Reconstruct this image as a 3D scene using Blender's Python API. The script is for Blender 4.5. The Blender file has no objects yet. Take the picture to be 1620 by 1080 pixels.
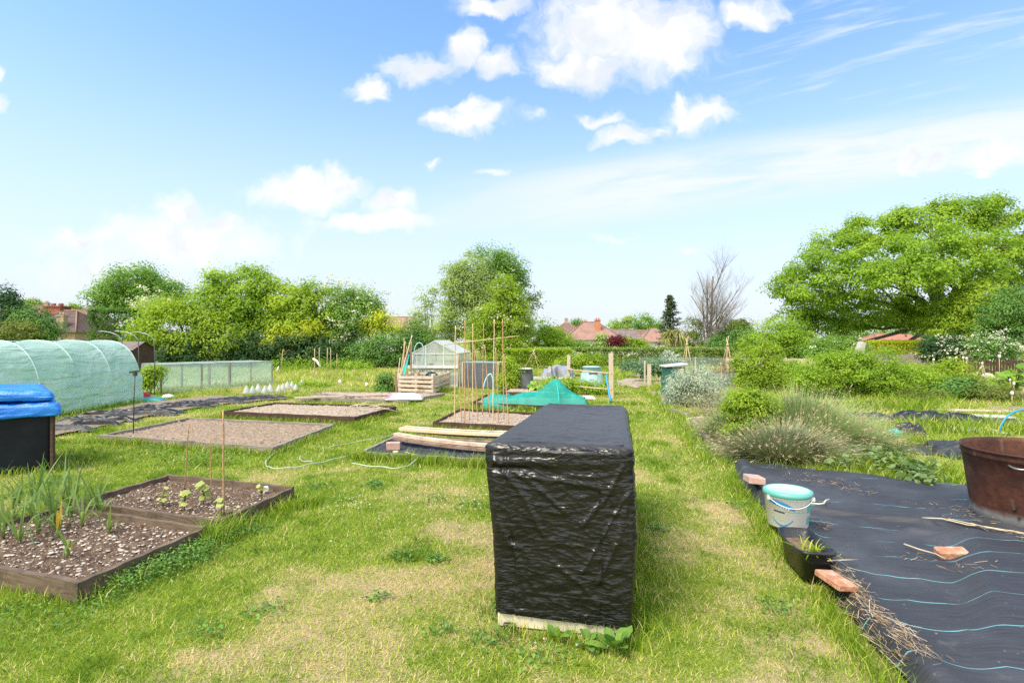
import bpy, bmesh, math, random
import numpy as np
from mathutils import Vector
random.seed(5)
RNG = np.random.default_rng(11)
scene = bpy.context.scene
COL = scene.collection
H = 1.65; FPX = 860.0
R = math.radians

def G(px, py, z=0.0):
    """a photo pixel to the point at height z it shows (level camera, 1.65 m up)"""
    Y = FPX * (H - z) / (py - 540.0)
    return np.array(((px - 810.0) / FPX * Y, Y, z))
def D(px, py, Y):
    """a photo pixel to the point at distance Y"""
    return np.array(((px - 810.0) / FPX * Y, Y, H - (py - 540.0) / FPX * Y))

# ---------------------------------------------------------------- noise
def _h(ix, iy, iz, s):
    n = (ix * 374761393 + iy * 668265263 + iz * 2147483647 + s * 974634777) & 0xFFFFFFFF
    n = ((n ^ (n >> 13)) * 1274126177) & 0xFFFFFFFF
    n = ((n ^ (n >> 16)) * 2246822519) & 0xFFFFFFFF
    return ((n ^ (n >> 15)) & 0xFFFFFF) / float(0xFFFFFF)
def vnoise(P, s=0):
    P = np.asarray(P, float); i = np.floor(P).astype(np.int64); f = P - i; f = f * f * (3 - 2 * f)
    o = 0
    for dx in (0, 1):
        for dy in (0, 1):
            for dz in (0, 1):
                w = (f[:, 0] if dx else 1 - f[:, 0]) * (f[:, 1] if dy else 1 - f[:, 1]) * (f[:, 2] if dz else 1 - f[:, 2])
                o = o + w * _h(i[:, 0] + dx, i[:, 1] + dy, i[:, 2] + dz, s)
    return o
def fbm(P, octv=4, s=0):
    a, t, o = 1.0, 0.0, 0
    P = np.asarray(P, float)
    for k in range(octv):
        o = o + a * vnoise(P, s + k * 17); t += a; a *= .5; P = P * 2.03 + 7.1
    return o / t
def fb2(x, y, sc=1.0, octv=4, s=0):
    x = np.ravel(x) * sc; y = np.ravel(y) * sc
    return fbm(np.stack([x, y, np.full_like(x, .37)], 1), octv, s)
def ridge(P, octv=3, s=0):
    a, t, o = 1.0, 0.0, 0
    P = np.asarray(P, float)
    for k in range(octv):
        o = o + a * (1 - np.abs(2 * vnoise(P, s + k * 31) - 1)); t += a; a *= .5; P = P * 2.1 + 3.3
    return o / t
def sstep(a, b, x):
    t = np.clip((x - a) / (b - a), 0, 1); return t * t * (3 - 2 * t)
def inpoly(x, y, poly):
    poly = np.asarray(poly)[:, :2]; c = np.zeros(len(x), bool); j = len(poly) - 1
    for i in range(len(poly)):
        xi, yi = poly[i]; xj, yj = poly[j]
        if yi != yj:
            c ^= ((yi > y) != (yj > y)) & (x < (xj - xi) * (y - yi) / (yj - yi) + xi)
        j = i
    return c
def segdist(x, y, pts):
    d = np.full(len(x), 1e9)
    for (a, b) in zip(pts[:-1], pts[1:]):
        ax, ay, bx, by = a[0], a[1], b[0], b[1]
        l2 = (bx - ax) ** 2 + (by - ay) ** 2 + 1e-9
        t = np.clip(((x - ax) * (bx - ax) + (y - ay) * (by - ay)) / l2, 0, 1)
        d = np.minimum(d, np.hypot(x - ax - t * (bx - ax), y - ay - t * (by - ay)))
    return d

# ---------------------------------------------------------------- objects
def tag(o, label=None, cat=None, group=None, kind=None):
    if label: o['label'] = label
    if cat: o['category'] = cat
    if group: o['group'] = group
    if kind: o['kind'] = kind
    return o
def wloc(o):
    v = Vector((0, 0, 0))
    while o is not None:
        v += o.location; o = o.parent
    return v
def thing(name, loc, label, cat, group=None):
    o = bpy.data.objects.new(name, None); COL.objects.link(o); o.location = Vector(loc); o.empty_display_size = .2
    return tag(o, label, cat, group)
def link(name, me, mat, parent, base=None):
    o = bpy.data.objects.new(name, me); COL.objects.link(o)
    if mat is not None:
        for m in (mat if isinstance(mat, (list, tuple)) else [mat]): me.materials.append(m)
    if parent is not None: o.parent = parent
    elif base is not None: o.location = Vector(base)
    return o
def npmesh(name, V, F, mat, parent=None, attrs=None, smooth=False, base=None, uv=None):
    """vertices in world space, faces one (M,k) array -> one object"""
    V = np.asarray(V, float); F = np.asarray(F, np.int32)
    if parent is not None: off = np.array(wloc(parent))
    else:
        if base is None: base = np.array((V[:, 0].mean(), V[:, 1].mean(), V[:, 2].min()))
        off = np.array(base, float)
    me = bpy.data.meshes.new(name); k = F.shape[1]
    me.vertices.add(len(V)); me.vertices.foreach_set('co', (V - off).astype(np.float32).ravel())
    me.loops.add(F.size); me.loops.foreach_set('vertex_index', F.ravel())
    me.polygons.add(len(F)); me.polygons.foreach_set('loop_start', np.arange(0, F.size, k, dtype=np.int32))
    if smooth: me.polygons.foreach_set('use_smooth', np.ones(len(F), bool))
    for an, a in (attrs or {}).items():
        at = me.attributes.new(an, 'FLOAT', 'POINT'); at.data.foreach_set('value', np.asarray(a, np.float32))
    if uv is not None:
        ul = me.uv_layers.new(name='UVMap'); ul.data.foreach_set('uv', np.asarray(uv, np.float32)[F.ravel()].ravel())
    me.update(calc_edges=True)
    return link(name, me, mat, parent, off)
def grid(nu, nv):
    i = np.arange(nu * nv).reshape(nv, nu)
    return np.stack([i[:-1, :-1].ravel(), i[:-1, 1:].ravel(), i[1:, 1:].ravel(), i[1:, :-1].ravel()], 1)

class MB:
    def __init__(s): s.v = []; s.f = []; s.m = []; s.sm = []
    def add(s, V, F, mi=0, smooth=False):
        b = len(s.v); s.v += [tuple(map(float, p)) for p in V]
        for f in F: s.f.append([b + i for i in f]); s.m.append(mi); s.sm.append(smooth)
        return s
    def box(s, c, size, rz=0.0, mi=0):
        x, y, z = (q / 2 for q in size); ca, sa = math.cos(rz), math.sin(rz)
        V = [(c[0] + a * x * ca - b * y * sa, c[1] + a * x * sa + b * y * ca, c[2] + d * z) for d in (-1, 1) for a, b in ((-1, -1), (1, -1), (1, 1), (-1, 1))]
        return s.add(V, [(3, 2, 1, 0), (4, 5, 6, 7), (0, 1, 5, 4), (1, 2, 6, 5), (2, 3, 7, 6), (3, 0, 4, 7)], mi)
    def beam(s, p0, p1, w, h, mi=0, up=(0, 0, 1)):
        """a squared timber from p0 to p1, w across, h along up, centred on the line"""
        p0 = Vector(p0); p1 = Vector(p1); d = (p1 - p0).normalized(); u = Vector(up)
        if abs(d.dot(u)) > .98: u = Vector((0, 1, 0))
        sd = d.cross(u).normalized(); u = sd.cross(d).normalized()
        V = [p + sd * (a * w / 2) + u * (b * h / 2) for p in (p0, p1) for a, b in ((-1, -1), (1, -1), (1, 1), (-1, 1))]
        return s.add(V, [(0, 1, 2, 3), (7, 6, 5, 4), (4, 5, 1, 0), (5, 6, 2, 1), (6, 7, 3, 2), (7, 4, 0, 3)], mi)
    def tube(s, pts, r, n=8, mi=0, caps=True):
        pts = [Vector(p) for p in pts]; r = r if isinstance(r, (list, tuple)) else [r] * len(pts)
        V = []; F = []; prev = None
        for i, p in enumerate(pts):
            d = (pts[min(i + 1, len(pts) - 1)] - pts[max(i - 1, 0)]).normalized()
            if prev is None: u = d.orthogonal().normalized()
            else:
                u = prev - d * prev.dot(d)
                u = u.normalized() if u.length > 1e-6 else d.orthogonal().normalized()
            prev = u; w = d.cross(u)
            V += [p + (u * math.cos(2 * math.pi * k / n) + w * math.sin(2 * math.pi * k / n)) * r[i] for k in range(n)]
        for i in range(len(pts) - 1):
            F += [(i * n + k, i * n + (k + 1) % n, (i + 1) * n + (k + 1) % n, (i + 1) * n + k) for k in range(n)]
        s.add(V, F, mi, True)
        if caps:
            b = len(s.v) - len(V)
            s.f += [[b + k for k in range(n)][::-1], [b + (len(pts) - 1) * n + k for k in range(n)]]; s.m += [mi, mi]; s.sm += [False, False]
        return s
    def lathe(s, prof, c, n=32, mi=0, wob=None):
        V = []; F = []
        for (r, z) in prof:
            for k in range(n):
                a = 2 * math.pi * k / n; rr = r * (1 + (wob(a, z) if wob else 0))
                V.append((c[0] + rr * math.cos(a), c[1] + rr * math.sin(a), c[2] + z))
        for i in range(len(prof) - 1):
            F += [(i * n + k, i * n + (k + 1) % n, (i + 1) * n + (k + 1) % n, (i + 1) * n + k) for k in range(n)]
        return s.add(V, F, mi, True)
    def disc(s, c, r, n=32, mi=0):
        return s.add([(c[0] + r * math.cos(2 * math.pi * k / n), c[1] + r * math.sin(2 * math.pi * k / n), c[2]) for k in range(n)], [list(range(n))], mi)
    def build(s, name, mat, parent=None, base=None, bevel=0.0):
        V = np.array(s.v)
        if parent is not None: off = np.array(wloc(parent))
        else:
            if base is None: base = np.array((V[:, 0].mean(), V[:, 1].mean(), V[:, 2].min()))
            off = np.array(base, float)
        me = bpy.data.meshes.new(name); me.from_pydata((V - off).tolist(), [], s.f)
        me.polygons.foreach_set('material_index', s.m); me.polygons.foreach_set('use_smooth', s.sm)
        if bevel:
            bm = bmesh.new(); bm.from_mesh(me)
            es = [e for e in bm.edges if len(e.link_faces) == 2 and e.calc_face_angle(0) > .7]
            bmesh.ops.bevel(bm, geom=es, offset=bevel, segments=1, affect='EDGES', profile=.5)
            bm.to_mesh(me); bm.free()
        me.update()
        return link(name, me, mat, parent, off)
def copy_tree(o, parent=None):
    c = o.copy(); COL.objects.link(c)
    if parent is not None: c.parent = parent
    for ch in [x for x in o.children]: copy_tree(ch, c)
    return c

# ---------------------------------------------------------------- materials
class NT:
    def __init__(s, nt): s.t = nt; s.n = nt.nodes; s.l = nt.links
    def __call__(s, typ, props=None, **ins):
        nd = s.n.new(typ)
        for k, v in (props or {}).items(): setattr(nd, k, v)
        for k, v in ins.items():
            key = int(k[1:]) if k[0] == 'i' and k[1:].isdigit() else k.replace('_', ' ')
            if isinstance(v, bpy.types.NodeSocket): s.l.new(v, nd.inputs[key])
            else: nd.inputs[key].default_value = v
        return nd
    def math(s, op, a, b=0.0, c=0.0): return s('ShaderNodeMath', {'operation': op}, i0=a, i1=b, i2=c).outputs[0]
    def mix(s, f, a, b, blend='MIX'):
        nd = s('ShaderNodeMix', {'data_type': 'RGBA', 'blend_type': blend})
        for k, v in ((0, f), (6, a), (7, b)):
            if isinstance(v, bpy.types.NodeSocket): s.l.new(v, nd.inputs[k])
            else: nd.inputs[k].default_value = v if k == 0 else c4(v)
        return nd.outputs[2]
    def ramp(s, f, stops):
        nd = s('ShaderNodeValToRGB', None, Fac=f); e = nd.color_ramp.elements
        while len(e) < len(stops): e.new(.5)
        for q, (p, c) in zip(e, stops): q.position = p; q.color = c4(c)
        return nd.outputs[0]
    def rng(s, v, a, b, lo=0.0, hi=1.0):
        return s('ShaderNodeMapRange', {'interpolation_type': 'SMOOTHSTEP'}, Value=v, i1=a, i2=b, i3=lo, i4=hi).outputs[0]
    def noise(s, vec, scale, det=4, rough=.55, dist=0.0):
        return s('ShaderNodeTexNoise', None, Vector=vec, Scale=scale, Detail=det, Roughness=rough, Distortion=dist).outputs[0]
def c4(c): return (c[0], c[1], c[2], 1.0) if isinstance(c, (tuple, list)) else (c, c, c, 1.0)
def newmat(name):
    m = bpy.data.materials.new(name); m.use_nodes = True
    t = NT(m.node_tree); b = t.n['Principled BSDF']
    return m, t, b
def mat(name, c1, c2=None, scale=6.0, rough=.75, bump=.0, bscale=40.0, spec=.4, metal=0.0, stretch=None, c3=None, sc3=2.0, th3=(.52, .7), lo=.35, hi=.65):
    """two-tone noisy surface with optional third-colour stains and bump"""
    m, t, b = newmat(name)
    vec = t('ShaderNodeTexCoord').outputs['Object']
    if stretch: vec = t('ShaderNodeMapping', None, Vector=vec, Scale=stretch).outputs[0]
    b.inputs['Roughness'].default_value = rough; b.inputs['Metallic'].default_value = metal
    b.inputs['Specular IOR Level'].default_value = spec
    if c2 is None: c2 = tuple(q * .8 for q in c1)
    f = t.rng(t.noise(vec, scale, 6, .65), lo, hi)
    col = t.mix(f, c1, c2)
    if c3 is not None: col = t.mix(t.rng(t.noise(vec, sc3, 6, .7), *th3), col, c3)
    t.l.new(col, b.inputs['Base Color'])
    if bump:
        n = t.noise(vec, bscale, 5, .6)
        t.l.new(t('ShaderNodeBump', None, Strength=bump, Distance=.02, Height=n).outputs[0], b.inputs['Normal'])
    return m
def leafmat(name, stops, trans=.45, rough=.55, spec=.14):
    m, t, b = newmat(name)
    a = t('ShaderNodeAttribute', {'attribute_name': 'rnd'}).outputs['Fac']
    n = len(stops); col = t.ramp(a, [(i / (n - 1), c) for i, c in enumerate(stops)])
    t.l.new(col, b.inputs['Base Color']); b.inputs['Roughness'].default_value = rough; b.inputs['Specular IOR Level'].default_value = spec
    tc = t.mix(1.0, col, (1.4, 1.42, .85), 'MULTIPLY')
    tr = t('ShaderNodeBsdfTranslucent', None, Color=tc)
    mx = t('ShaderNodeMixShader', None, Fac=trans); t.l.new(b.outputs[0], mx.inputs[1]); t.l.new(tr.outputs[0], mx.inputs[2])
    t.l.new(mx.outputs[0], t.n['Material Output'].inputs[0])
    return m
def woodmat(name, c1, c2, rough=.8, c3=None, scale=3.0):
    m, t, b = newmat(name)
    vec = t('ShaderNodeTexCoord').outputs['Object']
    v2 = t('ShaderNodeMapping', None, Vector=vec, Scale=(2.0, 2.0, 14.0)).outputs[0]
    f = t.rng(t.noise(v2, scale, 8, .7, .4), .3, .7)
    col = t.mix(f, c1, c2)
    if c3 is not None: col = t.mix(t.rng(t.noise(vec, 3.0, 6, .7), .5, .72), col, c3)
    t.l.new(col, b.inputs['Base Color']); b.inputs['Roughness'].default_value = rough; b.inputs['Specular IOR Level'].default_value = .25
    n = t.noise(v2, scale * 4, 6, .7)
    t.l.new(t('ShaderNodeBump', None, Strength=.35, Distance=.01, Height=n).outputs[0], b.inputs['Normal'])
    return m
def netmat(name, col, density=.5, trans=.35, rough=.6):
    """fine mesh fabric: share of see-through holes, threads pass some light"""
    m, t, b = newmat(name)
    vec = t('ShaderNodeTexCoord').outputs['Object']
    n = t.noise(vec, 3.0, 4)
    c = t.mix(t.rng(n, .35, .65), col, tuple(min(1, q * 1.25) for q in col))
    t.l.new(c, b.inputs['Base Color']); b.inputs['Roughness'].default_value = rough
    tr = t('ShaderNodeBsdfTranslucent', None, Color=c)
    m1 = t('ShaderNodeMixShader', None, Fac=trans); t.l.new(b.outputs[0], m1.inputs[1]); t.l.new(tr.outputs[0], m1.inputs[2])
    tp = t('ShaderNodeBsdfTransparent')
    m2 = t('ShaderNodeMixShader', None, Fac=density); t.l.new(tp.outputs[0], m2.inputs[1]); t.l.new(m1.outputs[0], m2.inputs[2])
    t.l.new(m2.outputs[0], t.n['Material Output'].inputs[0])
    return m

# ---------------------------------------------------------------- leaves, blades
def unit(a): return a / (np.linalg.norm(a, axis=1, keepdims=True) + 1e-9)
def leafquads(C, N, D_, L, W):
    """rhombic leaves: centres, normals, pointing directions"""
    S = unit(np.cross(N, D_)); D_ = unit(np.cross(S, N)); L = np.asarray(L)[:, None] / 2; W = np.asarray(W)[:, None] / 2
    V = np.stack([C - D_ * L, C + S * W - D_ * L * .15, C + D_ * L, C - S * W - D_ * L * .15], 1).reshape(-1, 3)
    return V, np.arange(len(C) * 4).reshape(-1, 4)
def clump_leaves(cen, rad, n, leaf, asp=.6, up=.55, rng=RNG, crnd=None):
    """n leaves round each clump centre"""
    K = len(cen); idx = np.repeat(np.arange(K), n); M = len(idx)
    off = rng.normal(size=(M, 3)); off = unit(off) * (rng.random((M, 1)) ** .5); off[:, 2] *= .65
    C = cen[idx] + off * np.asarray(rad)[idx][:, None]
    N = rng.normal(size=(M, 3)); N[:, 2] = np.abs(N[:, 2]) + up; N = unit(N + off * .5)
    Dr = unit(off + rng.normal(size=(M, 3)) * .5 - np.array((0, 0, .25)))
    L = leaf * (.65 + .7 * rng.random(M))
    cr = rng.random(K) if crnd is None else crnd
    rnd = np.clip(.55 * cr[idx] + .45 * rng.random(M), 0, 1)
    V, F = leafquads(C, N, Dr, L, L * asp)
    return V, F, np.repeat(rnd, 4)
def dome_leaves(cen, rad, n, leaf, asp, rng, crnd, out):
    """sprays: n leaves over a flattened dome round each centre, tilted a little outwards (out)"""
    K = len(cen); idx = np.repeat(np.arange(K), n); M = len(idx)
    d = unit(rng.normal(size=(M, 3))); d[:, 2] = np.abs(d[:, 2]) * 1.0 - .55 * rng.random(M)
    r = (rng.random((M, 1)) ** .35) * np.asarray(rad)[idx][:, None] * (.75 + .5 * vnoise(d * 2.2 + cen[idx] * 3.1, 5)[:, None])
    o = out[idx]; C = cen[idx] + d * r * (1, 1, 1.0) + o * r * .25 * (1, 1, .6)
    N = unit(d * .85 + (0, 0, .45) + o * .3 + rng.normal(size=(M, 3)) * .26)
    Dr = unit(d * (1, 1, .2) + o * .5 + rng.normal(size=(M, 3)) * .5 - (0, 0, .25))
    L = leaf * (.6 + .75 * rng.random(M)); rnd = np.clip(.68 * crnd[idx] + .32 * rng.random(M), 0, 1)
    V, F = leafquads(C, N, Dr, L, L * asp)
    return V, F, np.repeat(rnd, 4)
def lobes_clumps(lobes, nclump, rng=RNG, rough=.28, shell=.45):
    """clump centres through ellipsoid lobes (cx,cy,cz,rx,ry,rz), weighted to the outside, uneven outline"""
    vol = np.array([l[3] * l[5] for l in lobes]) ; vol = vol / vol.sum()
    out = []; lr = []
    for i, l in enumerate(lobes):
        k = max(6, int(nclump * vol[i]))
        d = unit(rng.normal(size=(k, 3)))
        nz = fbm(d * 2.2 + i * 5.3, 3, i)
        r = (shell + (1 - shell) * rng.random(k) ** .6) * (1 + rough * (nz * 2 - 1) * 1.4)
        p = np.array(l[:3]) + d * r[:, None] * np.array(l[3:])
        out.append(p); lr.append(np.full(k, i))
    return np.concatenate(out), np.concatenate(lr)
def blades(P, h, w, lean, rng=RNG, curve=.35, nseg=2):
    """grass blades: ground points, heights, widths, lean distances -> quad strips; returns V,F,t"""
    M = len(P); a = rng.random(M) * 2 * math.pi; b = rng.random(M) * 2 * math.pi
    ld = np.stack([np.cos(a), np.sin(a), np.zeros(M)], 1) * lean[:, None]
    sd = np.stack([np.cos(b), np.sin(b), np.zeros(M)], 1) * (w / 2)[:, None]
    up = np.array((0, 0, 1.0))
    if nseg == 1:
        V = np.stack([P - sd, P + sd, P + ld + up * h[:, None]], 1).reshape(-1, 3)
        return V, np.arange(M * 3).reshape(-1, 3), np.tile((0, 0, 1.0), M)
    mid = P + ld * curve + up * (h * .62)[:, None]; tip = P + ld + up * h[:, None]
    V = np.stack([P - sd, P + sd, mid + sd * .75, mid - sd * .75, tip + sd * .12, tip - sd * .12], 1).reshape(-1, 3)
    b0 = np.arange(M)[:, None] * 6
    F = np.concatenate([b0 + np.array((0, 1, 2, 3)), b0 + np.array((3, 2, 4, 5))], 0)
    return V, F, np.tile((0, 0, .6, .6, 1, 1), M)
def straps(base, dirs, L, w, droop, nseg=5, rng=RNG):
    """strap leaves: bases, unit directions, lengths, widths, droop -> V,F,t"""
    M = len(base); V = []; T = []
    side = unit(np.cross(dirs, np.array((0, 0, 1.0))) + rng.normal(size=(M, 3)) * .1)
    for k in range(nseg + 1):
        t = k / nseg
        p = base + dirs * (L * t)[:, None]; p = p - np.array((0, 0, 1.0)) * (droop * L * t * t)[:, None]
        ww = w * (1 - t ** 2.5 * .92) * (.6 + .4 * min(1, t * 4))
        V += [p - side * ww[:, None] / 2, p + side * ww[:, None] / 2]; T += [np.full(M, t)] * 2
    V = np.stack(V, 1); T = np.stack(T, 1); b0 = np.arange(M)[:, None] * (2 * (nseg + 1))
    F = np.concatenate([b0 + np.array((2 * k, 2 * k + 1, 2 * k + 3, 2 * k + 2)) for k in range(nseg)], 0)
    return V.reshape(-1, 3), F, T.ravel()
# ================================================================ camera, sky, sun
cam = bpy.data.cameras.new('camera'); cam.sensor_width = 36; cam.lens = FPX / 1620 * 36; cam.clip_end = 3000; cam.clip_start = .05
co = bpy.data.objects.new('camera', cam); COL.objects.link(co); co.location = (0, 0, H); co.rotation_euler = (R(90), 0, 0)
scene.camera = co
scene.cycles.use_denoising = False; scene.cycles.caustics_reflective = False; scene.cycles.caustics_refractive = False; scene.cycles.sample_clamp_indirect = 4.0; scene.cycles.use_adaptive_sampling = False
scene.view_settings.view_transform = 'Standard'; scene.view_settings.look = 'None'
scene.view_settings.exposure = 1.02; scene.view_settings.gamma = 1
SUN_EL, SUN_AZ = 57.0, -130.0        # azimuth measured from +Y towards +X: the sun is to the left, a little behind
sd = Vector((math.sin(R(SUN_AZ)) * math.cos(R(SUN_EL)), math.cos(R(SUN_AZ)) * math.cos(R(SUN_EL)), math.sin(R(SUN_EL))))
sl = bpy.data.lights.new('sun', 'SUN'); sl.energy = 2.7; sl.angle = R(28.0); sl.color = (1, .90, .72)
so = bpy.data.objects.new('sun', sl); COL.objects.link(so); so.rotation_euler = (-sd).to_track_quat('-Z', 'Y').to_euler(); so.location = (-20, -8, 40)

def make_world():
    w = bpy.data.worlds.new('World'); scene.world = w; w.use_nodes = True
    t = NT(w.node_tree); bg = t.n['Background']
    sky = t('ShaderNodeTexSky', {'sky_type': 'NISHITA', 'sun_disc': False, 'sun_elevation': R(SUN_EL), 'sun_rotation': R(SUN_AZ), 'air_density': 1.15, 'dust_density': .6, 'ozone_density': 3.0})
    gen = t('ShaderNodeTexCoord').outputs['Generated']
    sep = t('ShaderNodeSeparateXYZ', None, Vector=gen)
    y = t.math('MAXIMUM', sep.outputs[1], .03)
    u = t.math('DIVIDE', sep.outputs[0], y); v = t.math('DIVIDE', sep.outputs[2], y)
    P = t('ShaderNodeCombineXYZ', None, X=u, Y=v).outputs[0]
    def vm(op, a, b, out=0):
        return t('ShaderNodeVectorMath', {'operation': op}, i0=a, i1=b).outputs[out]
    def warp(P, sc, amp):
        n = t('ShaderNodeTexNoise', None, Vector=P, Scale=sc, Detail=4.0, Roughness=.55).outputs['Color']
        return vm('ADD', P, vm('MULTIPLY', vm('SUBTRACT', n, (.5, .5, .5)), (amp, amp, 0)))
    W = warp(warp(P, 9.0, .10), 30.0, .035)
    def field(ells):
        cur = None
        for (px, py, rx, ry, s) in ells:
            d = vm('SUBTRACT', W, ((px - 810) / FPX, (540 - py) / FPX, 0))
            L = t('ShaderNodeVectorMath', {'operation': 'LENGTH'}, i0=vm('MULTIPLY', d, (FPX / rx, FPX / ry, 0))).outputs['Value']
            m = t.math('MULTIPLY', t.math('SUBTRACT', 1.0, L), s)
            cur = m if cur is None else t.math('MAXIMUM', cur, m)
        return cur
    cum = [(985, 50, 185, 95, 1), (925, 105, 105, 42, 1), (1065, 60, 95, 80, 1), (880, 112, 60, 34, 1), (1190, 22, 82, 36, 1), (655, 106, 68, 30, 1), (735, 78, 48, 40, 1), (785, 104, 56, 34, 1),
           (775, 8, 68, 24, 1), (582, 142, 48, 22, .9), (742, 186, 82, 24, 1), (700, 180, 36, 18, .9), (745, 170, 45, 16, .9), (843, 190, 24, 13, .45), (956, 187, 56, 15, .9), (983, 212, 52, 18, .9),
           (1105, 182, 78, 32, 1), (1072, 160, 24, 20, .8), (1030, 200, 50, 18, .5), (475, 302, 110, 36, .95), (535, 290, 55, 26, .95), (590, 345, 130, 26, .9), (620, 315, 55, 26, .8),
           (283, 335, 56, 40, .9), (350, 350, 58, 30, .85), (290, 380, 200, 55, .75), (140, 388, 110, 34, .65), (160, 440, 170, 40, .5), (4, 108, 24, 14, .9), (4, 160, 20, 18, .9), (1445, 257, 27, 19, .95), (1481, 254, 22, 19, .9),
           (1575, 246, 78, 25, 1), (1545, 270, 26, 13, .8), (1082, 396, 27, 12, .6), (780, 266, 36, 12, .5), (686, 258, 20, 11, .5), (975, 372, 60, 9, .4), (1780, 60, 160, 60, 1), (-150, 250, 130, 50, 1)]
    f = field(cum)
    fn = t.noise(W, 22.0, 7, .6)
    den = t.rng(t.math('ADD', f, t.math('MULTIPLY', t.math('SUBTRACT', fn, .5), .9)), -.03, .70)
    # thin high cloud: a long band rising to the right, and combed streaks above it
    rot = t('ShaderNodeMapping', {'vector_type': 'POINT'}, Vector=P, Rotation=(0, 0, R(-7.9))).outputs[0]
    rs = t('ShaderNodeSeparateXYZ', None, Vector=rot)
    st = t('ShaderNodeMapping', None, Vector=rot, Scale=(1.6, 13.0, 1)).outputs[0]
    sn = t.noise(st, 2.2, 8, .62, .5)
    band = t.math('MULTIPLY', t.rng(t.math('ABSOLUTE', t.math('SUBTRACT', rs.outputs[1], .25)), .015, .085, 1, 0), t.rng(rs.outputs[0], -.3, .3))
    cir = t.math('MULTIPLY', band, t.rng(sn, .25, .6, .25, 1.0))
    rot2 = t('ShaderNodeMapping', {'vector_type': 'POINT'}, Vector=P, Rotation=(0, 0, R(-13))).outputs[0]
    st2 = t('ShaderNodeMapping', None, Vector=rot2, Scale=(2.0, 20.0, 1)).outputs[0]
    rs2 = t('ShaderNodeSeparateXYZ', None, Vector=rot2)
    sn2 = t.noise(st2, 1.7, 7, .6, .4)
    streak = t.math('MULTIPLY', t.rng(sn2, .5, .75), t.math('MULTIPLY', t.rng(rs2.outputs[0], .38, .62), t.rng(rs2.outputs[1], .2, .33)))
    cir = t.math('MAXIMUM', cir, t.math('MULTIPLY', streak, .6))
    base = t.mix(1.0, sky.outputs[0], (.90, 1.05, 1.21), 'MULTIPLY')
    hz = t.rng(sep.outputs[2], -.03, .54, 1, 0)
    hz = t.math('POWER', hz, 1.1)
    base = t.mix(t.math('MULTIPLY', hz, .96), base, (3.2, 3.40, 3.72))            # pale summer haze low in the sky
    c1 = t.mix(cir, base, (3.55, 3.78, 4.05))
    sh = t.noise(vm('ADD', W, (.02, -.03, .3)), 7.0, 5, .55)
    cc = t.mix(t.math('MULTIPLY', t.rng(sh, .44, .62), den), (4.15, 4.15, 4.15), (3.35, 3.5, 3.7))
    c2 = t.mix(t.math('MULTIPLY', den, .96), c1, cc)
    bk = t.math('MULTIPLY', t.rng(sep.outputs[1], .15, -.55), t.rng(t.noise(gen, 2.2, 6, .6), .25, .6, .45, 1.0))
    c2 = t.mix(bk, c2, (6.6, 6.5, 6.3))                              # unseen bright cloud bank added behind the viewer as fill light
    below = t.rng(sep.outputs[2], -.02, .0)
    c3 = t.mix(below, (.9, 1.0, .6), c2)
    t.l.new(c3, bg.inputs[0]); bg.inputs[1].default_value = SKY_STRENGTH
SKY_STRENGTH = .13
make_world()

# ================================================================ materials
M_ = {}
M_['leaf_lime'] = leafmat('leaf_lime', [(0.120, 0.210, 0.029), (0.290, 0.421, 0.041), (0.514, 0.595, 0.067)])
M_['leaf_gold'] = leafmat('leaf_gold', [(0.279, 0.404, 0.041), (0.562, 0.606, 0.052), (0.718, 0.736, 0.085)])
M_['leaf_green'] = leafmat('leaf_green', [(0.087, 0.175, 0.033), (0.195, 0.351, 0.067), (0.330, 0.491, 0.100)])
M_['leaf_bright'] = leafmat('leaf_bright', [(0.117, 0.229, 0.029), (0.273, 0.421, 0.046), (0.448, 0.578, 0.067)])
M_['leaf_dark'] = leafmat('leaf_dark', [(0.021, 0.052, 0.021), (0.041, 0.098, 0.030), (0.084, 0.157, 0.051)], trans=.2)
M_['leaf_laurel'] = leafmat('leaf_laurel', [(0.058, 0.149, 0.029), (0.117, 0.245, 0.052), (0.215, 0.367, 0.067)], trans=.22)
M_['leaf_birch'] = leafmat('leaf_birch', [(0.186, 0.273, 0.090), (0.349, 0.455, 0.152), (0.538, 0.615, 0.246)])
M_['leaf_olive'] = leafmat('leaf_olive', [(0.110, 0.150, 0.035), (0.203, 0.248, 0.062), (0.312, 0.354, 0.088)])
M_['leaf_blue'] = leafmat('leaf_blue', [(0.072, 0.145, 0.072), (0.131, 0.232, 0.116), (0.203, 0.319, 0.160)], trans=.25)
M_['leaf_silver'] = leafmat('leaf_silver', [(0.232, 0.304, 0.217), (0.392, 0.464, 0.362), (0.551, 0.609, 0.478)], trans=.2)
M_['leaf_hedge'] = leafmat('leaf_hedge', [(0.078, 0.149, 0.041), (0.195, 0.297, 0.067), (0.388, 0.455, 0.152)], trans=.25)
M_['leaf_purple'] = leafmat('leaf_purple', [(0.072, 0.014, 0.022), (0.145, 0.022, 0.036), (0.261, 0.058, 0.058)], trans=.25)
M_['leaf_conifer'] = leafmat('leaf_conifer', [(0.029, 0.058, 0.022), (0.065, 0.109, 0.043), (0.145, 0.145, 0.065)], trans=.12)
M_['leaf_cordyline'] = leafmat('leaf_cordyline', [(0.189, 0.217, 0.058), (0.377, 0.392, 0.131), (0.652, 0.580, 0.261)], trans=.25)
M_['leaf_rhubarb'] = leafmat('leaf_rhubarb', [(0.129, 0.265, 0.035), (0.240, 0.425, 0.062), (0.386, 0.583, 0.106)], trans=.35)
M_['blossom'] = leafmat('blossom', [(.55, .55, .42), (.72, .71, .6), (.8, .8, .72)], trans=.3)
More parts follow.
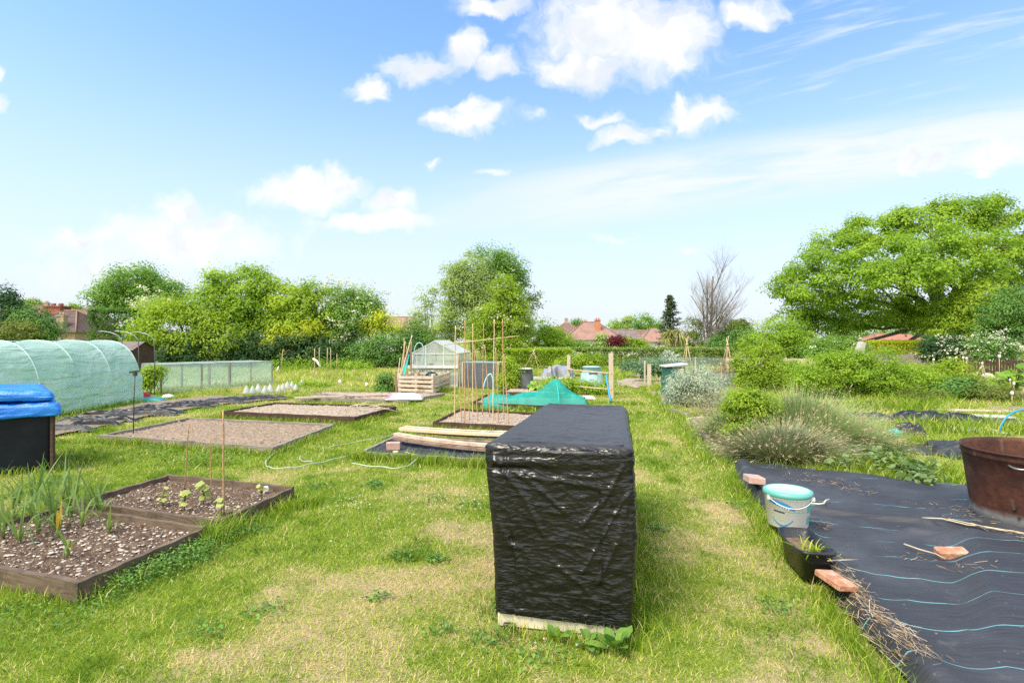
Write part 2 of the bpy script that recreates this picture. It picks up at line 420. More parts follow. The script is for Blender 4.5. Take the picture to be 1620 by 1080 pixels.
M_['leek'] = leafmat('leek', [(0.075, 0.149, 0.042), (0.150, 0.253, 0.078), (0.250, 0.345, 0.084), (0.525, 0.345, 0.048)], trans=.3, rough=.45)
M_['stem_green'] = leafmat('stem_green', [(.10, .17, .03), (.18, .26, .06), (.28, .34, .10)], trans=.3)
M_['squash'] = leafmat('squash', [(.26, .36, .07), (.42, .48, .16), (.58, .55, .24)], trans=.35)
M_['bindweed'] = leafmat('bindweed', [(.09, .16, .05), (.16, .25, .09), (.28, .36, .16)], trans=.3)
M_['dry_stalk'] = leafmat('dry_stalk', [(.16, .10, .06), (.33, .24, .14), (.56, .46, .31)], trans=.1)
M_['bark'] = mat('bark', (.12, .09, .07), (.22, .18, .14), 5, .9, .5, 20)
M_['bark_bare'] = mat('bark_bare', (.13, .105, .085), (.22, .185, .15), 4, .9)
def tarpmat():
    m, t, b = newmat('tarp_black'); vec = t('ShaderNodeTexCoord').outputs['Object']
    dust = t.rng(t.noise(vec, 6, 7, .75), .60, .85); col = t.mix(t.noise(vec, 30, 4), (.006, .006, .0065), (.011, .011, .0115)); col = t.mix(t.math('MULTIPLY', dust, .8), col, (.06, .056, .05))
    col = t.mix(t.math('MULTIPLY', t.rng(t('ShaderNodeSeparateXYZ', None, Vector=t('ShaderNodeNewGeometry').outputs['True Normal']).outputs[2], .6, .9), .5), col, (.075, .072, .068))   # top greyed: sky reflection put into the colour
    t.l.new(col, b.inputs['Base Color']); b.inputs['Specular IOR Level'].default_value = .5
    up = t.rng(t('ShaderNodeSeparateXYZ', None, Vector=t('ShaderNodeNewGeometry').outputs['True Normal']).outputs[2], .5, .9)
    t.l.new(t.math('ADD', .23, t.math('MULTIPLY', up, .25)), b.inputs['Roughness'])
    h = None                                                       # thin crossing creases
    for (rot, sc, pw, amp) in (((0, 0, 0), (4, 4, 12), 5, 1.0), ((0, .75, .3), (4, 4, 12), 6, .9), ((0, -.7, -.2), (4.5, 4.5, 13), 6, .9), ((.2, .1, 0), (12, 12, 30), 3, .45)):
        v = t('ShaderNodeMapping', None, Vector=vec, Rotation=rot, Scale=sc).outputs[0]; n = t.noise(v, 1.0, 2.5, .5, .5)
        r = t.math('SUBTRACT', 1.0, t.math('MULTIPLY', t.math('ABSOLUTE', t.math('SUBTRACT', n, .5)), 5.0)); r = t.math('MULTIPLY', t.math('POWER', t.math('MAXIMUM', r, 0.0), pw * .5), amp); h = r if h is None else t.math('ADD', h, r)
    t.l.new(t('ShaderNodeBump', None, Strength=.40, Distance=.009, Height=h).outputs[0], b.inputs['Normal'])
    return m
M_['tarp_black'] = tarpmat()
M_['plastic_black'] = mat('plastic_black', (.012, .014, .017), (.025, .027, .03), 5, .35, .25, 60, spec=.5)
M_['tank'] = mat('tank', (.004, .006, .010), (.008, .012, .018), 3, .6, .1, 30, spec=.2, c3=(.025, .03, .035), sc3=9, th3=(.6, .8))
M_['tarp_blue'] = mat('tarp_blue', (.006, .15, .62), (.02, .24, .75), 3, .38, .4, 45, spec=.5)
M_['bed_wood'] = woodmat('bed_wood', (.105, .075, .052), (.20, .15, .105), c3=(.065, .048, .036))
M_['bed_brown'] = woodmat('bed_brown', (.05, .030, .020), (.105, .066, .044), c3=(.035, .024, .018))
M_['bed_grey'] = woodmat('bed_grey', (.20, .17, .135), (.34, .30, .25), c3=(.13, .11, .09))
M_['wood_pale'] = woodmat('wood_pale', (.50, .41, .31), (.66, .56, .44), c3=(.36, .28, .21))
M_['wood_new'] = woodmat('wood_new', (.62, .50, .30), (.74, .62, .41))
M_['wood_brown'] = woodmat('wood_brown', (.20, .13, .095), (.36, .26, .20), c3=(.13, .085, .06))
M_['fence_wood'] = woodmat('fence_wood', (.20, .17, .15), (.33, .28, .25))
M_['cane'] = woodmat('cane', (.36, .20, .09), (.55, .36, .19))
M_['cane_pale'] = woodmat('cane_pale', (.50, .36, .20), (.68, .54, .33))
M_['cream'] = mat('cream', (.74, .66, .48), (.80, .74, .58), 6, .7, c3=(.45, .38, .26), sc3=12)
M_['white_frame'] = mat('white_frame', (.72, .73, .72), (.62, .64, .62), 6, .4)
M_['white_plastic'] = mat('white_plastic', (.86, .86, .83), (.78, .78, .75), 5, .35)
M_['steel'] = mat('steel', (.40, .41, .42), (.30, .31, .32), 8, .4, metal=.7)
M_['iron'] = mat('iron', (.035, .033, .032), (.06, .055, .05), 12, .5)
M_['red_bag'] = mat('red_bag', (.55, .03, .03), (.42, .02, .025), 6, .45)
M_['green_bag'] = mat('green_bag', (.04, .38, .14), (.05, .25, .40), 9, .45)
M_['pink'] = mat('pink', (.50, .13, .32), (.68, .66, .66), 3, .5, lo=.40, hi=.46)
M_['hose_white'] = mat('hose_white', (.50, .53, .43), (.42, .46, .35), 8, .5)
M_['hose_blue'] = mat('hose_blue', (.02, .25, .46), (.03, .32, .54), 8, .4)
M_['hose_pale'] = mat('hose_pale', (.36, .62, .72), (.42, .68, .78), 8, .4)
M_['brick'] = mat('brick', (.40, .18, .10), (.55, .30, .19), 14, .9, .5, 50, c3=(.60, .50, .40), sc3=20)
M_['brick_pink'] = mat('brick_pink', (.48, .30, .25), (.56, .38, .31), 8, .9, .3, 40)
M_['compost_green'] = mat('compost_green', (.015, .10, .08), (.02, .13, .10), 5, .5)
M_['teal_bin'] = mat('teal_bin', (.26, .42, .44), (.34, .50, .52), 4, .5)
M_['teal'] = mat('teal', (.02, .42, .40), (.03, .5, .46), 5, .45)
M_['water_butt'] = mat('water_butt', (.075, .082, .095), (.11, .12, .135), 4, .45)
M_['grey_lid'] = mat('grey_lid', (.46, .49, .52), (.55, .58, .60), 4, .5)
M_['net_teal'] = netmat('net_teal', (.02, .46, .38), .66, .35)
M_['net_pale'] = netmat('net_pale', (.66, .82, .76), .34, .5)
M_['net_top'] = netmat('net_top', (.62, .82, .76), .5, .45)
M_['net_black'] = netmat('net_black', (.10, .11, .13), .86, .1)
M_['net_grey'] = netmat('net_grey', (.30, .40, .40), .30, .2)
M_['roof_brown'] = mat('roof_brown', (.15, .09, .075), (.22, .14, .115), 2, .9, c3=(.15, .10, .085), sc3=.6)
M_['roof_pink'] = mat('roof_pink', (.27, .16, .125), (.35, .215, .17), 2, .9, c3=(.20, .125, .10), sc3=.5)
M_['roof_dark'] = mat('roof_dark', (.085, .06, .055), (.13, .095, .085), 2, .9)
M_['roof_grey'] = mat('roof_grey', (.15, .12, .115), (.22, .18, .17), 2, .9)
M_['roof_red'] = mat('roof_red', (.33, .14, .10), (.40, .19, .135), 2, .9)
M_['render_white'] = mat('render_white', (.74, .73, .70), (.66, .65, .62), 1.5, .8)
M_['house_brick'] = mat('house_brick', (.36, .27, .18), (.46, .36, .25), 3, .9)
M_['red_brick'] = mat('red_brick', (.30, .11, .075), (.38, .16, .11), 4, .9)
M_['orange_brick'] = mat('orange_brick', (.50, .21, .11), (.56, .26, .15), 3, .9)
M_['window_glass'] = mat('window_glass', (.05, .06, .07), (.12, .14, .16), 2, .1, spec=.6)
M_['plaster_grey'] = mat('plaster_grey', (.42, .40, .38), (.5, .48, .46), 2, .8)
# ================================================================ the beds' and sheets' outlines (used by the lawn too)
def quad(*p): return [np.array(q[:2]) for q in p]
BED1 = [(-4.55, 4.00), (-2.75, 3.44), (-2.52, 4.48), (-4.18, 5.06)]
BED2 = [(-4.20, 5.20), (-2.50, 4.62), (-2.29, 5.72), (-3.95, 6.25)]
BED3 = [(-6.85, 9.0), (-3.50, 7.95), (-3.33, 10.2), (-6.6, 11.07)]
BED4 = [(-6.26, 11.7), (-3.13, 10.8), (-2.68, 12.6), (-5.86, 13.4)]
BED5 = [(-2.18, 7.72), (0.02, 7.12), (.35, 8.5), (-1.96, 9.06)]
BED6 = [(-1.50, 10.3), (.95, 9.55), (1.25, 11.3), (-1.20, 12.3)]
BED7 = [(-1.02, 13.6), (1.75, 12.5), (2.0, 14.9), (-.75, 15.6)]
BED8 = [(-.35, 16.6), (1.6, 16.0), (1.75, 17.4), (-.1, 18.0)]
BED9 = [tuple(G(474, 634)[:2]), tuple(G(646, 637)[:2]), tuple(G(704, 626)[:2]), tuple(G(512, 623)[:2])]
TO, TU, TV, TW, TL = np.array((-.11, 3.15)), np.array((.982, -.187)), np.array((.187, .982)), .79, 2.40   # black covered stack: near left corner, axes, width, length
TPOLY = [tuple(TO), tuple(TO + TU * TW), tuple(TO + TU * TW + TV * TL), tuple(TO + TV * TL)]
SHEET = [(2.93, 7.15), (2.62, 6.15), (2.42, 5.1), (2.26, 4.2), (2.10, 3.6), (1.98, 3.15), (1.90, 2.6), (1.84, 1.6), (7.5, 1.6), (7.5, 6.4), (6.6, 6.3), (5.9, 6.15), (5.05, 6.05), (4.4, 6.35), (3.9, 6.7), (3.35, 7.1)]
STRIPPLOT = [tuple(G(*q)[:2]) for q in ((60, 697), (160, 676), (267, 653), (370, 638), (456, 631), (440, 628), (335, 627), (225, 639), (90, 666))]
RPLOT = [(3.0, 7.2), (2.95, 8.6), (3.6, 10.8), (4.1, 14.3), (4.7, 20), (5.5, 30), (8, 37), (60, 40), (60, 1.5), (7.5, 1.5), (7.5, 6.6), (4.4, 6.6), (3.4, 7.2)]
BIN = [(-7.7, 6.22), (-5.85, 6.92), (-6.75, 7.78), (-8.6, 7.08)]
PATHC = [(1.1, 2.4), (1.7, 4.2), (2.3, 7), (2.9, 10.5), (3.5, 15), (4.1, 20), (5.2, 30)]
DRY = [(-.46, 4.4, .75, .5), (-.82, 3.35, .6, .4), (1.72, 3.9, .32, .75), (1.95, 5.4, .38, .6), (2.4, 7.8, .5, 1.0), (-.1, 4.0, .3, .35), (-2.4, 2.9, .5, .3), (-1.5, 2.85, .5, .22), (1.5, 2.95, .3, .3), (-.9, 6.6, .6, .4), (-2.2, 6.9, .4, .3)]
def dryness(x, y):
    d = sstep(.46, .66, fb2(x, y, .9, 5, 3)) * .38 + sstep(.45, .7, fb2(x, y, 3.2, 4, 9)) * .22
    for (a, b, r, s) in DRY: d = d + .12 * np.exp(-(((x - a) / r) ** 2 + ((y - b) / s) ** 2)) * (.25 + 1.5 * sstep(.30, .70, fb2(x, y, 7, 5, 4)))
    d = d + .16 * sstep(11, 6, y) * (x > -3) * .35 + .03
    pd = segdist(x, y, PATHC); d = d + .16 * np.exp(-(pd / .5) ** 2)
    far = sstep(9, 22, y); d = d * (1 - .25 * far) + .22 * far * (x > -12) * (x < 4)
    d = d - .35 * np.exp(-(np.minimum(segdist(x, y, EDGES_G), 9) / .22) ** 2)
    d = d - .3 * sstep(3.9, 2.6, y) * sstep(-1.6, -2.6, x)
    return np.clip(d, 0, 1)
def loop(p): return list(p) + [p[0]]
EDGES_G = [(-4.5, 3.9), (-2.72, 3.36), (-2.45, 4.45), (-2.2, 5.7)]
ALLBEDS = [BED1, BED2, BED3, BED4, BED5, BED6, BED7, BED8, BED9]

# ================================================================ ground
def make_ground():
    ny, nx = 420, 300
    ys = np.concatenate([np.array((-40., -12., -3., 0.)), 1.2 * (1100 / 1.2) ** (np.linspace(0, 1, ny - 4) ** 1.15)])
    s = np.linspace(-1, 1, nx); Y, S = np.meshgrid(ys, s, indexing='ij')
    X = S * (np.maximum(Y, 0) * 1.25 + 5 + np.maximum(0, -Y) * 3)
    x, y = X.ravel(), Y.ravel()
    z = (fb2(x, y, .5, 3, 1) - .5) * .03 * (np.clip(y, 0, 3) / 3) - .012
    z[y > 60] -= .6 * sstep(60, 90, y[y > 60])
    bare = sstep(.46, .60, fb2(x, y, .8, 4, 21)) * inpoly(x, y, RPLOT)
    m, t, b = newmat('ground_grass')
    vec = t('ShaderNodeTexCoord').outputs['Object']
    dr = t('ShaderNodeAttribute', {'attribute_name': 'dry'}).outputs['Fac']; br = t('ShaderNodeAttribute', {'attribute_name': 'bare'}).outputs['Fac']
    n1 = t.noise(vec, 30, 6, .7); n2 = t.noise(vec, 140, 3, .6)
    gr = t.ramp(n2, [(.25, (.07, .10, .015)), (.5, (.18, .25, .03)), (.75, (.34, .38, .07))])
    stw = t.ramp(n2, [(.25, (.22, .155, .085)), (.5, (.42, .33, .19)), (.75, (.60, .49, .31))])
    f = t.rng(t.math('ADD', dr, t.math('MULTIPLY', t.math('SUBTRACT', n1, .5), .8)), .25, .75)
    col = t.mix(f, gr, stw)
    soil = t.ramp(n1, [(.3, (.20, .15, .10)), (.55, (.36, .29, .20)), (.75, (.52, .45, .35))])
    col = t.mix(t.rng(t.math('ADD', br, t.math('MULTIPLY', t.math('SUBTRACT', n1, .5), .7)), .4, .7), col, soil)
    t.l.new(col, b.inputs['Base Color']); b.inputs['Roughness'].default_value = .95; b.inputs['Specular IOR Level'].default_value = .1
    t.l.new(t('ShaderNodeBump', None, Strength=.6, Distance=.03, Height=n2).outputs[0], b.inputs['Normal'])
    o = npmesh('ground', np.stack([x, y, z], 1), grid(nx, ny), m, attrs={'dry': dryness(x, y), 'bare': bare}, smooth=True, base=(0, 0, 0))
    tag(o, kind='structure')
make_ground()

# ================================================================ grass
M_['grass'] = leafmat('grass', [(.05, .12, .010), (.15, .27, .016), (.31, .43, .034), (.52, .57, .08), (.62, .51, .24), (.74, .60, .38)], trans=.3, rough=.6, spec=.25)
EXCL = ALLBEDS + [SHEET, BIN, TPOLY]
def scatter(y0, y1, dens, rng=RNG, wide=.98):
    n = int(dens * wide * (y1 ** 2 - y0 ** 2))
    y = np.sqrt(rng.random(n) * (y1 ** 2 - y0 ** 2) + y0 ** 2); x = (rng.random(n) * 2 - 1) * y * wide
    return x, y
def keep(x, y, polys):
    k = np.ones(len(x), bool)
    for p in polys: k &= ~inpoly(x, y, p)
    return k
def make_grass():
    rng = np.random.default_rng(3)
    Vs, Fs, Rs = [], [], []; base = 0
    for (y0, y1, dens, hh, ww) in ((2.2, 4.2, 9000, .026, .0045), (4.2, 7, 4400, .031, .0064), (7, 12, 1700, .042, .010), (12, 20, 560, .05, .018), (20, 36, 170, .075, .037)):
        x, y = scatter(y0, y1, dens, rng)
        k = keep(x, y, EXCL + [STRIPPLOT]); x, y = x[k], y[k]
        rp = inpoly(x, y, RPLOT); g = fb2(x, y, .8, 4, 21)
        k = ~rp | ((g < .53) & (rng.random(len(x)) < .7)); x, y, rp = x[k], y[k], rp[k]
        tuft = sstep(.55, .75, fb2(x, y, 2.6, 3, 33)); d = dryness(x, y)
        h = hh * (.5 + 1.0 * rng.random(len(x))) * (1 + 1.3 * tuft * (1 - d)) * (1 - .45 * d)
        h = np.where(rp, h * (1.3 + 1.9 * sstep(.45, .6, fb2(x, y, .7, 3, 51))), h)
        meadow = (y > 18) & (x < -3.5) & (y < 33); h = np.where(meadow, h * 2.0, h)
        w = ww * (.6 + .8 * rng.random(len(x)))
        P = np.stack([x, y, np.zeros(len(x)) - .012], 1)
        fl = rng.random(len(x)) < .12 + .35 * d; ln = h * (.3 + .9 * rng.random(len(x))) + .004
        ln = np.where(fl, hh * (.8 + 1.3 * rng.random(len(x))), ln); h = np.where(fl, hh * (.15 + .35 * rng.random(len(x))), h)
        V, F, T = blades(P, h, w, ln, rng, nseg=1)
        mid = fb2(x, y, 6.5, 3, 41); tuft = np.clip(tuft + .9 * sstep(.56, .70, mid) * (1 - .5 * d), 0, 1); patch = .55 * fb2(x, y, 1.7, 4, 77) + .45 * fb2(x, y, 9, 3, 78); st = rng.random(len(x)) < np.clip(.10 + .9 * d - .30 * tuft + .5 * (fb2(x, y, 4.5, 3, 91) - .5), 0, .85); u = rng.random(len(x))
        rn = np.clip(.02 + np.where(st, .55 + .42 * u, .14 + .26 * u + .10 * d) + .46 * (patch - .5) - .13 * tuft + rng.normal(size=len(x)) * .05 + np.where(rp, .12, 0) + np.where(meadow, .10, 0) + .10 * fl, 0, 1)
        Vs.append(V); Fs.append(F + base); Rs.append(np.repeat(rn, 3)); base += len(V)
    o = npmesh('lawn_grass', np.concatenate(Vs), np.concatenate(Fs), M_['grass'], attrs={'rnd': np.concatenate(Rs)}, base=(0, 5, 0))
    tag(o, 'mown yellow green lawn with straw coloured patches', 'grass', kind='stuff')
make_grass()
def make_edge_grass():
    """longer grass left by the mower along planks, sheets and the stack"""
    rng = np.random.default_rng(8); Vs, Fs, Rs = [], [], []; base = 0
    tq = lambda a, b: tuple(TO + TU * a + TV * b)
    lines = [([(-4.3, 3.86), (-2.74, 3.40)], .13, 900, .07, .005), ([(-2.70, 3.46), (-2.45, 4.5), (-2.24, 5.6)], .15, 1500, .10, .006), ([(-2.5, 4.4), (-2.42, 4.75)], .12, 500, .20, .006),
             ([(-2.2, 5.4), (-2.0, 5.55)], .13, 500, .10, .006), ([(-6.8, 8.93), (-3.5, 7.88), (-3.25, 10.1)], .12, 2600, .11, .011), ([(-6.2, 11.6), (-3.1, 10.7), (-2.6, 12.5)], .1, 1500, .11, .014),
             ([(-2.25, 7.7), (-.2, 7.1)], .12, 1800, .15, .010), ([(-2.25, 7.7), (-2.0, 9.0)], .1, 400, .10, .010), ([(-1.55, 10.2), (.6, 9.55)], .1, 900, .10, .013), ([(-1.5, 10.3), (-1.2, 12.3)], .08, 400, .09, .013),
             ([tq(-.05, -.06), tq(TW + .05, -.06)], .09, 500, .08, .005), ([tq(TW + .07, 0), tq(TW + .07, TL)], .13, 1500, .10, .006), ([tq(-.06, 0), tq(-.06, TL)], .07, 300, .08, .006),
             ([(1.78, 2.5), (1.86, 3.1), (2.0, 3.55)], .10, 800, .11, .005), ([(2.1, 4.0), (2.28, 4.9), (2.5, 5.9), (2.72, 6.7)], .14, 1900, .105, .007), ([(2.8, 7.2), (2.9, 8.6), (3.5, 10.8), (4.0, 14)], .2, 2600, .13, .013),
             ([(-5.9, 6.85), (-7.5, 6.2)], .12, 700, .12, .009), ([(-5.8, 6.9), (-5.9, 7.8)], .1, 300, .12, .009), ([(-.95, 13.5), (1.7, 12.4)], .12, 900, .13, .018), ([(-3.6, 18.0), (-2.9, 17.3), (-2.1, 17.6)], .25, 700, .25, .025),
             ([(-10.1, 11), (-10.1, 14.8)], .12, 500, .14, .02), (loop(STRIPPLOT), .1, 1200, .08, .012), ([(-11.2, 17.6), (-9.1, 20.6)], .15, 700, .16, .025), ([(3.9, 7.7), (4.6, 7.1), (5.4, 6.7)], .28, 1500, .20, .011), ([(4.8, 8.9), (5.6, 8.6), (6.6, 8.2)], .3, 1500, .22, .012), ([(5.6, 10.6), (7.0, 10.2), (8.6, 9.6)], .4, 1500, .24, .015), ([(4.6, 11.6), (6.0, 12.2), (7.6, 12.5)], .4, 1200, .25, .017), ([(8.0, 10.6), (9.6, 9.6)], .4, 900, .25, .015), ([(6.6, 7.6), (7.4, 8.4)], .3, 700, .2, .012), ([(7.5, 13.2), (10, 13)], .5, 1200, .3, .018), ([(3.2, 7.0), (3.9, 6.6), (4.5, 6.3), (6, 6.2)], .22, 2600, .12, .010)]
    for (pts, sp, n, hh, ww) in lines:
        seg = np.array([math.dist(a, b) for a, b in zip(pts[:-1], pts[1:])]); cum = np.r_[0, np.cumsum(seg)]
        s = rng.random(n) * cum[-1]; i = np.clip(np.searchsorted(cum, s) - 1, 0, len(seg) - 1); f = (s - cum[i]) / seg[i]
        A = np.array(pts); p = A[i] + (A[i + 1] - A[i]) * f[:, None] + rng.normal(size=(n, 2)) * sp * .55
        k = keep(p[:, 0], p[:, 1], EXCL); p = p[k]; n = len(p)
        den = .35 + 1.0 * fb2(p[:, 0], p[:, 1], 3, 3, 5)
        h = hh * (.35 + rng.random(n)) * den; w = ww * (.6 + .7 * rng.random(n))
        V, F, T = blades(np.c_[p, np.zeros(n) - .012], h, w, h * (.2 + .75 * rng.random(n)), rng)
        rn = np.clip(.14 + .26 * rng.random(n) + .40 * (rng.random(n) < .16), 0, 1)
        Vs.append(V); Fs.append(F + base); Rs.append(np.repeat(rn, 6)); base += len(V)
    o = npmesh('edge_grass', np.concatenate(Vs), np.concatenate(Fs), M_['grass'], attrs={'rnd': np.concatenate(Rs)}, base=(0, 5, 0))
    tag(o, 'long uncut green grass along the bed edges and sheet', 'grass', kind='stuff')
make_edge_grass()
def make_weeds():
    """low broad-leaved weeds and clover through the lawn, feathery growth by the near bed"""
    rng = np.random.default_rng(21); Vs, Fs, Rs = [], [], []; base = 0
    spots = []
    for (px, py, r, n, L) in ((250, 903, .20, 1100, .022), (300, 878, .22, 1500, .022), (345, 850, .18, 1000, .022), (200, 928, .13, 500, .02), (170, 945, .15, 300, .02), (400, 838, .14, 400, .022), (640, 880, .10, 90, .035), (690, 885, .08, 80, .035), (600, 945, .07, 60, .03), (500, 770, .12, 60, .04), (750, 800, .16, 110, .03),
                              (690, 790, .12, 80, .03), (545, 790, .1, 60, .03), (595, 770, .1, 90, .035), (800, 960, .13, 130, .03), (590, 765, .09, 80, .04), (780, 1010, .12, 120, .028), (860, 1040, .15, 120, .028), (1230, 960, .12, 110, .03), (1190, 730, .3, 160, .05), (1120, 712, .15, 130, .06),
                              (700, 995, .08, 60, .03), (420, 965, .1, 70, .03), (330, 1000, .12, 80, .03), (100, 985, .25, 200, .025), (30, 960, .2, 200, .025), (400, 820, .12, 130, .03), (1040, 840, .1, 60, .04), (330, 725, .5, 300, .045), (250, 712, .5, 240, .045), (1170, 800, .15, 100, .035)):
        c = G(px, py); k = int(n)
        p = c[:2] + rng.normal(size=(k, 2)) * r * .6; spots.append((p, L))
    x, y = scatter(2.4, 9, 18, rng); spots.append((np.c_[x, y], .022))
    for (p, L) in spots:
        p = p[keep(p[:, 0], p[:, 1], EXCL)]; n = len(p)
        C = np.c_[p, .006 + (L * 1.1 if n < 450 else .095) * rng.random(n) ** 1.3]
        N = rng.normal(size=(n, 3)) * .5; N[:, 2] = 1; Dr = rng.normal(size=(n, 3)); Dr[:, 2] *= .4
        l = L * (.6 + .8 * rng.random(n)); V, F = leafquads(C, unit(N), unit(Dr), l, l * .5)
        Vs.append(V); Fs.append(F + base); Rs.append(np.repeat(rng.random(n), 4)); base += len(V)
    o = npmesh('lawn_weeds', np.concatenate(Vs), np.concatenate(Fs), M_['leaf_laurel'], attrs={'rnd': np.concatenate(Rs)}, base=(0, 5, 0))
    tag(o, 'low dark green weeds and clover among the mown lawn', 'weeds', kind='stuff')
    # white daisies and clover heads
    rng = np.random.default_rng(2); c = []
    for (px, py, r, n) in ((555, 800, .12, 26), (760, 800, .25, 30), (700, 780, .3, 26), (880, 1000, .15, 8), (30, 920, .3, 16), (640, 830, .4, 18), (270, 690, .3, 20)):
        c.append(np.c_[G(px, py)[:2] + rng.normal(size=(n, 2)) * r, .03 + .02 * rng.random(n)])
    c = np.concatenate(c); c = c[keep(c[:, 0], c[:, 1], EXCL)]; n = len(c)
    V, F, rn = clump_leaves(c, np.full(n, .008), 6, .012, .8, 1.5, rng)
    tag(npmesh('clover_flowers', V, F, M_['blossom'], attrs={'rnd': rn}, base=(0, 5, 0)), 'tiny white clover heads dotted through the lawn', 'flowers', kind='stuff')
make_weeds()
# ================================================================ raised beds
def soilmat(name, dark, mid, pale, sc=26.0, amt=.62):
    m, t, b = newmat(name)
    vec = t('ShaderNodeTexCoord').outputs['Object']
    n = t.noise(vec, 18, 8, .7)
    col = t.ramp(n, [(.3, dark), (.55, mid), (.75, tuple(min(1, q * 1.3) for q in mid))])
    for (s2, a) in ((sc, amt), (sc * 2.3, amt - .06)):
        v = t('ShaderNodeTexVoronoi', None, Vector=vec, Scale=s2)
        sz = t('ShaderNodeSeparateColor', None, Color=v.outputs['Color']).outputs[0]
        f = t.math('MULTIPLY', t.rng(v.outputs['Distance'], .18, .30, 1, 0), t.rng(sz, a, a + .05))
        col = t.mix(f, col, pale)
    t.l.new(col, b.inputs['Base Color']); b.inputs['Roughness'].default_value = .95; b.inputs['Specular IOR Level'].default_value = .15
    t.l.new(t('ShaderNodeBump', None, Strength=.8, Distance=.02, Height=n).outputs[0], b.inputs['Normal'])
    return m
M_['soil_dark'] = soilmat('soil_dark', (.05, .033, .022), (.145, .10, .068), (.58, .52, .44), 30, .80)
M_['soil_mid'] = soilmat('soil_mid', (.17, .122, .088), (.31, .24, .175), (.56, .48, .40), 30, .80)
M_['soil_pale'] = soilmat('soil_pale', (.20, .155, .12), (.39, .32, .25), (.62, .55, .48), 22, .66)
M_['stone'] = mat('stone', (.56, .49, .41), (.30, .24, .19), 14, .9, c3=(.76, .70, .62), sc3=9)
M_['fabric_plain'] = mat('fabric_plain', (.028, .032, .040), (.05, .055, .066), 7, .5, .4, 40, spec=.4)

def bary(c, s, t): return (1 - s) * (1 - t) * c[0] + s * (1 - t) * c[1] + s * t * c[2] + (1 - s) * t * c[3]
def bed(label, P, rim, wood, soil, th=.035, amp=.03, drop=.055, group=None, soilname='soil', name='raised_bed', hump=.0):
    P = [np.array(p, float) for p in P]; c = sum(P) / 4
    o = thing(name, (c[0], c[1], 0), label, 'raised bed', group)
    q = []
    for i in range(4):                                           # inner corners
        a = P[i]; e1 = P[(i + 1) % 4] - a; e2 = P[i - 1] - a; e1 /= np.linalg.norm(e1); e2 /= np.linalg.norm(e2)
        q.append(a + (e1 + e2) * th)
    def plank(a, b, ai, bi, zt):
        mb = MB(); n = 14; V = []
        for k in range(n + 1):
            f = k / n; po = a + (b - a) * f; pi = ai + (bi - ai) * f
            w = .004 * math.sin(k * 1.7 + zt * 900)
            V += [(po[0], po[1], -.03), (po[0], po[1], zt + w), (pi[0], pi[1], zt + w), (pi[0], pi[1], -.03)]
        F = []
        for k in range(n):
            i = k * 4; F += [(i, i + 4, i + 5, i + 1), (i + 1, i + 5, i + 6, i + 2), (i + 2, i + 6, i + 7, i + 3), (i + 3, i + 7, i + 4, i)]
        F += [(0, 1, 2, 3), (n * 4 + 3, n * 4 + 2, n * 4 + 1, n * 4)]
        mb.add(V, F).build('plank', wood, o)
    e = lambda i, j: (P[j] - P[i]) / np.linalg.norm(P[j] - P[i])
    # front and back run the whole length, the sides butt between them
    def on(a, d, w): return a + d * w
    plank(P[0], P[1], P[0] + e(0, 3) * th, P[1] + e(1, 2) * th, rim)
    plank(P[3], P[2], P[3] + e(3, 0) * th, P[2] + e(2, 1) * th, rim + .003)
    plank(P[0] + e(0, 3) * (th + .001), P[3] + e(3, 0) * (th + .001), q[0] + 0 * c, q[3] + 0 * c, rim - .004)
    plank(P[1] + e(1, 2) * (th + .001), P[2] + e(2, 1) * (th + .001), q[1] + 0 * c, q[2] + 0 * c, rim - .006)
    nu, nv = 210, 150
    S, T = np.meshgrid(np.linspace(0, 1, nu), np.linspace(0, 1, nv)); S, T = S.ravel(), T.ravel()
    xy = np.stack([bary([p[k] for p in q], S, T) for k in (0, 1)], 1)
    ed = np.minimum(np.minimum(S, 1 - S), np.minimum(T, 1 - T))
    z = rim - drop + amp * 2 * (fb2(xy[:, 0], xy[:, 1], 5, 5, 3) - .5) + amp * 1.3 * (fb2(xy[:, 0], xy[:, 1], 17, 3, 8) - .42) + .020 * (np.abs(2 * fb2(xy[:, 0], xy[:, 1], 34, 2, 18) - 1) - .2) + .016 * sstep(.62, .72, fb2(xy[:, 0], xy[:, 1], 26, 2, 28)) + hump * sstep(0, .3, ed)
    so_ = npmesh(soilname, np.c_[xy, z], grid(nu, nv), soil, o, smooth=True)
    return o, q, (xy, z)
_ico = None
def stones(parent, q, zf, n, r0, r1, rng, name='stones', matn='stone'):
    bm = bmesh.new(); bmesh.ops.create_icosphere(bm, subdivisions=1, radius=1)
    IV = np.array([v.co for v in bm.verts]); IF = np.array([[v.index for v in f.verts] for f in bm.faces]); bm.free()
    s, t = rng.random(n) * .96 + .02, rng.random(n) * .96 + .02
    xy = np.stack([bary([p[k] for p in q], s, t) for k in (0, 1)], 1)
    r = r0 + (r1 - r0) * rng.random(n) ** 4
    A = IV[None] * (1 + .9 * (rng.random((n, len(IV), 1)) - .5)) * r[:, None, None] * np.stack([.8 + .7 * rng.random(n), .8 + .5 * rng.random(n), .22 + .35 * rng.random(n)], 1)[:, None, :]
    a = rng.random(n) * 6.28; ca, sa = np.cos(a)[:, None], np.sin(a)[:, None]
    V = np.stack([A[..., 0] * ca - A[..., 1] * sa + xy[:, 0, None], A[..., 0] * sa + A[..., 1] * ca + xy[:, 1, None], A[..., 2] + zf + .004], 2).reshape(-1, 3)
    F = (IF[None] + (np.arange(n) * len(IV))[:, None, None]).reshape(-1, 3)
    tag(npmesh(name, V, F, M_[matn], parent), kind='stuff')
rs = np.random.default_rng(4)
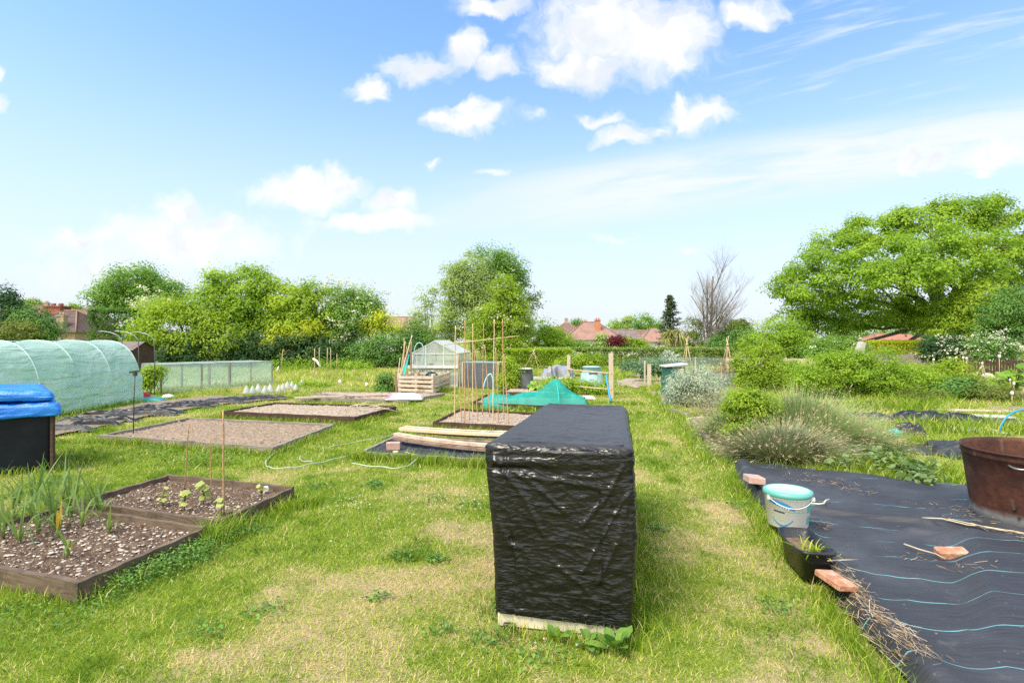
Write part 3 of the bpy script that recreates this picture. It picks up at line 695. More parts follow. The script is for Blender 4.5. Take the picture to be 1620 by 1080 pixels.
b1, q1, s1 = bed('weathered wooden raised bed of leeks in dark stony soil', BED1, .125, M_['bed_wood'], M_['soil_dark'], .04, .022, .045)
stones(b1, q1, .085, 1500, .003, .021, rs)
b2, q2, s2 = bed('weathered wooden raised bed with pale squash seedlings behind the leek bed', BED2, .125, M_['bed_wood'], M_['soil_dark'], .04, .022, .06)
stones(b2, q2, .070, 1200, .003, .019, rs)
b3, q3, s3 = bed('large low raised bed of bare brown soil beside the black iron stake', BED3, .105, M_['bed_grey'], M_['soil_mid'], .055, .03, .055, hump=.045)
stones(b3, q3, .072, 700, .005, .022, rs)
b4, q4, s4 = bed('dark brown plank bed of pale stony soil with loose dry stalks on it', BED4, .15, M_['bed_brown'], M_['soil_pale'], .045, .03, .05, hump=.05)
stones(b4, q4, .112, 700, .010, .034, rs)
b5, q5, s5 = bed('grey plank bed lined with black fabric under the pile of planks', BED5, .085, M_['bed_grey'], M_['fabric_plain'], .05, .022, .035, soilname='liner')
b6, q6, s6 = bed('dark brown plank bed of stony soil with upright canes', BED6, .13, M_['bed_brown'], M_['soil_pale'], .045, .025, .05)
stones(b6, q6, .083, 500, .008, .028, rs)
b7, q7, s7 = bed('dark brown plank bed half covered by the crumpled teal net', BED7, .13, M_['bed_brown'], M_['soil_mid'], .045, .03, .05)
b8, q8, s8 = bed('plank bed of pale pinkish soil behind the teal net', BED8, .12, M_['bed_brown'], M_['soil_pale'], .045, .03, .04)
b9, q9, s9 = bed('low overgrown plank bed with a pink and white bag lying in it', BED9, .09, M_['bed_grey'], M_['soil_pale'], .06, .03, .03)

# ---------------------------------------------------------------- leeks
def leek_mesh(name, rng, n, L, yellow, label, loc, group):
    a = np.sort(rng.random(n) * 6.28); el = .95 + .5 * rng.random(n)
    dirs = np.stack([np.cos(a) * np.cos(el), np.sin(a) * np.cos(el), np.sin(el)], 1)
    bs = np.zeros((n, 3)) + np.array(loc) + np.stack([np.cos(a) * .008, np.sin(a) * .008, .02 + .05 * rng.random(n)], 1)
    V, F, T = straps(bs, dirs, L * (.6 + .5 * rng.random(n)), 0.013 + .012 * rng.random(n), .15 + .9 * rng.random(n) ** 1.6, 6, rng)
    cr = np.repeat(np.clip(.25 + .3 * rng.random(n) + yellow * (rng.random(n) < .45), 0, 1), len(V) // n)
    o = npmesh(name, V, F, M_['leek'], attrs={'rnd': np.clip(cr + .25 * (T > .97), 0, 1)}, base=loc)
    tag(o, label, 'leek', group)
    st = MB().tube([np.array(loc) + (0, 0, -.02), np.array(loc) + (0, 0, .05), np.array(loc) + (.003, 0, .12)], [.013, .012, .014], 7)
    me = st.build('stem', M_['stem_green'], o)
    at = me.data.attributes.new('rnd', 'FLOAT', 'POINT'); at.data.foreach_set('value', np.full(len(me.data.vertices), .85, np.float32))
    return o
rl = np.random.default_rng(40)
LEEKS = [(30, 862), (5, 850), (60, 846), (85, 838), (20, 828), (50, 822), (-20, 835), (-50, 850), (85, 818), (112, 822), (130, 832), (140, 814), (110, 806), (80, 800), (50, 806), (20, 808), (-20, 812), (160, 818), (150, 806), (118, 796), (60, 792), (-60, 820), (-5, 795), (-90, 840), (30, 795), (100, 790)]
g_leek = 'leeks growing in the front left bed'
for k, (px, py) in enumerate(LEEKS):
    p = G(px, py, .08)
    leek_mesh('leek', rl, int(7 + rl.integers(0, 4)), .46 + .12 * rl.random(), 0.0, 'blue green leek with upright strap leaves in the crowded leek row', p, g_leek)
leek_mesh('leek', rl, 8, .40, .75, 'yellowing leek with orange dead leaves among the green leeks', G(92, 852, .08), g_leek)
leek_mesh('leek', rl, 7, .34, .0, 'thin dark leek standing by the bed divider, away from the row', G(172, 845, .08), g_leek)
leek_mesh('leek', rl, 5, .24, .30, 'short pale leek alone at the front of the leek row', G(108, 880, .08), g_leek)

# ---------------------------------------------------------------- squash seedlings and canes in the second bed
def seedling(px, py, h, label, rng, k=7, r=.034, nm='squash_seedling'):
    p = G(px, py, .07)
    o = thing(nm, p, label, 'seedling', 'squash seedlings in the second bed')
    mb = MB(); C = []; N = []
    for i in range(k):
        a = rng.random() * 6.28; z = h * (.35 + .65 * rng.random()); rr = r * (.5 + .9 * rng.random())
        t = p + (math.cos(a) * rr, math.sin(a) * rr, z); mb.tube([p + (0, 0, z * .45), p + (math.cos(a) * rr * .5, math.sin(a) * rr * .5, z * .85), t], .0025, 5)
        C.append(t); N.append((math.cos(a) * .4, math.sin(a) * .4 - .25, 1))
    mb.tube([p, p + (0, 0, h * .5), p + (.004, .003, h * .95)], [.006, .005, .003], 6)
    s = mb.build('stem', M_['stem_green'], o); at = s.data.attributes.new('rnd', 'FLOAT', 'POINT'); at.data.foreach_set('value', np.full(len(s.data.vertices), .7, np.float32))
    C = np.array(C); N = unit(np.array(N)); V = []; F = []; RN = []
    for i in range(k):                                          # lobed round leaves
        n = 14; u = unit(np.cross(N[i:i + 1], [[.3, .9, .1]]))[0]; w = np.cross(N[i], u); b0 = len(V); L = r * (.55 + .6 * rng.random()); rv = rng.random()
        V.append(C[i]); RN.append(rv)
        for j in range(n):
            a = 2 * math.pi * j / n; rr = L * (1 + .22 * math.cos(5 * a)) * (.86 + .2 * rng.random())
            V.append(C[i] + (u * math.cos(a) + w * math.sin(a)) * rr - N[i] * rr * .25 * rng.random()); RN.append(rv)
        F += [(b0, b0 + 1 + j, b0 + 1 + (j + 1) % n) for j in range(n)]
    npmesh('leaves', V, F, M_['squash'], o, {'rnd': RN})
rq = np.random.default_rng(12)
seedling(258, 800, .19, 'pale squash seedling, leftmost plant in the second raised bed', rq, 8)
seedling(292, 808, .20, 'tall bright squash seedling in front of the leftmost cane', rq, 9)
seedling(322, 798, .22, 'tallest squash seedling, beside the middle short cane', rq, 10, .038)
seedling(350, 815, .17, 'squash seedling at the foot of the thick cane', rq, 8)
seedling(414, 790, .15, 'small squash seedling next to the white cap at the right end', rq, 6, .034)
tag(MB().lathe([(.0, .05), (.018, .048), (.026, .03), (.028, 0)], G(421, 776, .10), 16).build('bottle_cap', M_['white_plastic']), 'white plastic cap by the right end of the seedling bed', 'cap')
def cane(base, top, r, label, group=None, m='cane', name='bamboo_cane'):
    base = np.array(base, float); top = np.array(top, float); L = np.linalg.norm(top - base); n = max(3, int(L / .22)); pts = []; rr = []
    for i in range(n * 2 + 1):
        t = i / (n * 2); pts.append(base + (top - base) * t + np.array((math.sin(i * 1.3) * .002, math.cos(i * 1.9) * .002, 0))); rr.append(r * (1 - .25 * t) * (1.18 if i % 2 == 0 else 1))
    return tag(MB().tube(pts, rr, 7).build(name, M_[m], base=base), label, 'cane', group)
cane(G(292, 775, .07), D(299, 668, 5.65), .006, 'thin brown cane at the left of the seedling bed')
cane(G(335, 790, .07), D(332.5, 688, 5.35), .006, 'short brown cane between seedlings, middle of three in the second bed')
cane(G(354, 815, .07), D(353, 650, 4.9), .009, 'thick reddish brown cane, tallest in the seedling bed')
def stake():
    b = G(211, 686, .06); o = thing('iron_stake', b, 'black iron stake with a flat cross piece at the corner of the soil bed', 'stake')
    MB().tube([b - (0, 0, .05), b + (.01, 0, .6), b + (.03, 0, 1.04)], .008, 7).build('shaft', M_['iron'], o)
    MB().beam(b + (-.06, 0, 1.06), b + (.10, 0, 1.08), .03, .03).beam(b + (.03, 0, 1.0), b + (.03, 0, 1.07), .04, .06).build('cross_piece', M_['iron'], o)
stake()

# ---------------------------------------------------------------- things lying on the lawn beds
def planks_pile():
    g = 'loose planks piled on the black lined bed'
    def pl(a, b, w, h, m, label):
        mb = MB(); n = 8; a = np.array(a); b = np.array(b)
        for i in range(n):
            p = a + (b - a) * i / n; q = a + (b - a) * (i + 1) / n; dz = lambda t: np.array((0, 0, -.02 * math.sin(math.pi * t)))
            mb.beam(p + dz(i / n), q + dz((i + 1) / n), w, h)
        tag(mb.build('timber_plank', M_[m]), label, 'plank', g)
    pl(G(630, 688, .13), G(806, 700, .13), .13, .035, 'wood_brown', 'grey brown plank at the bottom of the pile, half hidden')
    pl(G(625, 692, .16), G(776, 711, .13), .12, .04, 'wood_brown', 'long split brown plank slanting along the front of the pile')
    pl(G(626, 686, .205), G(772, 704, .18), .10, .04, 'wood_pale', 'weathered pinkish grey plank lying on the front of the pile')
    pl(G(660, 682, .17), G(830, 692, .17), .12, .035, 'wood_brown', 'dark plank lying under the pale new plank')
    pl(G(633, 678, .23), G(835, 688, .215), .11, .04, 'wood_new', 'pale yellow new plank on top of the pile')
    pl(G(640, 675, .185), G(835, 684, .17), .10, .035, 'wood_pale', 'pale weathered plank at the back of the pile')
planks_pile()
tag(MB().box(G(621, 712, .06) + (0, .05, .055), (.20, .10, .11), .15).build('concrete_block', M_['brick_pink'], bevel=.006), 'pinkish block on the left end of the black lined bed', 'block')
tag(MB().lathe([(0, .03), (.03, .028), (.045, .01), (.04, 0)], G(626, 716, .07), 9, wob=lambda a, z: .25 * math.sin(3 * a)).build('stone', M_['wood_new']), 'small yellowish stone in front of the pinkish block', 'stone')
def rope(pts, r, m, label, name='hose', z=.02, cat='hose'):
    P = [G(x, y, z) for x, y in pts]; Q = []
    for i in range(len(P) - 1):                                   # Catmull-Rom
        p0, p1, p2, p3 = P[max(i - 1, 0)], P[i], P[i + 1], P[min(i + 2, len(P) - 1)]
        for t in np.linspace(0, 1, 9)[:-1]:
            q = .5 * (2 * p1 + (p2 - p0) * t + (2 * p0 - 5 * p1 + 4 * p2 - p3) * t * t + (3 * p1 - p0 - 3 * p2 + p3) * t ** 3); Q.append(q + (0, 0, .006 * math.sin(len(Q) * .7)))
    return tag(MB().tube(Q + [P[-1]], r, 7).build(name, M_[m]), label, cat)
rope([(470, 703), (440, 714), (424, 725), (421, 735), (432, 740), (462, 739), (495, 733), (525, 727), (560, 717), (600, 702)], .0065, 'hose_white', 'pale hose curling across the lawn left of the plank pile', z=.022)
rope([(476, 720), (474, 725), (480, 729), (495, 730)], .006, 'hose_white', 'short curl of pale cord inside the loop of hose', 'cord', .022, 'cord')
rope([(556, 733), (590, 737), (625, 740), (645, 736), (659, 726), (658, 719), (640, 715)], .0075, 'hose_white', 'pale hose looping over the front board of the lined bed', z=.07)
rope([(520, 707), (560, 699), (610, 690), (680, 668)], .006, 'hose_white', 'thin pale cord running over the grass behind the hose', 'cord', .025, 'cord')
def stalks():
    rng = np.random.default_rng(3)
    for k in range(7):
        a = G(548 + rng.random() * 45, 640 + rng.random() * 12, .19); b = a + ((rng.random() - .3) * 1.1, (rng.random() - .5) * .7, .02 + .05 * rng.random())
        tag(MB().tube([a, (a + b) / 2 + (0, 0, .05), b], .009, 6).build('dry_stalk', M_['wood_pale']), 'bleached dry stalk lying on the dark plank bed', 'stalk', 'dry stalks on the dark bed')
    a, b = G(592, 646, .2), G(633, 652, .05)
    tag(MB().tube([a, (a + b) / 2 + (0, 0, .03), b], .012, 6).build('dry_stalk', M_['wood_pale']), 'long bleached stalk sticking out over the right edge of the bed', 'stalk', 'dry stalks on the dark bed')
stalks()

# ================================================================ the covered stack
def covered_stack():
    o = thing('covered_stack', (*(TO + TU * TW / 2 + TV * TL / 2), 0), 'tall box shaped stack under a shiny wrinkled black tarpaulin', 'covered stack')
    w, L, r = TW, TL, .045; zt = 1.065; hem = .05
    # ring of the plan, rounded corners
    pts = []; nor = []
    def arc(cx, cy, a0):
        for k in range(9):
            a = a0 + math.pi / 2 * k / 9; pts.append((cx + r * math.cos(a), cy + r * math.sin(a))); nor.append((math.cos(a), math.sin(a)))
    def line(x0, y0, x1, y1, nx, ny):
        n = int(math.hypot(x1 - x0, y1 - y0) / .0075)
        for k in range(n): f = k / n; pts.append((x0 + (x1 - x0) * f, y0 + (y1 - y0) * f)); nor.append((nx, ny))
    line(r, 0, w - r, 0, 0, -1); arc(w - r, r, -math.pi / 2); line(w, r, w, L - r, 1, 0); arc(w - r, L - r, 0); line(w - r, L, r, L, 0, 1); arc(r, L - r, math.pi / 2); line(0, L - r, 0, r, -1, 0); arc(r, r, math.pi)
    P = np.array(pts); N = np.array(nor); n = len(P); seg = np.linalg.norm(np.diff(P, axis=0, append=P[:1]), axis=1); s = np.r_[0, np.cumsum(seg)[:-1]]
    C = np.stack([np.full(n, w / 2), np.clip(P[:, 1], w / 2, L - w / 2)], 1)
    rings = []; nz = 112
    cor = np.exp(-(np.minimum(np.abs(P[:, 0]), np.abs(P[:, 0] - w)) / .05) ** 2) * np.exp(-(np.minimum(np.abs(P[:, 1]), np.abs(P[:, 1] - L)) / .05) ** 2)
    pw = .05 * (fbm(np.stack([s * 2.5, s * 0, s * 0 + 9], 1), 3, 31) - .5); ps = .25 + 1.3 * sstep(.35, .65, fbm(np.stack([s * 3, s * 0, s * 0 + 4], 1), 2, 37))
    q1_, q2_ = np.cos(s * 2 * math.pi / s[-1]) * 1.6, np.sin(s * 2 * math.pi / s[-1]) * 1.6
    zs = list(np.linspace(hem, zt - .04, nz)); front = (N[:, 1] < -.5).astype(float)
    hemz = .02 * (fbm(np.stack([s * 3, s * 0, s * 0], 1), 3, 5) - .5) + front * (.035 * (1 - P[:, 0] / w))
    topz = zt - .045 * P[:, 1] / L
    for k, z in enumerate(zs):
        f = k / (nz - 1); zz = hem + hemz * (1 - f) + (topz - .04 - hem) * f
        A = np.stack([s * 9 , zz * 15 + .8 * fbm(np.stack([s * 2.2, zz * 2, s * 0], 1), 2, 3) * 4, s * 0 + 2], 1)
        d = .012 * (ridge(A, 3, 7) ** 2 - .3)
        d += .004 * (ridge(np.stack([s * 26, zz * 46 + 3 * vnoise(np.stack([s * 6, zz * 5, s * 0], 1), 2), s * 0], 1), 3, 70) ** 2 - .3)
        d += .036 * (fbm(np.stack([s * 2.0, zz * 2.6, s * 0 + 5], 1), 3, 11) - .5)
        d += .022 * math.sin(math.pi * f) * (N[:, 0] > .5) - .020 * (1 - f) ** 1.5 + .010
        d *= 1 - .6 * cor
        fold = np.exp(-((zz - (.972 + pw)) / .020) ** 2); crease = np.exp(-((zz - (.93 + pw)) / .014) ** 2)
        fm = np.where(P[:, 1] < .35, 1.0, .25) * ps
        d += fm * (.011 * fold - .013 * crease)
        for sx in (.115, .42, .615):                               # stitched seams down the front
            d += front * (-.009 * np.exp(-((P[:, 0] - sx - .008 * np.sin(zz * 7)) / .0055) ** 2) + .006 * np.exp(-((P[:, 0] - sx - .02) / .010) ** 2)) * (.35 if sx == .42 else 1)
        # diagonal drag creases on the right of the front face
        dg = np.abs(((P[:, 0] - .66) * 1.0 - (zz - .62) * .55) ); d += front * .010 * np.exp(-(dg / .006) ** 2) * (zz > .35) * (zz < .95) * (vnoise(np.stack([zz * 6, zz * 0, zz * 0], 1), 3) > .45)
        rings.append(np.c_[P + N * d[:, None], zz])
    last_d = .012
    for k in range(1, 7):                                          # rounded shoulder
        a = math.pi / 2 * k / 6; ins = .04 * (1 - math.cos(a)); dz = .04 * math.sin(a)
        q = P + N * (last_d * (1 - k / 6) - ins)[..., None] if False else P + N * (last_d * (1 - k / 6) - ins)
        wz = .016 * (fbm(np.stack([s * 4, s * 0 + k * .2, s * 0], 1), 3, 9) - .5) * (k / 6)
        rings.append(np.c_[q, topz - .04 + dz + wz])
    K = 46; P2 = P - N * .04
    for k in range(1, K + 1):
        f = k / K; q = P2 + (C - P2) * min(f, .999)
        tz = zt - .045 * q[:, 1] / L
        e = np.exp(-q[:, 1] / .28) + .8 * np.exp(-(L - q[:, 1]) / .3)
        tz = tz + .022 * (fb2(q[:, 0], q[:, 1], 3.0, 3, 4) - .5) - .012 * math.sin(math.pi * min(1, f)) + .034 * e * (ridge(np.stack([q[:, 0] * 5, q[:, 1] * 14, q[:, 0] * 0], 1), 3, 6) - .5) * min(1, f * 4 + .35)
        tz += .010 * (ridge(np.stack([q[:, 0] * 9, q[:, 1] * 5, q[:, 0] * 0 + 1], 1), 2, 66) - .5)
        rings.append(np.c_[q, tz])
    V = np.concatenate(rings); nr = len(rings)
    i = np.arange(nr * n).reshape(nr, n); j = np.roll(i, -1, 1)
    F = np.stack([i[:-1].ravel(), j[:-1].ravel(), j[1:].ravel(), i[1:].ravel()], 1)
    fr_ = np.exp(-np.maximum(V[:, 1], 0) / .05) * (V[:, 2] < zt - .03)
    for (x0, z0, x1, z1, a_, s_) in ((.06, .98, .30, .55, .012, .014), (.10, .95, .42, .70, .010, .012), (.74, .96, .52, .62, .012, .013), (.77, .80, .60, .30, .010, .013), (.05, .60, .20, .16, .009, .014), (.35, .40, .60, .18, .008, .012), (.25, .88, .62, .84, .011, .015)):
        V[:, 1] -= fr_ * a_ * np.exp(-(segdist(V[:, 0], V[:, 2], [(x0, z0), ((x0 + x1) / 2 + .03, (z0 + z1) / 2), (x1, z1)]) / s_) ** 2)
    V[:, 0] -= .05 * sstep(.35, 1.0, V[:, 2]) * (1 - V[:, 0] / w) * np.exp(-V[:, 1] / 1.2)
    W = np.c_[TO + V[:, :1] * TU + V[:, 1:2] * TV, V[:, 2]]
    npmesh('tarpaulin', W, F, M_['tarp_black'], o, smooth=True)
    tp = lambda a, b, z: (*(TO + TU * a + TV * b), z)
    ang = math.atan2(TU[1], TU[0])
    MB().box(tp(w / 2, .034, .042), (w - .05, .03, .085), ang).build('base_board', M_['cream'], o, bevel=.003)
    MB().box(tp(w / 2, L - .055, .055), (w - .05, .03, .11), ang).build('base_board', M_['cream'], o, bevel=.003)
    MB().box(tp(.06, L / 2, .055), (.03, L - .16, .10), ang).build('base_board', M_['cream'], o, bevel=.003)
    MB().box(tp(w - .06, L / 2, .055), (.03, L - .16, .10), ang).build('base_board', M_['cream'], o, bevel=.003)
    for a in (.10, w - .07): MB().box(tp(a, -.012, .015), (.07, .028, .04), ang).build('foot', M_['plastic_black'], o, bevel=.004)
covered_stack()
def dock(px, py, n, L, label, seed, nm='dock_weed'):
    rng = np.random.default_rng(seed); p = G(px, py, -.01)
    V = []; F = []; RN = []
    for k in range(n):
        a = 2 * math.pi * k / n + rng.random() * .5; el = .45 + .85 * rng.random(); l = L * (.6 + .5 * rng.random()); w = l * .17
        d = np.array((math.cos(a) * math.cos(el), math.sin(a) * math.cos(el), math.sin(el))); sd_ = np.array((-math.sin(a), math.cos(a), 0)); up = np.cross(d, sd_) * -1
        m = 9; b0 = len(V); rv = .4 + .5 * rng.random()
        for i in range(m):
            t = i / (m - 1); c = p + d * l * t + np.array((0, 0, -.38 * l * t * t)); ww = w * (math.sin(math.pi * min(.999, max(.05, (t - .12) / .88))) ** .8 if t > .14 else .06) * (1 + .12 * math.sin(i * 3.1 + k))
            V += [c - sd_ * ww, c - np.array((0, 0, .15 * ww)), c + sd_ * ww]; RN += [rv, rv + .15, rv]
        for i in range(m - 1):
            q = b0 + i * 3; F += [(q, q + 1, q + 4, q + 3), (q + 1, q + 2, q + 5, q + 4)]
    V = np.array(V); V[:, 2] = np.maximum(V[:, 2], .004)
    tag(npmesh(nm, V, F, M_['leaf_laurel'], attrs={'rnd': np.clip(RN, 0, 1)}, smooth=True, base=p), label, 'weed', 'broad leaved weeds round the covered stack')
dock(970, 1030, 11, .24, 'large dock weed with broad upright leaves at the stack corner', 1)
dock(880, 1012, 6, .15, 'small leafy weed climbing against the cream base board', 2)
dock(930, 1022, 7, .15, 'low leafy weed left of the large dock', 5)
# ================================================================ weed sheet in the right foreground
def sheetmat():
    m, t, b = newmat('weed_fabric')
    uv = t('ShaderNodeTexCoord').outputs['UV']; obj = t('ShaderNodeTexCoord').outputs['Object']
    sp = t('ShaderNodeSeparateXYZ', None, Vector=uv)
    st = t('ShaderNodeMapping', None, Vector=uv, Scale=(3, 90, 1)).outputs[0]
    n1 = t.noise(st, 1.0, 6, .7); n2 = t.noise(obj, 1.6, 4)
    col = t.mix(t.rng(n1, .3, .7), (.024, .025, .029), (.052, .054, .060))
    col = t.mix(t.math('MULTIPLY', t.rng(n2, .45, .7), .5), col, (.085, .090, .10))
    dust = t.rng(t.noise(obj, 5.0, 7, .75), .58, .75)
    col = t.mix(t.math('MULTIPLY', dust, .35), col, (.22, .195, .16))
    spk = t.rng(t.noise(obj, 38, 3, .6), .68, .74); col = t.mix(t.math('MULTIPLY', spk, .5), col, (.30, .25, .19))
    fr = t.math('FRACT', t.math('DIVIDE', sp.outputs[1], .365)); d = t.math('ABSOLUTE', t.math('SUBTRACT', fr, .5))
    ln = t.rng(d, .007, .011, 1, 0)
    ds = t('ShaderNodeMapping', None, Vector=uv, Scale=(1.6, 2.74, 1)).outputs[0]
    near = t.rng(sp.outputs[1], 4.7, 5.2, 0, .17)
    gate = t.rng(t.math('SUBTRACT', t.noise(ds, 1.3, 2), near), .36, .42)
    col = t.mix(t.math('MULTIPLY', ln, gate), col, (.15, .40, .42))
    t.l.new(col, b.inputs['Base Color']); b.inputs['Roughness'].default_value = .52; b.inputs['Specular IOR Level'].default_value = .45
    t.l.new(t('ShaderNodeBump', None, Strength=.3, Distance=.01, Height=t.math('ADD', n1, t.math('MULTIPLY', t.noise(obj, 12, 5), 1.2))).outputs[0], b.inputs['Normal'])
    return m
M_['weed_fabric'] = sheetmat()
_L = sorted([(1.6, 1.84), (2.6, 1.90), (3.15, 1.98), (3.6, 2.10), (4.2, 2.26), (5.1, 2.42), (6.15, 2.62), (7.15, 2.93)])
_T = [(2.9, 7.15), (3.35, 7.05), (3.9, 6.7), (4.4, 6.35), (5.05, 6.05), (5.9, 6.15), (6.6, 6.3), (9, 6.4)]
def sheet_z(x, y):
    x = np.ravel(np.asarray(x, float)); y = np.ravel(np.asarray(y, float))
    lx = np.interp(y, [a for a, b in _L], [b for a, b in _L])
    e = x - lx
    z = .055 + .030 * (ridge(np.stack([x * .9 + y * 2.2, y * 3.4 - x * .7, x * 0], 1), 3, 23) - .5) + .020 * (ridge(np.stack([x * 3 - y, y * 4 + x, x * 0 + 5], 1), 2, 29) ** 2 - .3) + .035 * (fb2(x, y, 1.3, 3, 6) - .5) + .018 * (fb2(x * .5 + y * .1, y * 2.2, 2.4, 3, 16) - .5)
    z = z + .05 * np.exp(-((e - .10) / .10) ** 2) - .06 * sstep(.06, .0, e)
    # a board under the sheet: flat bulge with a steep right flank
    A, B = G(1548, 878)[:2], G(1600, 1040)[:2]; dx, dy = B - A; L = math.hypot(dx, dy)
    sdist = ((x - A[0]) * dy - (y - A[1]) * dx) / L * (1 if dy < 0 else -1)   # >0 on the right
    along = ((x - A[0]) * dx + (y - A[1]) * dy) / L
    w = sstep(-.5, .15, along) * sstep(L + .7, L * .7, along)
    z = z + .105 * w * np.where(sdist > 0, sstep(.22, .0, sdist), sstep(-1.15, -.02, sdist))
    for (p, q, h, s) in ((G(1270, 815), G(1470, 842), .05, .05), (G(1440, 850), G(1600, 880), .035, .05), (G(1290, 775), G(1480, 812), .03, .06), (G(1260, 762), G(1330, 775), .05, .08), (G(1290, 960), G(1330, 905), .025, .05)):
        z = z + h * np.exp(-(segdist(x, y, [p[:2], q[:2]]) / s) ** 2)
    return np.maximum(z, .006)
def make_sheet():
    ns, nt = 230, 260
    S, T = np.meshgrid(np.linspace(0, 1, ns) ** 1.3, np.linspace(0, 1, nt)); S, T = S.ravel(), T.ravel()
    x = 1.84 + (7.5 - 1.84) * S
    for _ in range(3):
        yt = np.interp(x, [a for a, b in _T], [b for a, b in _T]) + .10 * (fb2(x, x * 0, 3, 3, 2) - .5)
        y = 1.6 + (yt - 1.6) * T
        lx = np.interp(y, [a for a, b in _L], [b for a, b in _L]) + .07 * (fb2(y * 0, y, 2.5, 3, 12) - .5)
        x = lx + (7.5 - lx) * S
    z = sheet_z(x, y)
    v = y * .97 + x * .245 + .05 * (fb2(x, y, 1.1, 2, 44) - .5) + .03 * (fb2(x, y, .4, 2, 4) - .5)
    o = npmesh('weed_sheet', np.c_[x, y, z], grid(ns, nt), M_['weed_fabric'], smooth=True, uv=np.c_[x, v], base=(4, 4, 0))
    tag(o, 'large dark blue grey weed control sheet with turquoise guide lines', 'ground sheet')
make_sheet()
def onsheet(px, py, dz=0.0):
    p = G(px, py, .06)
    for _ in range(3): p = G(px, py, float(sheet_z([p[0]], [p[1]])[0]))
    return p + (0, 0, dz)

def bucket():
    b = onsheet(1246, 826); b[2] -= .015; o = thing('bucket', b, 'white plastic bucket with a pale turquoise lid on the dark sheet', 'bucket')
    MB().lathe([(0, .0), (.150, 0), (.156, .008), (.180, .245), (.187, .25), (.187, .262), (.181, .268)], b, 48).build('body', M_['white_plastic'], o)
    m, t, bs = newmat('bucket_lid'); oc = t('ShaderNodeTexCoord').outputs['Object']
    rad = t('ShaderNodeVectorMath', {'operation': 'LENGTH'}, i0=t('ShaderNodeVectorMath', {'operation': 'MULTIPLY'}, i0=oc, i1=(1, 1, 0)).outputs[0]).outputs['Value']
    t.l.new(t.mix(t.rng(rad, .164, .170), (.40, .58, .51), (.12, .42, .36)), bs.inputs['Base Color']); bs.inputs['Roughness'].default_value = .4
    MB().lathe([(0, .288), (.158, .288), (.165, .296), (.180, .298), (.192, .292), (.194, .262), (.188, .256)], b, 48).lathe([(0, .291), (.006, .2905)], b, 12).build('lid', m, o)
    # printed label wrapped round the left front: blue swoosh, dark bar, turquoise arc and blocks
    def wrap(a0, a1, z0f, z1f, off, n=26):
        V = []
        for k in range(n + 1):
            f = k / n; a = R(a0 + (a1 - a0) * f)
            for zz in (z0f(f), z1f(f)):
                rr = .156 + (.180 - .156) * (zz - .008) / .237 + off; V.append((b[0] + rr * math.cos(a), b[1] + rr * math.sin(a), b[2] + zz))
        return V, [(2 * k, 2 * k + 2, 2 * k + 3, 2 * k + 1) for k in range(n)]
    def lab(name, col, *bands):
        mb = MB()
        for q in bands: mb.add(*wrap(*q), smooth=True)
        mb.build(name, mat(name + '_print', col, tuple(c * .9 for c in col), rough=.4), o)
    lab('blue_print', (.03, .25, .55), (196, 262, lambda f: .205 - .045 * f, lambda f: .235 - .055 * f + .02 * math.sin(math.pi * f), .0015), (200, 258, lambda f: .075 - .055 * math.sin(math.pi * f), lambda f: .084 - .050 * math.sin(math.pi * f), .0015))
    lab('dark_print', (.04, .05, .06), (206, 236, lambda f: .140 - .008 * f, lambda f: .152 - .008 * f, .0015))
    lab('teal_print', (.10, .50, .44), (300, 322, lambda f: .135, lambda f: .205, .0015), (302, 322, lambda f: .04, lambda f: .105, .0015), (236, 300, lambda f: .148, lambda f: .151, .0015))
    lab('white_print', (.85, .88, .9), *[(214 + 6 * k, 217.5 + 6 * k, lambda f, k=k: .196 - .006 * k, lambda f, k=k: .212 - .006 * k, .003) for k in range(6)])
    P = [np.array((b[0] + .19 * math.cos(a), b[1] + .19 * math.sin(a), b[2] + .245 - .06 * math.sin(q))) for a, q in zip(np.linspace(R(195), R(320), 13), np.linspace(0, math.pi, 13))]
    hm = MB().tube(P, .003, 6); hm.box(P[0], (.02, .02, .035)).box(P[-1], (.03, .02, .03)); hm.build('handle', M_['white_plastic'], o)
bucket()
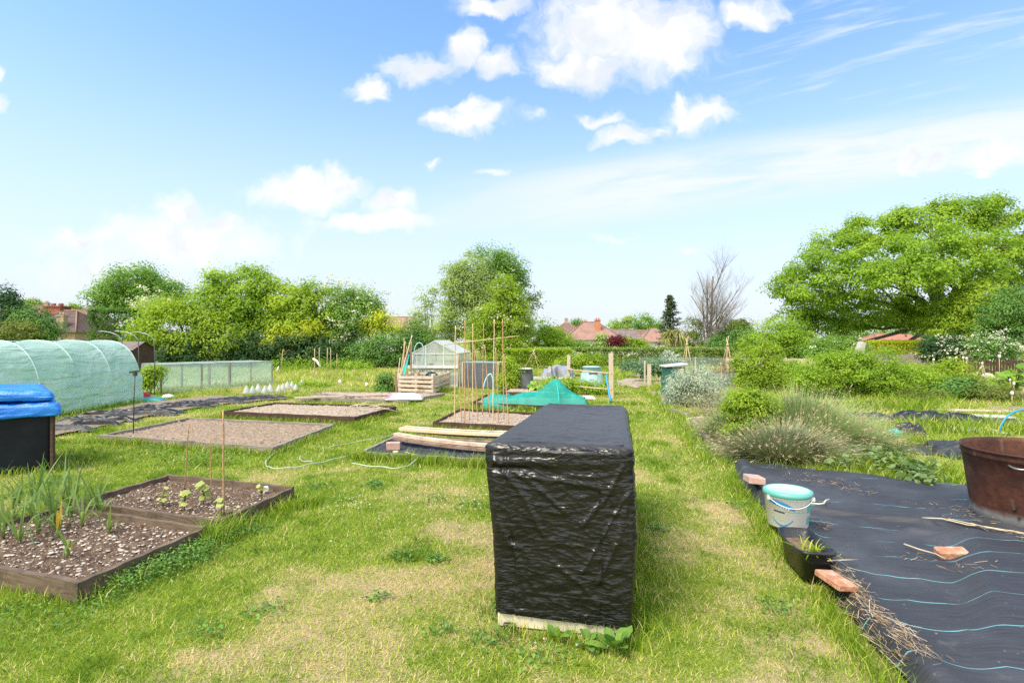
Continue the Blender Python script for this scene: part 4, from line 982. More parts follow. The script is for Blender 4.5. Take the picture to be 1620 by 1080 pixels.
def planter():
    A = np.array(G(1258, 862, .12)); B = np.array(G(1292, 896, .12)); A[2] = B[2] = 0
    c = (A + B) / 2; ax = B - A; L = np.linalg.norm(ax) + .12; ax /= np.linalg.norm(ax); sx = np.array((-ax[1], ax[0], 0))
    o = thing('planter', (c[0], c[1], .03), 'black plastic trough planter with dry soil and a grass tuft', 'planter')
    def ring(hl, hw, z, n=40):
        V = []
        for k in range(n):
            a = 2 * math.pi * k / n; cx = abs(math.cos(a)) ** .35 * np.sign(math.cos(a)); cy = abs(math.sin(a)) ** .35 * np.sign(math.sin(a))
            V.append(c + ax * cx * hl + sx * cy * hw + (0, 0, z - .018 * (1 - abs(cx)) * (z > .15)))
        return V
    prof = [(L / 2 - .05, .085, .03), (L / 2 - .02, .11, .21), (L / 2, .125, .215), (L / 2 + .004, .128, .235), (L / 2 - .012, .116, .238), (L / 2 - .03, .10, .15)]
    V = []; F = []; n = 40
    for q in prof: V += ring(*q)
    for i in range(len(prof) - 1): F += [(i * n + k, i * n + (k + 1) % n, (i + 1) * n + (k + 1) % n, (i + 1) * n + k) for k in range(n)]
    F.append(list(range(n))[::-1])
    MB().add(V, F, 0, True).build('trough', M_['plastic_black'], o)
    top = ring(L / 2 - .028, .101, .165); so_ = MB().add([c + (0, 0, .18)] + top, [(0, 1 + k, 1 + (k + 1) % n) for k in range(n)], 0, True)
    so_.build('soil', soilmat('soil_dry', (.09, .06, .04), (.20, .13, .09), (.42, .34, .25), 40, .6), o)
    rng = np.random.default_rng(3); m = 46; a = rng.random(m) * 6.28; el = .5 + .9 * rng.random(m)
    d = np.stack([np.cos(a) * np.cos(el), np.sin(a) * np.cos(el), np.sin(el)], 1); bs = c + ax * L * .26 + (0, 0, .17) + rng.normal(size=(m, 3)) * (.03, .03, .004)
    V, F, T = straps(bs, d, .12 + .13 * rng.random(m), .007 + .004 * rng.random(m), .25 + .4 * rng.random(m), 4, rng)
    npmesh('grass_tuft', V, F, M_['grass'], o, {'rnd': np.repeat(.25 + .4 * rng.random(m), len(V) // m)})
planter()
def brick(p, size, rz, tilt, m, label, nm='brick'):
    mb = MB().box((0, 0, 0), size); o = mb.build(nm, M_[m], base=(0, 0, 0), bevel=.006); o.location = Vector(p); o.rotation_euler = (tilt[0], tilt[1], rz); tag(o, label, 'brick')
brick(onsheet(1193, 765, .05), (.16, .34, .07), -.22, (-.12, .05), 'brick_pink', 'pinkish flat brick at the far left corner of the sheet')
brick(onsheet(1322, 918, .002), (.13, .23, .04), .12, (.03, .10), 'brick', 'broken orange brick among straw at the left sheet edge')
brick(onsheet(1506, 880, .025), (.19, .11, .055), -.25, (.10, -.10), 'brick', 'orange brick half sunk in the middle of the sheet')
def litter():
    """straw and dry stems gathered on the sheet edge"""
    rng = np.random.default_rng(17); V = []; F = []; RN = []; b0 = 0
    pts = [onsheet(1318, 890), onsheet(1345, 930), onsheet(1372, 965), onsheet(1410, 1000), onsheet(1450, 1035)]
    pts = [np.array(p) for p in pts]
    for k in range(480):
        i = rng.integers(0, 4); f = rng.random(); c = pts[i] + (pts[i + 1] - pts[i]) * f + np.r_[rng.normal(size=2) * .05, 0]
        c[2] = float(sheet_z([c[0]], [c[1]])[0]) + .006 + .03 * rng.random() ** 2
        a = math.atan2(*(pts[i + 1] - pts[i])[[1, 0]]) + rng.normal() * .55; L = .015 + .07 * rng.random() ** 2; w = .0008 + .0016 * rng.random() ** 2
        d = np.array((math.cos(a), math.sin(a), rng.normal() * .12)) * L; s = np.array((-math.sin(a), math.cos(a), .3)) * w
        V += [c - d - s, c + d - s, c + d + s, c - d + s]; F.append((b0, b0 + 1, b0 + 2, b0 + 3)); b0 += 4; RN += [rng.random()] * 4
    for (px, py, n, r) in ((1295, 832, 60, .06), (1285, 895, 120, .07), (1555, 805, 90, .12), (1530, 815, 60, .2), (1460, 882, 20, .1), (1340, 770, 130, .15), (1270, 757, 60, .1), (1600, 850, 30, .15), (1530, 900, 20, .06)):
        for k in range(n):
            c = onsheet(px, py) + np.r_[rng.normal(size=2) * r, 0]; c[2] = float(sheet_z([c[0]], [c[1]])[0]) + .005 + .012 * rng.random()
            a = rng.random() * 6.28; L = .01 + .045 * rng.random() ** 2; w = .0008 + .0016 * rng.random(); d = np.array((math.cos(a), math.sin(a), rng.normal() * .1)) * L; s = np.array((-math.sin(a), math.cos(a), .3)) * w
            V += [c - d - s, c + d - s, c + d + s, c - d + s]; F.append((b0, b0 + 1, b0 + 2, b0 + 3)); b0 += 4; RN += [rng.random()] * 4
    tag(npmesh('straw_litter', V, F, M_['dry_stalk'], attrs={'rnd': RN}, base=(3, 4, 0)), 'dry straw and stem litter along the sheet edge', 'straw', kind='stuff')
litter()
def stick(pts, r, m, label, nm='stick', cat='stick', group=None):
    P = [onsheet(x, y, r + .012 + dz) for x, y, dz in pts]; return tag(MB().tube(P, [r * (1 - .45 * i / len(P)) for i in range(len(P))], 6).build(nm, M_[m]), label, cat, group)
stick([(1430, 868, .02), (1455, 876, .015), (1480, 884, .02), (1496, 888, .0)], .007, 'wood_pale', 'thin bare stick pointing left from the brick in the middle of the sheet')
stick([(1458, 822, 0), (1490, 825, .01), (1530, 833, 0), (1560, 838, .01), (1618, 846, 0)], .006, 'wood_new', 'long pale dry stem lying in front of the rusty tub')
stick([(1500, 826, .015), (1540, 832, 0), (1580, 843, .01), (1625, 850, .01)], .005, 'wood_pale', 'thin grey stem lying beside the long pale stem by the rusty tub')
stick([(1536, 830, .0), (1560, 840, .01), (1600, 846, .02), (1640, 850, 0)], .005, 'wood_new', 'short pale stem crossing the others at the foot of the rusty tub')
stick([(1276, 801, .015), (1295, 803, .015), (1303, 802, .015), (1306, 798, .02), (1312, 796, .02)], .009, 'cream', 'cream cranked stick lying right of the bucket')
stick([(1310, 902, .05), (1340, 896, .03), (1357, 893, .02)], .005, 'wood_pale', 'thin twig sticking out of the straw beside the orange brick')
def tub():
    c = onsheet(1652, 818); c[2] -= .02; o = thing('rusty_tub', c, 'large round rust brown metal tub standing on the dark sheet', 'tub')
    m, t, b = newmat('rust'); vec = t('ShaderNodeTexCoord').outputs['Object']; sz = t('ShaderNodeSeparateXYZ', None, Vector=vec).outputs[2]
    n = t.noise(vec, 4.5, 8, .7); n2 = t.noise(vec, 16, 6, .7); sv = t('ShaderNodeMapping', None, Vector=vec, Scale=(9, 9, 1.2)).outputs[0]; n3 = t.noise(sv, 1.4, 6, .7)
    col = t.ramp(n, [(.28, (.025, .012, .009)), (.46, (.07, .026, .016)), (.60, (.125, .044, .024)), (.78, (.19, .08, .05))])
    col = t.mix(t.rng(n2, .56, .74), col, (.055, .024, .017))
    col = t.mix(t.math('MULTIPLY', t.rng(n3, .58, .72), .55), col, (.23, .16, .12))
    low = t.rng(t.math('ADD', sz, t.math('MULTIPLY', t.math('SUBTRACT', n, .5), .16)), .07, .13, 1, 0)
    col = t.mix(t.math('MULTIPLY', low, .8), col, (.27, .28, .27))
    t.l.new(col, b.inputs['Base Color']); b.inputs['Roughness'].default_value = .62; b.inputs['Metallic'].default_value = .25
    t.l.new(t('ShaderNodeBump', None, Strength=.5, Distance=.012, Height=t.math('ADD', n2, n)).outputs[0], b.inputs['Normal'])
    dent = lambda a, z: .014 * math.sin(2 * a + .6) + .006 * math.sin(5 * a + z * 7)
    MB().lathe([(0, .02), (.49, .02), (.505, .0), (.515, .02), (.518, .06), (.535, .2), (.565, .42), (.588, .565), (.600, .575), (.595, .59), (.602, .62), (.612, .63), (.608, .642), (.598, .64), (.588, .60), (.56, .42), (.53, .2), (.50, .05), (0, .045)], c, 96, wob=dent).build('body', m, o)
    for a0 in (R(212), R(32)):
        P = [c + np.array(((.592 + .055 * math.sin(math.pi * k / 8)) * math.cos(a0 + (k - 4) * .035), (.592 + .055 * math.sin(math.pi * k / 8)) * math.sin(a0 + (k - 4) * .035), .545 - .012 * math.sin(math.pi * k / 8))) for k in range(9)]
        MB().tube(P, .008, 7).build('handle', M_['steel'], o)
    mb = MB()
    for (a, z, r) in ((R(218), .40, .014), (R(206), .17, .012), (R(209), .10, .011), (R(229), .13, .016), (R(234), .20, .013), (R(245), .35, .012)):
        rr = .515 + .085 * z / .6 + .004; mb.tube([c + np.array((rr * math.cos(a), rr * math.sin(a), z)), c + np.array(((rr + .012) * math.cos(a), (rr + .012) * math.sin(a), z))], r, 8)
    mb.build('rivet', M_['iron'], o)
tub()
def hoop_pipe(pts, r, m, label, nm='hoop_pipe', cat='pipe'):
    P = [np.array(p) for p in pts]; Q = []
    for i in range(len(P) - 1):
        p0, p1, p2, p3 = P[max(i - 1, 0)], P[i], P[i + 1], P[min(i + 2, len(P) - 1)]
        for t in np.linspace(0, 1, 7)[:-1]: Q.append(.5 * (2 * p1 + (p2 - p0) * t + (2 * p0 - 5 * p1 + 4 * p2 - p3) * t * t + (3 * p1 - p0 - 3 * p2 + p3) * t ** 3))
    return tag(MB().tube(Q + [P[-1]], r, 8).build(nm, M_[m], base=P[0]), label, cat)
Yh = 9.7
hoop_pipe([D(1580, 690, Yh), D(1583, 675, Yh), D(1592, 660, Yh), D(1606, 651, Yh), D(1622, 648, Yh), D(1640, 653, Yh), D(1652, 668, Yh), D(1658, 692, Yh)], .017, 'hose_blue', 'blue plastic hoop arching out of the weeds behind the tub')

# ================================================================ crumpled plastic, boards and bare strips of the right plots
def crumple(name, label, cat, px, py, sx, sy, h, rz, m, seed, group=None, sc=5.0):
    c = G(px, py); nu, nv = 70, 40
    S, T = np.meshgrid(np.linspace(-1, 1, nu), np.linspace(-1, 1, nv)); S, T = S.ravel(), T.ravel()
    wob = 1 + .35 * (fb2(S * 3, T * 3, 1, 3, seed) - .5)
    x = S * sx / 2 * wob; y = T * sy / 2 * wob * (.45 + 1.1 * fb2(S * sx * 1.6, S * 0 + np.sign(T) * 3, 1, 3, seed + 2)) + .5 * sy * (fb2(S * sx * .8, S * 0, 1, 3, seed + 7) - .5)
    e = sstep(1.0, .55, np.maximum(np.abs(S), np.abs(T)))
    z = .012 + e * h * (.15 + .85 * ridge(np.stack([x * sc, y * sc * 1.6, x * 0 + seed], 1), 3, seed)) + .02 * e
    ca, sa = math.cos(rz), math.sin(rz)
    V = np.c_[c[0] + x * ca - y * sa, c[1] + x * sa + y * ca, z]
    return tag(npmesh(name, V, grid(nu, nv), M_[m], smooth=True, base=(c[0], c[1], 0)), label, cat, group)
crumple('plastic_sheet', 'crumpled black plastic beside the lavender stalks, below the shrub', 'plastic sheet', 1375, 666, .9, .55, .16, -.2, 'plastic_black', 3)
crumple('plastic_sheet', 'long bunched black plastic in the right plot, left piece', 'plastic sheet', 1452, 662, 1.0, .5, .16, -.5, 'plastic_black', 5)
crumple('plastic_sheet', 'long ridge of bunched black plastic, middle of the right plot', 'plastic sheet', 1498, 670, 1.5, .6, .20, -.35, 'plastic_black', 8)
crumple('plastic_sheet', 'flat dark plastic strip towards the blue hoop', 'plastic sheet', 1560, 669, 1.8, .45, .07, -.1, 'fabric_plain', 9)
crumple('plastic_sheet', 'small black plastic heap just left of the turquoise scrap', 'plastic sheet', 1437, 688, .55, .4, .20, .2, 'plastic_black', 12)
crumple('plastic_sheet', 'dark plastic bundle in the grass behind the rusty tub', 'plastic sheet', 1512, 718, .7, .6, .16, .1, 'fabric_plain', 14)
crumple('plastic_sheet', 'small black plastic scrap under the big green shrub', 'plastic sheet', 1385, 642, .7, .5, .10, .1, 'plastic_black', 15)
crumple('fabric_piece', 'grey blue fabric laid flat among grass, left of the rusty tub', 'fabric', 1420, 710, 2.2, 1.0, .05, -.05, 'weed_fabric', 21, sc=3)
crumple('net_scrap', 'scrap of turquoise netting beside black plastic', 'netting', 1416, 690, .22, .2, .12, .4, 'teal', 23)
crumple('pale_sheet', 'pale grey crumpled sheet in the grass near the bunched plastic', 'sheet', 1540, 682, .9, .5, .05, -.2, 'plaster_grey', 25)
crumple('pale_sheet', 'whitish flat sheet below the rear weeds at right', 'sheet', 1560, 660, 1.3, .35, .03, -.05, 'plaster_grey', 27)
def flatboard(a, b, w, h, m, label, nm='board', z=.0):
    A, B = G(*a), G(*b); return tag(MB().beam(A + (0, 0, z + h / 2), B + (0, 0, z + h / 2), w, h).build(nm, M_[m], bevel=.004), label, 'board')
flatboard((1340, 672), (1415, 678), .16, .03, 'wood_pale', 'pale board lying below the crumpled plastic at the lavender')
flatboard((1408, 658), (1462, 670), .16, .03, 'wood_brown', 'brown board slanting between two black plastic heaps')
flatboard((1345, 682), (1412, 690), .12, .03, 'wood_pale', 'second pale board, nearer the grey blue fabric')
flatboard((1470, 649), (1600, 652), .22, .04, 'wood_pale', 'long pale edging board in front of the rear weeds')
flatboard((1325, 652), (1392, 660), .28, .03, 'plaster_grey', 'greyish board beside the lavender stalks, farthest left')
flatboard((1096, 673), (1121, 703), .07, .12, 'bed_grey', 'grey edging plank sunk in the path edge by the golden plant')
flatboard((1062, 652), (1090, 662), .10, .10, 'bed_grey', 'short grey edging plank at the foot of the silver shrub')
flatboard((1088, 669), (1112, 666), .08, .10, 'wood_pale', 'short pale edging plank across the path edge')

# ================================================================ lavender, golden plant, vines
def lavender(label, c, rx, ry, h, n, L, seed, cols, tipn=.5, lean=(0, 0), name='lavender_bush', stem='lav_stem'):
    """a mound of radiating stems: woody brown at the base, grey green above, some with pale seed heads"""
    rng = np.random.default_rng(seed); c = np.array(c, float)
    o = thing(name, c, label, 'lavender', 'lavender bushes beside the sheet')
    a = rng.random(n) * 6.28; q = rng.random(n) ** .5
    b = c + np.stack([np.cos(a) * q * rx * .72, np.sin(a) * q * ry * .72, rng.random(n) * .22 * h * (1 - q)], 1)
    el = np.clip(1.5 - q * 1.05 + rng.normal(size=n) * .16, .06, 1.55)
    d = np.stack([np.cos(a) * np.cos(el) * rx / max(rx, ry) + lean[0], np.sin(a) * np.cos(el) * ry / max(rx, ry) + lean[1], np.sin(el) * h / max(rx, ry) * 1.1], 1)
    ln = L * (.55 + .6 * rng.random(n)); V, F, T = straps(b, unit(d), ln, .003 + .004 * rng.random(n), .10 + .3 * rng.random(n), 5, rng)
    r0 = np.repeat(rng.random(n), len(V) // n)
    npmesh('stems', V, F, M_[stem], o, {'rnd': np.clip(T * .75 + .25 * r0 + .08 * (r0 - .5), 0, 1)})
    k = int(n * tipn); idx = rng.permutation(n)[:k]
    per = len(V) // n; tips = V.reshape(n, per, 3)[idx, -1]; dirs = unit(tips - V.reshape(n, per, 3)[idx, -5])
    C = np.concatenate([tips + dirs * t for t in (-.02, .005, .03)]); Dd = np.concatenate([dirs] * 3)
    V2, F2 = leafquads(C, unit(rng.normal(size=C.shape)), Dd, np.full(len(C), .05), np.full(len(C), .011))
    tag(npmesh('seed_heads', V2, F2, M_['dry_stalk'], o, {'rnd': np.repeat(.45 + .55 * rng.random(len(C)), 4)}), kind='stuff')
    # short leafy shoots filling the mound
    m = int(n * 1.3); a = rng.random(m) * 6.28; e2 = np.arcsin(rng.random(m)); q = .55 + .4 * rng.random(m)
    dv = np.stack([np.cos(a) * np.cos(e2), np.sin(a) * np.cos(e2), np.sin(e2)], 1); P = c + dv * np.array((rx, ry, h)) * .72 * q[:, None]; P[:, 2] = np.maximum(P[:, 2], .02)
    V3, F3, T3 = straps(P, unit(dv + rng.normal(size=dv.shape) * .35 + (0, 0, .6)), .07 + .09 * rng.random(m), .007 + .005 * rng.random(m), np.full(m, .2), 3, rng)
    npmesh('shoots', V3, F3, M_[cols], o, {'rnd': np.repeat(rng.random(m), len(V3) // m)})
M_['lav_stem'] = leafmat('lav_stem', [(.13, .09, .055), (.23, .17, .11), (.27, .30, .16), (.36, .42, .24), (.54, .57, .38)], trans=.15)
M_['lav_fresh'] = leafmat('lav_fresh', [(.15, .13, .07), (.22, .27, .12), (.30, .39, .17), (.41, .51, .22), (.60, .63, .34)], trans=.2)
M_['lav_green'] = leafmat('lav_green', [(.14, .21, .08), (.26, .34, .14), (.40, .45, .22)], trans=.2)
M_['lav_grey'] = leafmat('lav_grey', [(.17, .22, .13), (.28, .33, .20), (.42, .43, .30)], trans=.2)
lavender('large pale lavender mound with long tan stalks, behind the others', G(1262, 700), 1.15, 1.0, 1.05, 9000, .95, 3, 'lav_green', .16, stem='lav_fresh')
lavender('sprawling lavender with brown woody base, nearest the sheet', G(1240, 726), .80, .50, .58, 5200, .66, 5, 'lav_grey', .14, (.15, 0))
lavender('small dark green lavender clump at the path edge, left of the golden plant', G(1150, 697), .45, .45, .66, 2600, .55, 7, 'lav_green', .05, stem='lav_fresh')
lavender('dry bleached lavender stalks beside the silver shrub', G(1150, 660), .7, .5, .55, 650, .75, 9, 'lav_grey', .6, (.1, .1))
lavender('low trailing lavender spilling right over the pale boards', G(1325, 712), .7, .45, .45, 1800, .75, 11, 'lav_green', .12, (.4, 0), stem='lav_fresh')
# ================================================================ bushes and trees
def lobes_at(Y, L, dk=.8, ry=None):
    out = []
    for l in L:
        px, py, a, b = l[:4]; dy = l[4] if len(l) > 4 else 0
        p = D(px, py, Y + dy); s = (Y + dy) / FPX
        out.append((p[0], p[1], p[2], a * s, min(a, b * 1.6) * s * dk, b * s))
    return out
def limbs(mb, base, lobes, r0, rng, split=.45):
    """a tapered trunk that forks towards every lobe"""
    base = np.array(base, float); cz = np.mean([l[2] for l in lobes]); cx = np.mean([l[0] for l in lobes]); cy = np.mean([l[1] for l in lobes])
    fk = base + (np.array((cx, cy, cz)) - base) * split; fk[:2] = base[:2] + (fk[:2] - base[:2]) * .35
    mid = (base + fk) / 2 + rng.normal(size=3) * .06
    mb.tube([base - (0, 0, .1), base + (0, 0, .15), mid, fk], [r0 * 1.35, r0, r0 * .85, r0 * .7], 9)
    for l in lobes:
        e = np.array(l[:3]); m1 = fk + (e - fk) * .5 + (0, 0, abs(e[2] - fk[2]) * .12) + rng.normal(size=3) * .1 * np.linalg.norm(e - fk)
        mb.tube([fk - (0, 0, .05), m1, e], [r0 * .5, r0 * .3, r0 * .10], 6)
        for k in range(5):
            t = e + rng.normal(size=3) * np.array(l[3:]) * .45; s = m1 + (e - m1) * rng.random(); mb.tube([s, (s + t) / 2 + (0, 0, .1), t], [r0 * .16, r0 * .1, r0 * .04], 5)
def tree(name, label, Y, base, L, ncl, per, leaf, m, cat='tree', group=None, r0=.18, seed=0, crad=None, rough=.28, shell=.4, blossom=0, asp=.62, trunk=True, up=.55, dk=.8, extra=None, zmin=.05):
    rng = np.random.default_rng(seed + 100); lobes = lobes_at(Y, L, dk)
    b = D(base[0], base[1], Y); b[2] = 0 if Y < 55 else -.6
    o = thing(name, b, label, cat, group)
    C, li = lobes_clumps(lobes, max(10, int(ncl / 2.4)), rng, rough, shell); C[:, 2] = np.maximum(C[:, 2], b[2] + zmin)
    cr = np.clip(rng.random(len(C)) * .7 + .3 * fbm(C * .8, 2, seed), 0, 1)
    rad = (crad or leaf * 3.2) * 1.4 * (.5 + .8 * rng.random(len(C)))
    LC = np.array(lobes)[li][:, :3]; out = unit((C - LC) / np.array(lobes)[li][:, 3:])
    V, F, rn = dome_leaves(C, rad, int(per * 3.4), leaf * .88, asp, rng, cr, out)
    V[:, 2] = np.maximum(V[:, 2], b[2] + .01)
    npmesh('crown', V, F, M_[m], o, {'rnd': rn})
    if blossom:
        sel = C[rng.integers(0, len(C), blossom)] + rng.normal(size=(blossom, 3)) * rad.mean() * (.6, .6, .35); cen = np.array([np.mean([l[0] for l in lobes]), np.mean([l[1] for l in lobes]), np.mean([l[2] for l in lobes])])
        sel = sel + unit(sel - cen) * rad.mean() * .8
        V, F, rn = clump_leaves(sel, np.full(len(sel), rad.mean() * .55), 12, leaf * .8, .9, .5, rng)
        npmesh('blossom', V, F, M_['blossom'], o, {'rnd': rn})
    if trunk:
        mb = MB(); limbs(mb, b, lobes, r0, rng); mb.build('trunk', M_['bark'], o)
    return o
def bush(name, label, Y, base, L, ncl, per, leaf, m, seed=0, cat='shrub', group=None, **k):
    return tree(name, label, Y, base, L, ncl, per, leaf, m, cat, group, r0=k.pop('r0', .03), seed=seed, **k)

# ---- row of trees and shrubs beyond the left lawn
gl = 'trees along the far side of the left lawn'
tree('leafy_tree', 'lime green spreading tree at the left end of the row, over the net cage', 35, (300, 582), [(268, 520, 52, 34), (325, 500, 50, 36, 1), (232, 540, 26, 24), (350, 540, 48, 34), (300, 545, 45, 24), (262, 490, 32, 16, 1)], 620, 26, .19, 'leaf_lime', group=gl, seed=1, crad=.62)
tree('leafy_tree', 'tall mid green tree rising highest in the left row', 37, (395, 582), [(352, 452, 26, 24), (395, 458, 42, 34), (428, 462, 26, 30), (385, 500, 52, 40), (345, 478, 30, 26), (415, 525, 45, 34), (340, 440, 14, 9), (398, 432, 14, 10)], 640, 26, .20, 'leaf_bright', group=gl, seed=2, crad=.62)
tree('leafy_tree', 'yellow green tree right of the tallest one in the left row', 36, (480, 582), [(462, 482, 34, 26), (500, 488, 40, 30), (470, 520, 50, 36), (520, 522, 34, 32), (448, 500, 26, 26), (490, 462, 30, 12)], 560, 26, .19, 'leaf_lime', group=gl, seed=3, crad=.6)
tree('hawthorn_tree', 'hawthorn tree covered with white blossom near the right end of the row', 36, (555, 582), [(540, 475, 30, 22), (568, 482, 30, 26), (555, 510, 44, 34), (548, 545, 40, 26), (585, 500, 20, 22)], 520, 24, .16, 'leaf_green', group=gl, seed=4, blossom=180, crad=.55)
tree('golden_tree', 'small golden yellow tree between hawthorn and ivy hedge', 35.5, (600, 582), [(602, 510, 24, 15), (585, 518, 18, 12), (615, 522, 16, 10)], 120, 24, .16, 'leaf_gold', group=gl, seed=5, crad=.5, r0=.08)
tree('golden_tree', 'golden yellow branch crown low in the middle of the row', 34.6, (455, 582), [(448, 538, 22, 10), (470, 525, 24, 12), (430, 545, 14, 8), (490, 518, 18, 9)], 120, 24, .15, 'leaf_gold', group=gl, seed=6, crad=.45, r0=.06)
bush('laurel_hedge', 'dark evergreen undergrowth below the left trees, behind the net cage', 34.6, (330, 583), [(270, 562, 28, 22), (310, 558, 36, 26), (355, 556, 36, 28), (405, 556, 36, 28), (330, 572, 60, 12), (395, 572, 40, 12)], 520, 22, .16, 'leaf_dark', 7, 'hedge', trunk=False, crad=.5)
bush('laurel_hedge', 'dark evergreen undergrowth below the middle of the left row', 34.4, (480, 583), [(450, 558, 36, 26), (490, 556, 36, 27), (530, 556, 36, 26), (485, 572, 60, 12)], 420, 22, .16, 'leaf_dark', 8, 'hedge', trunk=False, crad=.5)
bush('ivy_hedge', 'rounded glossy ivy hedge at the right end of the left row', 33.5, (600, 583), [(580, 560, 32, 22), (615, 552, 34, 30), (640, 552, 22, 30), (600, 570, 40, 14)], 420, 26, .13, 'leaf_laurel', 9, 'hedge', trunk=False, crad=.42)
bush('weed_clump', 'pale green nettle clumps along the foot of the left row', 31, (520, 588), [(440, 582, 34, 8), (490, 580, 40, 9), (545, 580, 40, 10), (580, 583, 26, 8)], 160, 16, .11, 'leaf_bright', 10, 'weeds', trunk=False, crad=.4)
# ---- far left
tree('round_tree', 'broad rounded green tree standing beyond the clipped hedge', 62, (218, 540), [(215, 450, 44, 28), (180, 468, 30, 24), (250, 465, 36, 24), (215, 480, 62, 22), (275, 470, 14, 12)], 640, 24, .30, 'leaf_green', seed=11, crad=1.0, r0=.4)
tree('elder_bush', 'pale flowering elder above the clipped hedge', 52, (240, 540), [(238, 484, 26, 10), (268, 490, 20, 10)], 110, 18, .22, 'leaf_birch', seed=12, blossom=60, trunk=False, cat='shrub')
tree('dark_tree', 'dark tree at the far left edge beside the brick house', 43, (10, 545), [(-10, 500, 40, 40), (25, 505, 26, 26), (5, 475, 18, 14)], 300, 24, .2, 'leaf_dark', seed=14, crad=.6)
tree('dark_tree', 'dark rounded tree in front of the brick house', 42, (65, 548), [(60, 518, 30, 24), (45, 500, 20, 14), (75, 530, 16, 18)], 240, 24, .18, 'leaf_laurel', seed=15, crad=.5)
bush('olive_bush', 'olive brown bush above the polytunnel at the left edge', 40, (28, 550), [(28, 528, 30, 20), (10, 535, 20, 14)], 180, 24, .16, 'leaf_olive', 16)
for k, (px, py, a, b, Yt, mm, lab) in enumerate(((115, 490, 12, 7, 95, 'leaf_bright', 'small bright tree among the roofs at far left'), (30, 482, 12, 7, 110, 'leaf_green', 'distant green tree above the far left roofs'), (55, 480, 8, 6, 115, 'leaf_birch', 'distant pale tree beside the left chimney'))):
    tree('distant_tree', lab, Yt, (px, 520), [(px, py, a, b), (px + a * .6, py + 4, a * .7, b * .8)], 70, 18, .4, mm, seed=20 + k, group='distant trees', crad=.8, r0=.15)
# ---- centre group
gc = 'trees behind the greenhouse'
tree('birch_tree', 'tall airy grey green birch behind the greenhouse', 44, (750, 575), [(720, 440, 24, 22), (745, 425, 30, 24), (765, 470, 40, 34), (725, 475, 30, 30), (740, 510, 38, 34), (710, 520, 24, 30), (735, 455, 34, 28)], 980, 22, .17, 'leaf_birch', group=gc, seed=30, crad=.62, rough=.35, shell=.25)
tree('leafy_tree', 'tall mid green tree reaching highest in the centre group', 46, (790, 575), [(775, 412, 26, 18), (800, 420, 24, 20), (812, 450, 20, 24), (790, 440, 34, 26), (818, 480, 16, 26), (770, 470, 36, 34)], 640, 22, .19, 'leaf_green', group=gc, seed=31, crad=.65, rough=.35, shell=.3)
tree('leafy_tree', 'thin sparse leafed tree at the left of the centre group', 45, (690, 575), [(672, 475, 12, 18), (690, 468, 16, 14), (664, 495, 11, 12), (682, 505, 20, 26), (700, 535, 26, 26), (660, 515, 10, 12)], 200, 16, .18, 'leaf_birch', group=gc, seed=32, crad=.6, rough=.4, r0=.08)
tree('ivy_tree', 'yellow green climber smothered tree with pale flowers, front of the centre group', 40, (800, 578), [(800, 452, 18, 16), (806, 480, 24, 26), (790, 512, 34, 30), (815, 515, 24, 34), (785, 550, 32, 28), (815, 552, 22, 28), (760, 530, 24, 22), (775, 510, 26, 24)], 1100, 26, .15, 'leaf_lime', group=gc, seed=33, crad=.5, blossom=110)
tree('leafy_tree', 'wispy bare edged tree at the right of the centre group', 47, (835, 575), [(838, 470, 12, 10), (846, 488, 9, 8), (830, 455, 7, 7), (845, 474, 10, 5)], 60, 12, .17, 'leaf_olive', group=gc, seed=34, crad=.5, rough=.5, r0=.06)
bush('laurel_bush', 'dark green shrub left of the centre group, above the greenhouse canes', 38, (655, 580), [(655, 530, 16, 22), (650, 555, 16, 22), (672, 548, 16, 26)], 220, 24, .15, 'leaf_laurel', 35, trunk=False, crad=.45)
bush('green_shrub', 'bright rounded shrub right of the climber smothered tree', 50, (855, 575), [(852, 530, 26, 24), (838, 540, 20, 24), (868, 545, 22, 20)], 260, 22, .2, 'leaf_bright', 36, crad=.6)
bush('green_shrub', 'fresh green shrub in front of the central bungalow', 52, (885, 572), [(880, 538, 20, 18), (893, 548, 14, 14), (872, 552, 18, 14)], 200, 22, .2, 'leaf_bright', 37, crad=.6)
bush('dome_bush', 'leafy rounded bush between black mesh frame and water butt', 18.6, (806, 616), [(806, 590, 13, 24), (802, 604, 14, 12), (812, 600, 11, 14)], 240, 22, .075, 'leaf_lime', 38, crad=.2, trunk=False)
